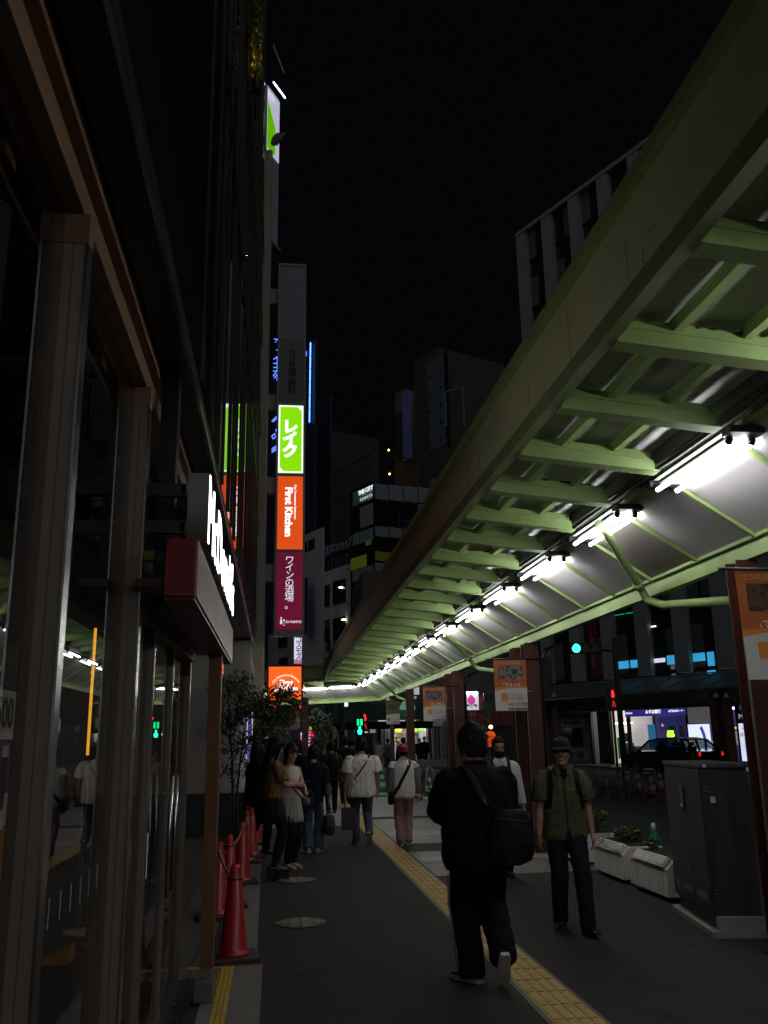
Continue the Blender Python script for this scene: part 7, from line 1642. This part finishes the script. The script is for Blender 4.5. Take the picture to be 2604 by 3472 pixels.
for z, rx, ry in ((1.0, .145, .11), (.93, .165, .125), (.80, .195, .155), (.62, .225, .18)):
    amp = .012*(1.0-z)/.4 if z < 1 else 0
    rs.append([p.P((rx+amp*math.sin(a*2*math.pi*22/N*1.0))*math.cos(2*math.pi*a/N), (ry+amp*math.sin(a*2*math.pi*22/N))*math.sin(2*math.pi*a/N), z) for a in range(N)])
mb.rings(rs); mb.build('skirt', cloth('charcoal_skirt', (.020, .017, .019), .8), p.t, local=True)
p.legs(cloth('dark_tights', (.013, .012, .014), .6), (.082, .054, .058, .038), .04, 'tights', fold=0, wr=0)
p.shoes(LEATHER, LEATHER, W=.05)
b = MB()
for n in 'LR':
    A = p.an[n]; Rm = Matrix.Rotation(p.yaw[n], 3, 'Z')
    for (y0, y1, hw) in ((-.095, -.02, .040), (.03, .19, .05)):
        pts = [A+Rm @ V(x*k, y*k, -.087*k) for x, y in ((-hw, y0), (hw, y0), (hw, y1), (-hw, y1))]; b.slab(pts, (0, 0, -.083))
b.build('platform', LEATHER, p.t, local=True)
b = MB(); A = p.an['R']; b.path([A+V(.045*k, .01*k, .0), A+V(.06*k, .03*k, .012*k), A+V(.045*k, .05*k, .0), A+V(.05*k, .03*k, -.012*k)], .004, 6); b.build('buckle', STEEL, p.t, local=True)
def f(t):
    c = p.wr['R'].lerp(p.wr['L'], .5)+V(.0, .10, .035); b = MB(); b.cbox((0, 0, 0), (.075, .15, .010), X=Matrix.Translation(c) @ Matrix.Rotation(R(18), 4, 'X')); b.build('case', BLACKP, t, local=True, bevel=.003)
bag('phone', 'dark phone held flat by the person in the brown knit', 'phone', p, f)
# --- woman in white
WT = cloth('white_top', (.62, .59, .57), .85, .05)
p = Person('person in sleeveless white top and pleated white tunic looking down at a phone', .215, 12.62, R(-140), 1.60, .90, vox=.012)
p.pose({'R': (.065, .03, 0, R(-6)), 'L': (-.065, -.02, 0, R(6))}, {'R': (.06, .34, .98), 'L': (-.02, .36, .96)}, .165)
p.body(SKIN_P, nod=R(-18), turn=R(-10), headscale=1.02); p.hair(HAIRD, 'bob', 1.08)
WR = [(.90, .15, .115, 0), (1.10, .145, .11, 0), (1.24, .155, .12, .01), (1.34, .14, .10, 0), (1.40, .10, .075, 0)]
mb = MB(); mb.rings([oval(p.P(0, y0, z), rx*p.k, ry*p.k, 24) for z, rx, ry, y0 in WR]); fuse(mb, 'top', WT, p.t, .012, 3, .005, 9, 17)
mb = MB(); k = p.k; rs = []
for z, rx, ry in ((1.06, .145, .11), (.95, .165, .13), (.75, .20, .16), (.63, .215, .175)):
    amp = .010*(1.06-z)/.4; rs.append([p.P((rx+amp*math.sin(a*2*math.pi*20/N))*math.cos(2*math.pi*a/N), (ry+amp*math.sin(a*2*math.pi*20/N))*math.sin(2*math.pi*a/N), z) for a in range(N)])
mb.rings(rs); mb.build('tunic', cloth('white_pleat', (.44, .41, .37), .85, .05), p.t, local=True)
p.legs(NVT, (.086, .066, .066, .050), .0, 'leggings', fold=.004); p.shoes(mat('flat_beige', (.36, .27, .19), .5, var=.1), mat('flat_beige', (.36, .27, .19)), W=.04)
def f(t):
    c = p.wr['R'].lerp(p.wr['L'], .5)+V(.0, .10, .03); b = MB(); b.cbox((0, 0, 0), (.072, .145, .010), X=Matrix.Translation(c) @ Matrix.Rotation(R(25), 4, 'X')); b.build('case', mat('phone_dark', (.02, .02, .022), .3, var=0), t, local=True, bevel=.003)
bag('phone', 'dark phone held by the person in white', 'phone', p, f)
# --- dark figures behind
def simple(lab, x, y, head, H, topm, legm, hairm=HAIRB, style='short', hands=None, feet=None, skin=SKIN, w=1., sleeve=1.93, vox=.016, face=False, rows=TR, shoe=LEATHER, group=None, cls='jacket'):
    p = Person(lab, x, y, head, H, w, vox=vox, group=group)
    p.pose(feet or {'R': (.08, .14, 0, 0), 'L': (-.08, -.14, .02, 0)}, hands or {'R': (.27, .06, .84), 'L': (-.27, -.02, .84)})
    p.body(skin, face=face); p.hair(hairm, style, 1.06); p.top(topm, rows, sleeve, (.09, .078, .056), cls, .006, .006, seed=len(lab)); p.legs(legm, fold=.006); p.shoes(shoe); return p
simple('person in black standing against the pale pillar behind the brown knit', -.27, 14.2, R(-60), 1.62, BLK, BLK, HAIRB, 'long', {'R': (.12, .26, 1.05), 'L': (-.10, .28, 1.05)})
simple('person in black tee shirt with bare arm behind the one in white', .42, 16.6, R(0), 1.66, BLK, BLK, HAIRD, 'bob', sleeve=.75, cls='tee_shirt')
p = simple('person in dark olive jacket with a black backpack farther along the footpath', 1.32, 21.5, R(0), 1.60, cloth('dark_olive', (.022, .018, .012)), BLK)
def f(t):
    mb = MB(); k = p.k; mb.rings([oval(p.P(.04, -.22, z), rx*k, ry*k, 18, pw=3.5) for z, rx, ry in ((.95, .12, .06), (1.1, .15, .09), (1.3, .14, .08), (1.38, .09, .04))]); fuse(mb, 'bag_body', BLK2, t, .02, 2)
    b = MB(); b.path([p.P(.1, -.15, 1.38), p.P(.11, 0, 1.47), p.P(.12, .1, 1.3)], [(.026*k, .007*k)]*3, 8); b.build('shoulder_strap', BLK2, t, local=True)
bag('backpack', 'black backpack on the dark olive jacket', 'backpack', p, f)
p = simple('person in black suit jacket walking away with a pale shopping bag', 1.88, 24.5, R(0), 1.72, BLK, BLK, w=1.02)
def f(t):
    k = p.k; w_ = p.wr['L']-V(0, 0, .1*k); b = MB(); b.box(w_.x-.05, w_.y-.13, w_.z-.42, w_.x+.05, w_.y+.13, w_.z-.08); b.build('bag_body', mat('cream_paper', (.42, .36, .26), .7, var=.1), t, local=True, bevel=.004)
    b = MB(); b.path([w_+V(0, -.06, -.08), w_, w_+V(0, .06, -.08)], .005, 6); b.build('handle', BLK2, t, local=True)
bag('shopping_bag', 'cream paper shopping bag hanging beside the black suit jacket', 'bag', p, f)
simple('person in dark jacket just beyond the black suit jacket', 2.3, 27.5, R(0), 1.66, cloth('dark_brown_cloth', (.016, .012, .011)), BLK, vox=.02)
GT = cloth('grey_tee', (.13, .14, .15)); WT2 = cloth('white_blouse', (.5, .48, .45))
g = 'far pedestrians near the drugstore'
simple('far person in white blouse raising a hand near the drugstore', 5.2, 46.0, R(150), 1.62, WT2, GT, HAIRD, 'bob', {'R': (.12, .22, 1.5), 'L': (-.25, .05, .85)}, vox=.022, sleeve=.6, group=g, cls='blouse')
p = simple('far person in grey tee shirt and jeans near the drugstore', 5.75, 46.5, R(20), 1.66, GT, JEAN, vox=.022, sleeve=.6, group=g, cls='tee_shirt')
def f(t):
    b = MB(); k = p.k; b.path([p.P(.13, -.02, 1.46), p.P(.05, -.175, 1.3), p.P(-.12, -.17, 1.05), p.P(-.22, 0, .95)], [(.02*k, .006*k)]*4, 8, up=(0, -1, 0)); b.build('strap', BLK2, t, local=True)
    mb = MB(); mb.ell(p.P(-.25, .02, .88), (.06*k, .12*k, .12*k)); fuse(mb, 'bag_body', cloth('olive_bag', (.10, .10, .03)), t, .02, 2)
bag('cross_body_bag', 'olive cross body bag on the far grey tee shirt', 'bag', p, f)
simple('far person in long dark coat beside the thin red brown pillar', 4.72, 33.5, R(10), 1.68, BLK, BLK, vox=.02, group=g, cls='coat')
simple('far person in pale shirt inside the bright drugstore doorway', 7.75, 55.5, R(160), 1.66, cloth('lilac_shirt', (.42, .38, .46)), NVT, vox=.024, group=g, cls='shirt', sleeve=.7)
simple('far person in black suit at the right side of the drugstore', 8.55, 52.0, R(190), 1.74, BLK, BLK, vox=.024, group=g)
simple('far person in dark coat stooping beside the black suit at the drugstore', 8.1, 51.0, R(175), 1.64, cloth('dark_brown_cloth', (.016, .012, .011)), BLK, vox=.024, group=g, cls='coat')
# ================================================================== LIGHT, WORLD, CAMERA
w = bpy.data.worlds.new('World'); sc.world = w; w.use_nodes = True
nt = w.node_tree; bg = nt.nodes['Background']
sky = nt.nodes.new('ShaderNodeTexSky'); sky.sky_type = 'NISHITA'; sky.sun_disc = False
sky.sun_elevation = R(-4.0); sky.sun_rotation = R(200)
hsv = nt.nodes.new('ShaderNodeMixRGB'); hsv.blend_type = 'MIX'; hsv.inputs[0].default_value = .93
hsv.inputs[2].default_value = (.016, .017, .028, 1)
nt.links.new(sky.outputs[0], hsv.inputs[1]); nt.links.new(hsv.outputs[0], bg.inputs[0]); bg.inputs[1].default_value = .08
s = bpy.data.lights.new('city_glow', 'SUN'); s.energy = .34; s.angle = R(110); s.color = (.92, .96, 1.0)
so = bpy.data.objects.new('city_glow', s); COL.objects.link(so); so.rotation_euler = (R(50), 0, R(-6))
cam = bpy.data.cameras.new('camera'); co = bpy.data.objects.new('camera', cam); COL.objects.link(co)
cam.sensor_fit = 'VERTICAL'; cam.sensor_height = 36.0; cam.lens = F/Hp*36.0; cam.clip_end = 2000; cam.clip_start = .05
z = -(_x*0+V(_x.z, _y.z, _u.z)); xa = V(_x.x, _y.x, _u.x); ya = V(_x.y, _y.y, _u.y)
co.matrix_world = Matrix(((xa.x, ya.x, z.x, CAMP.x), (xa.y, ya.y, z.y, CAMP.y), (xa.z, ya.z, z.z, CAMP.z), (0, 0, 0, 1)))
sc.camera = co
sc.view_settings.view_transform = 'Standard'; sc.view_settings.look = 'None'; sc.view_settings.exposure = 0; sc.view_settings.gamma = 1
sc.render.engine = 'CYCLES'
c = sc.cycles
c.use_denoising = True; c.denoiser = 'OPENIMAGEDENOISE'
c.max_bounces = 8; c.diffuse_bounces = 3; c.glossy_bounces = 4; c.transparent_max_bounces = 12; c.transmission_bounces = 4
c.sample_clamp_indirect = 3.0; c.caustics_reflective = False; c.caustics_refractive = False
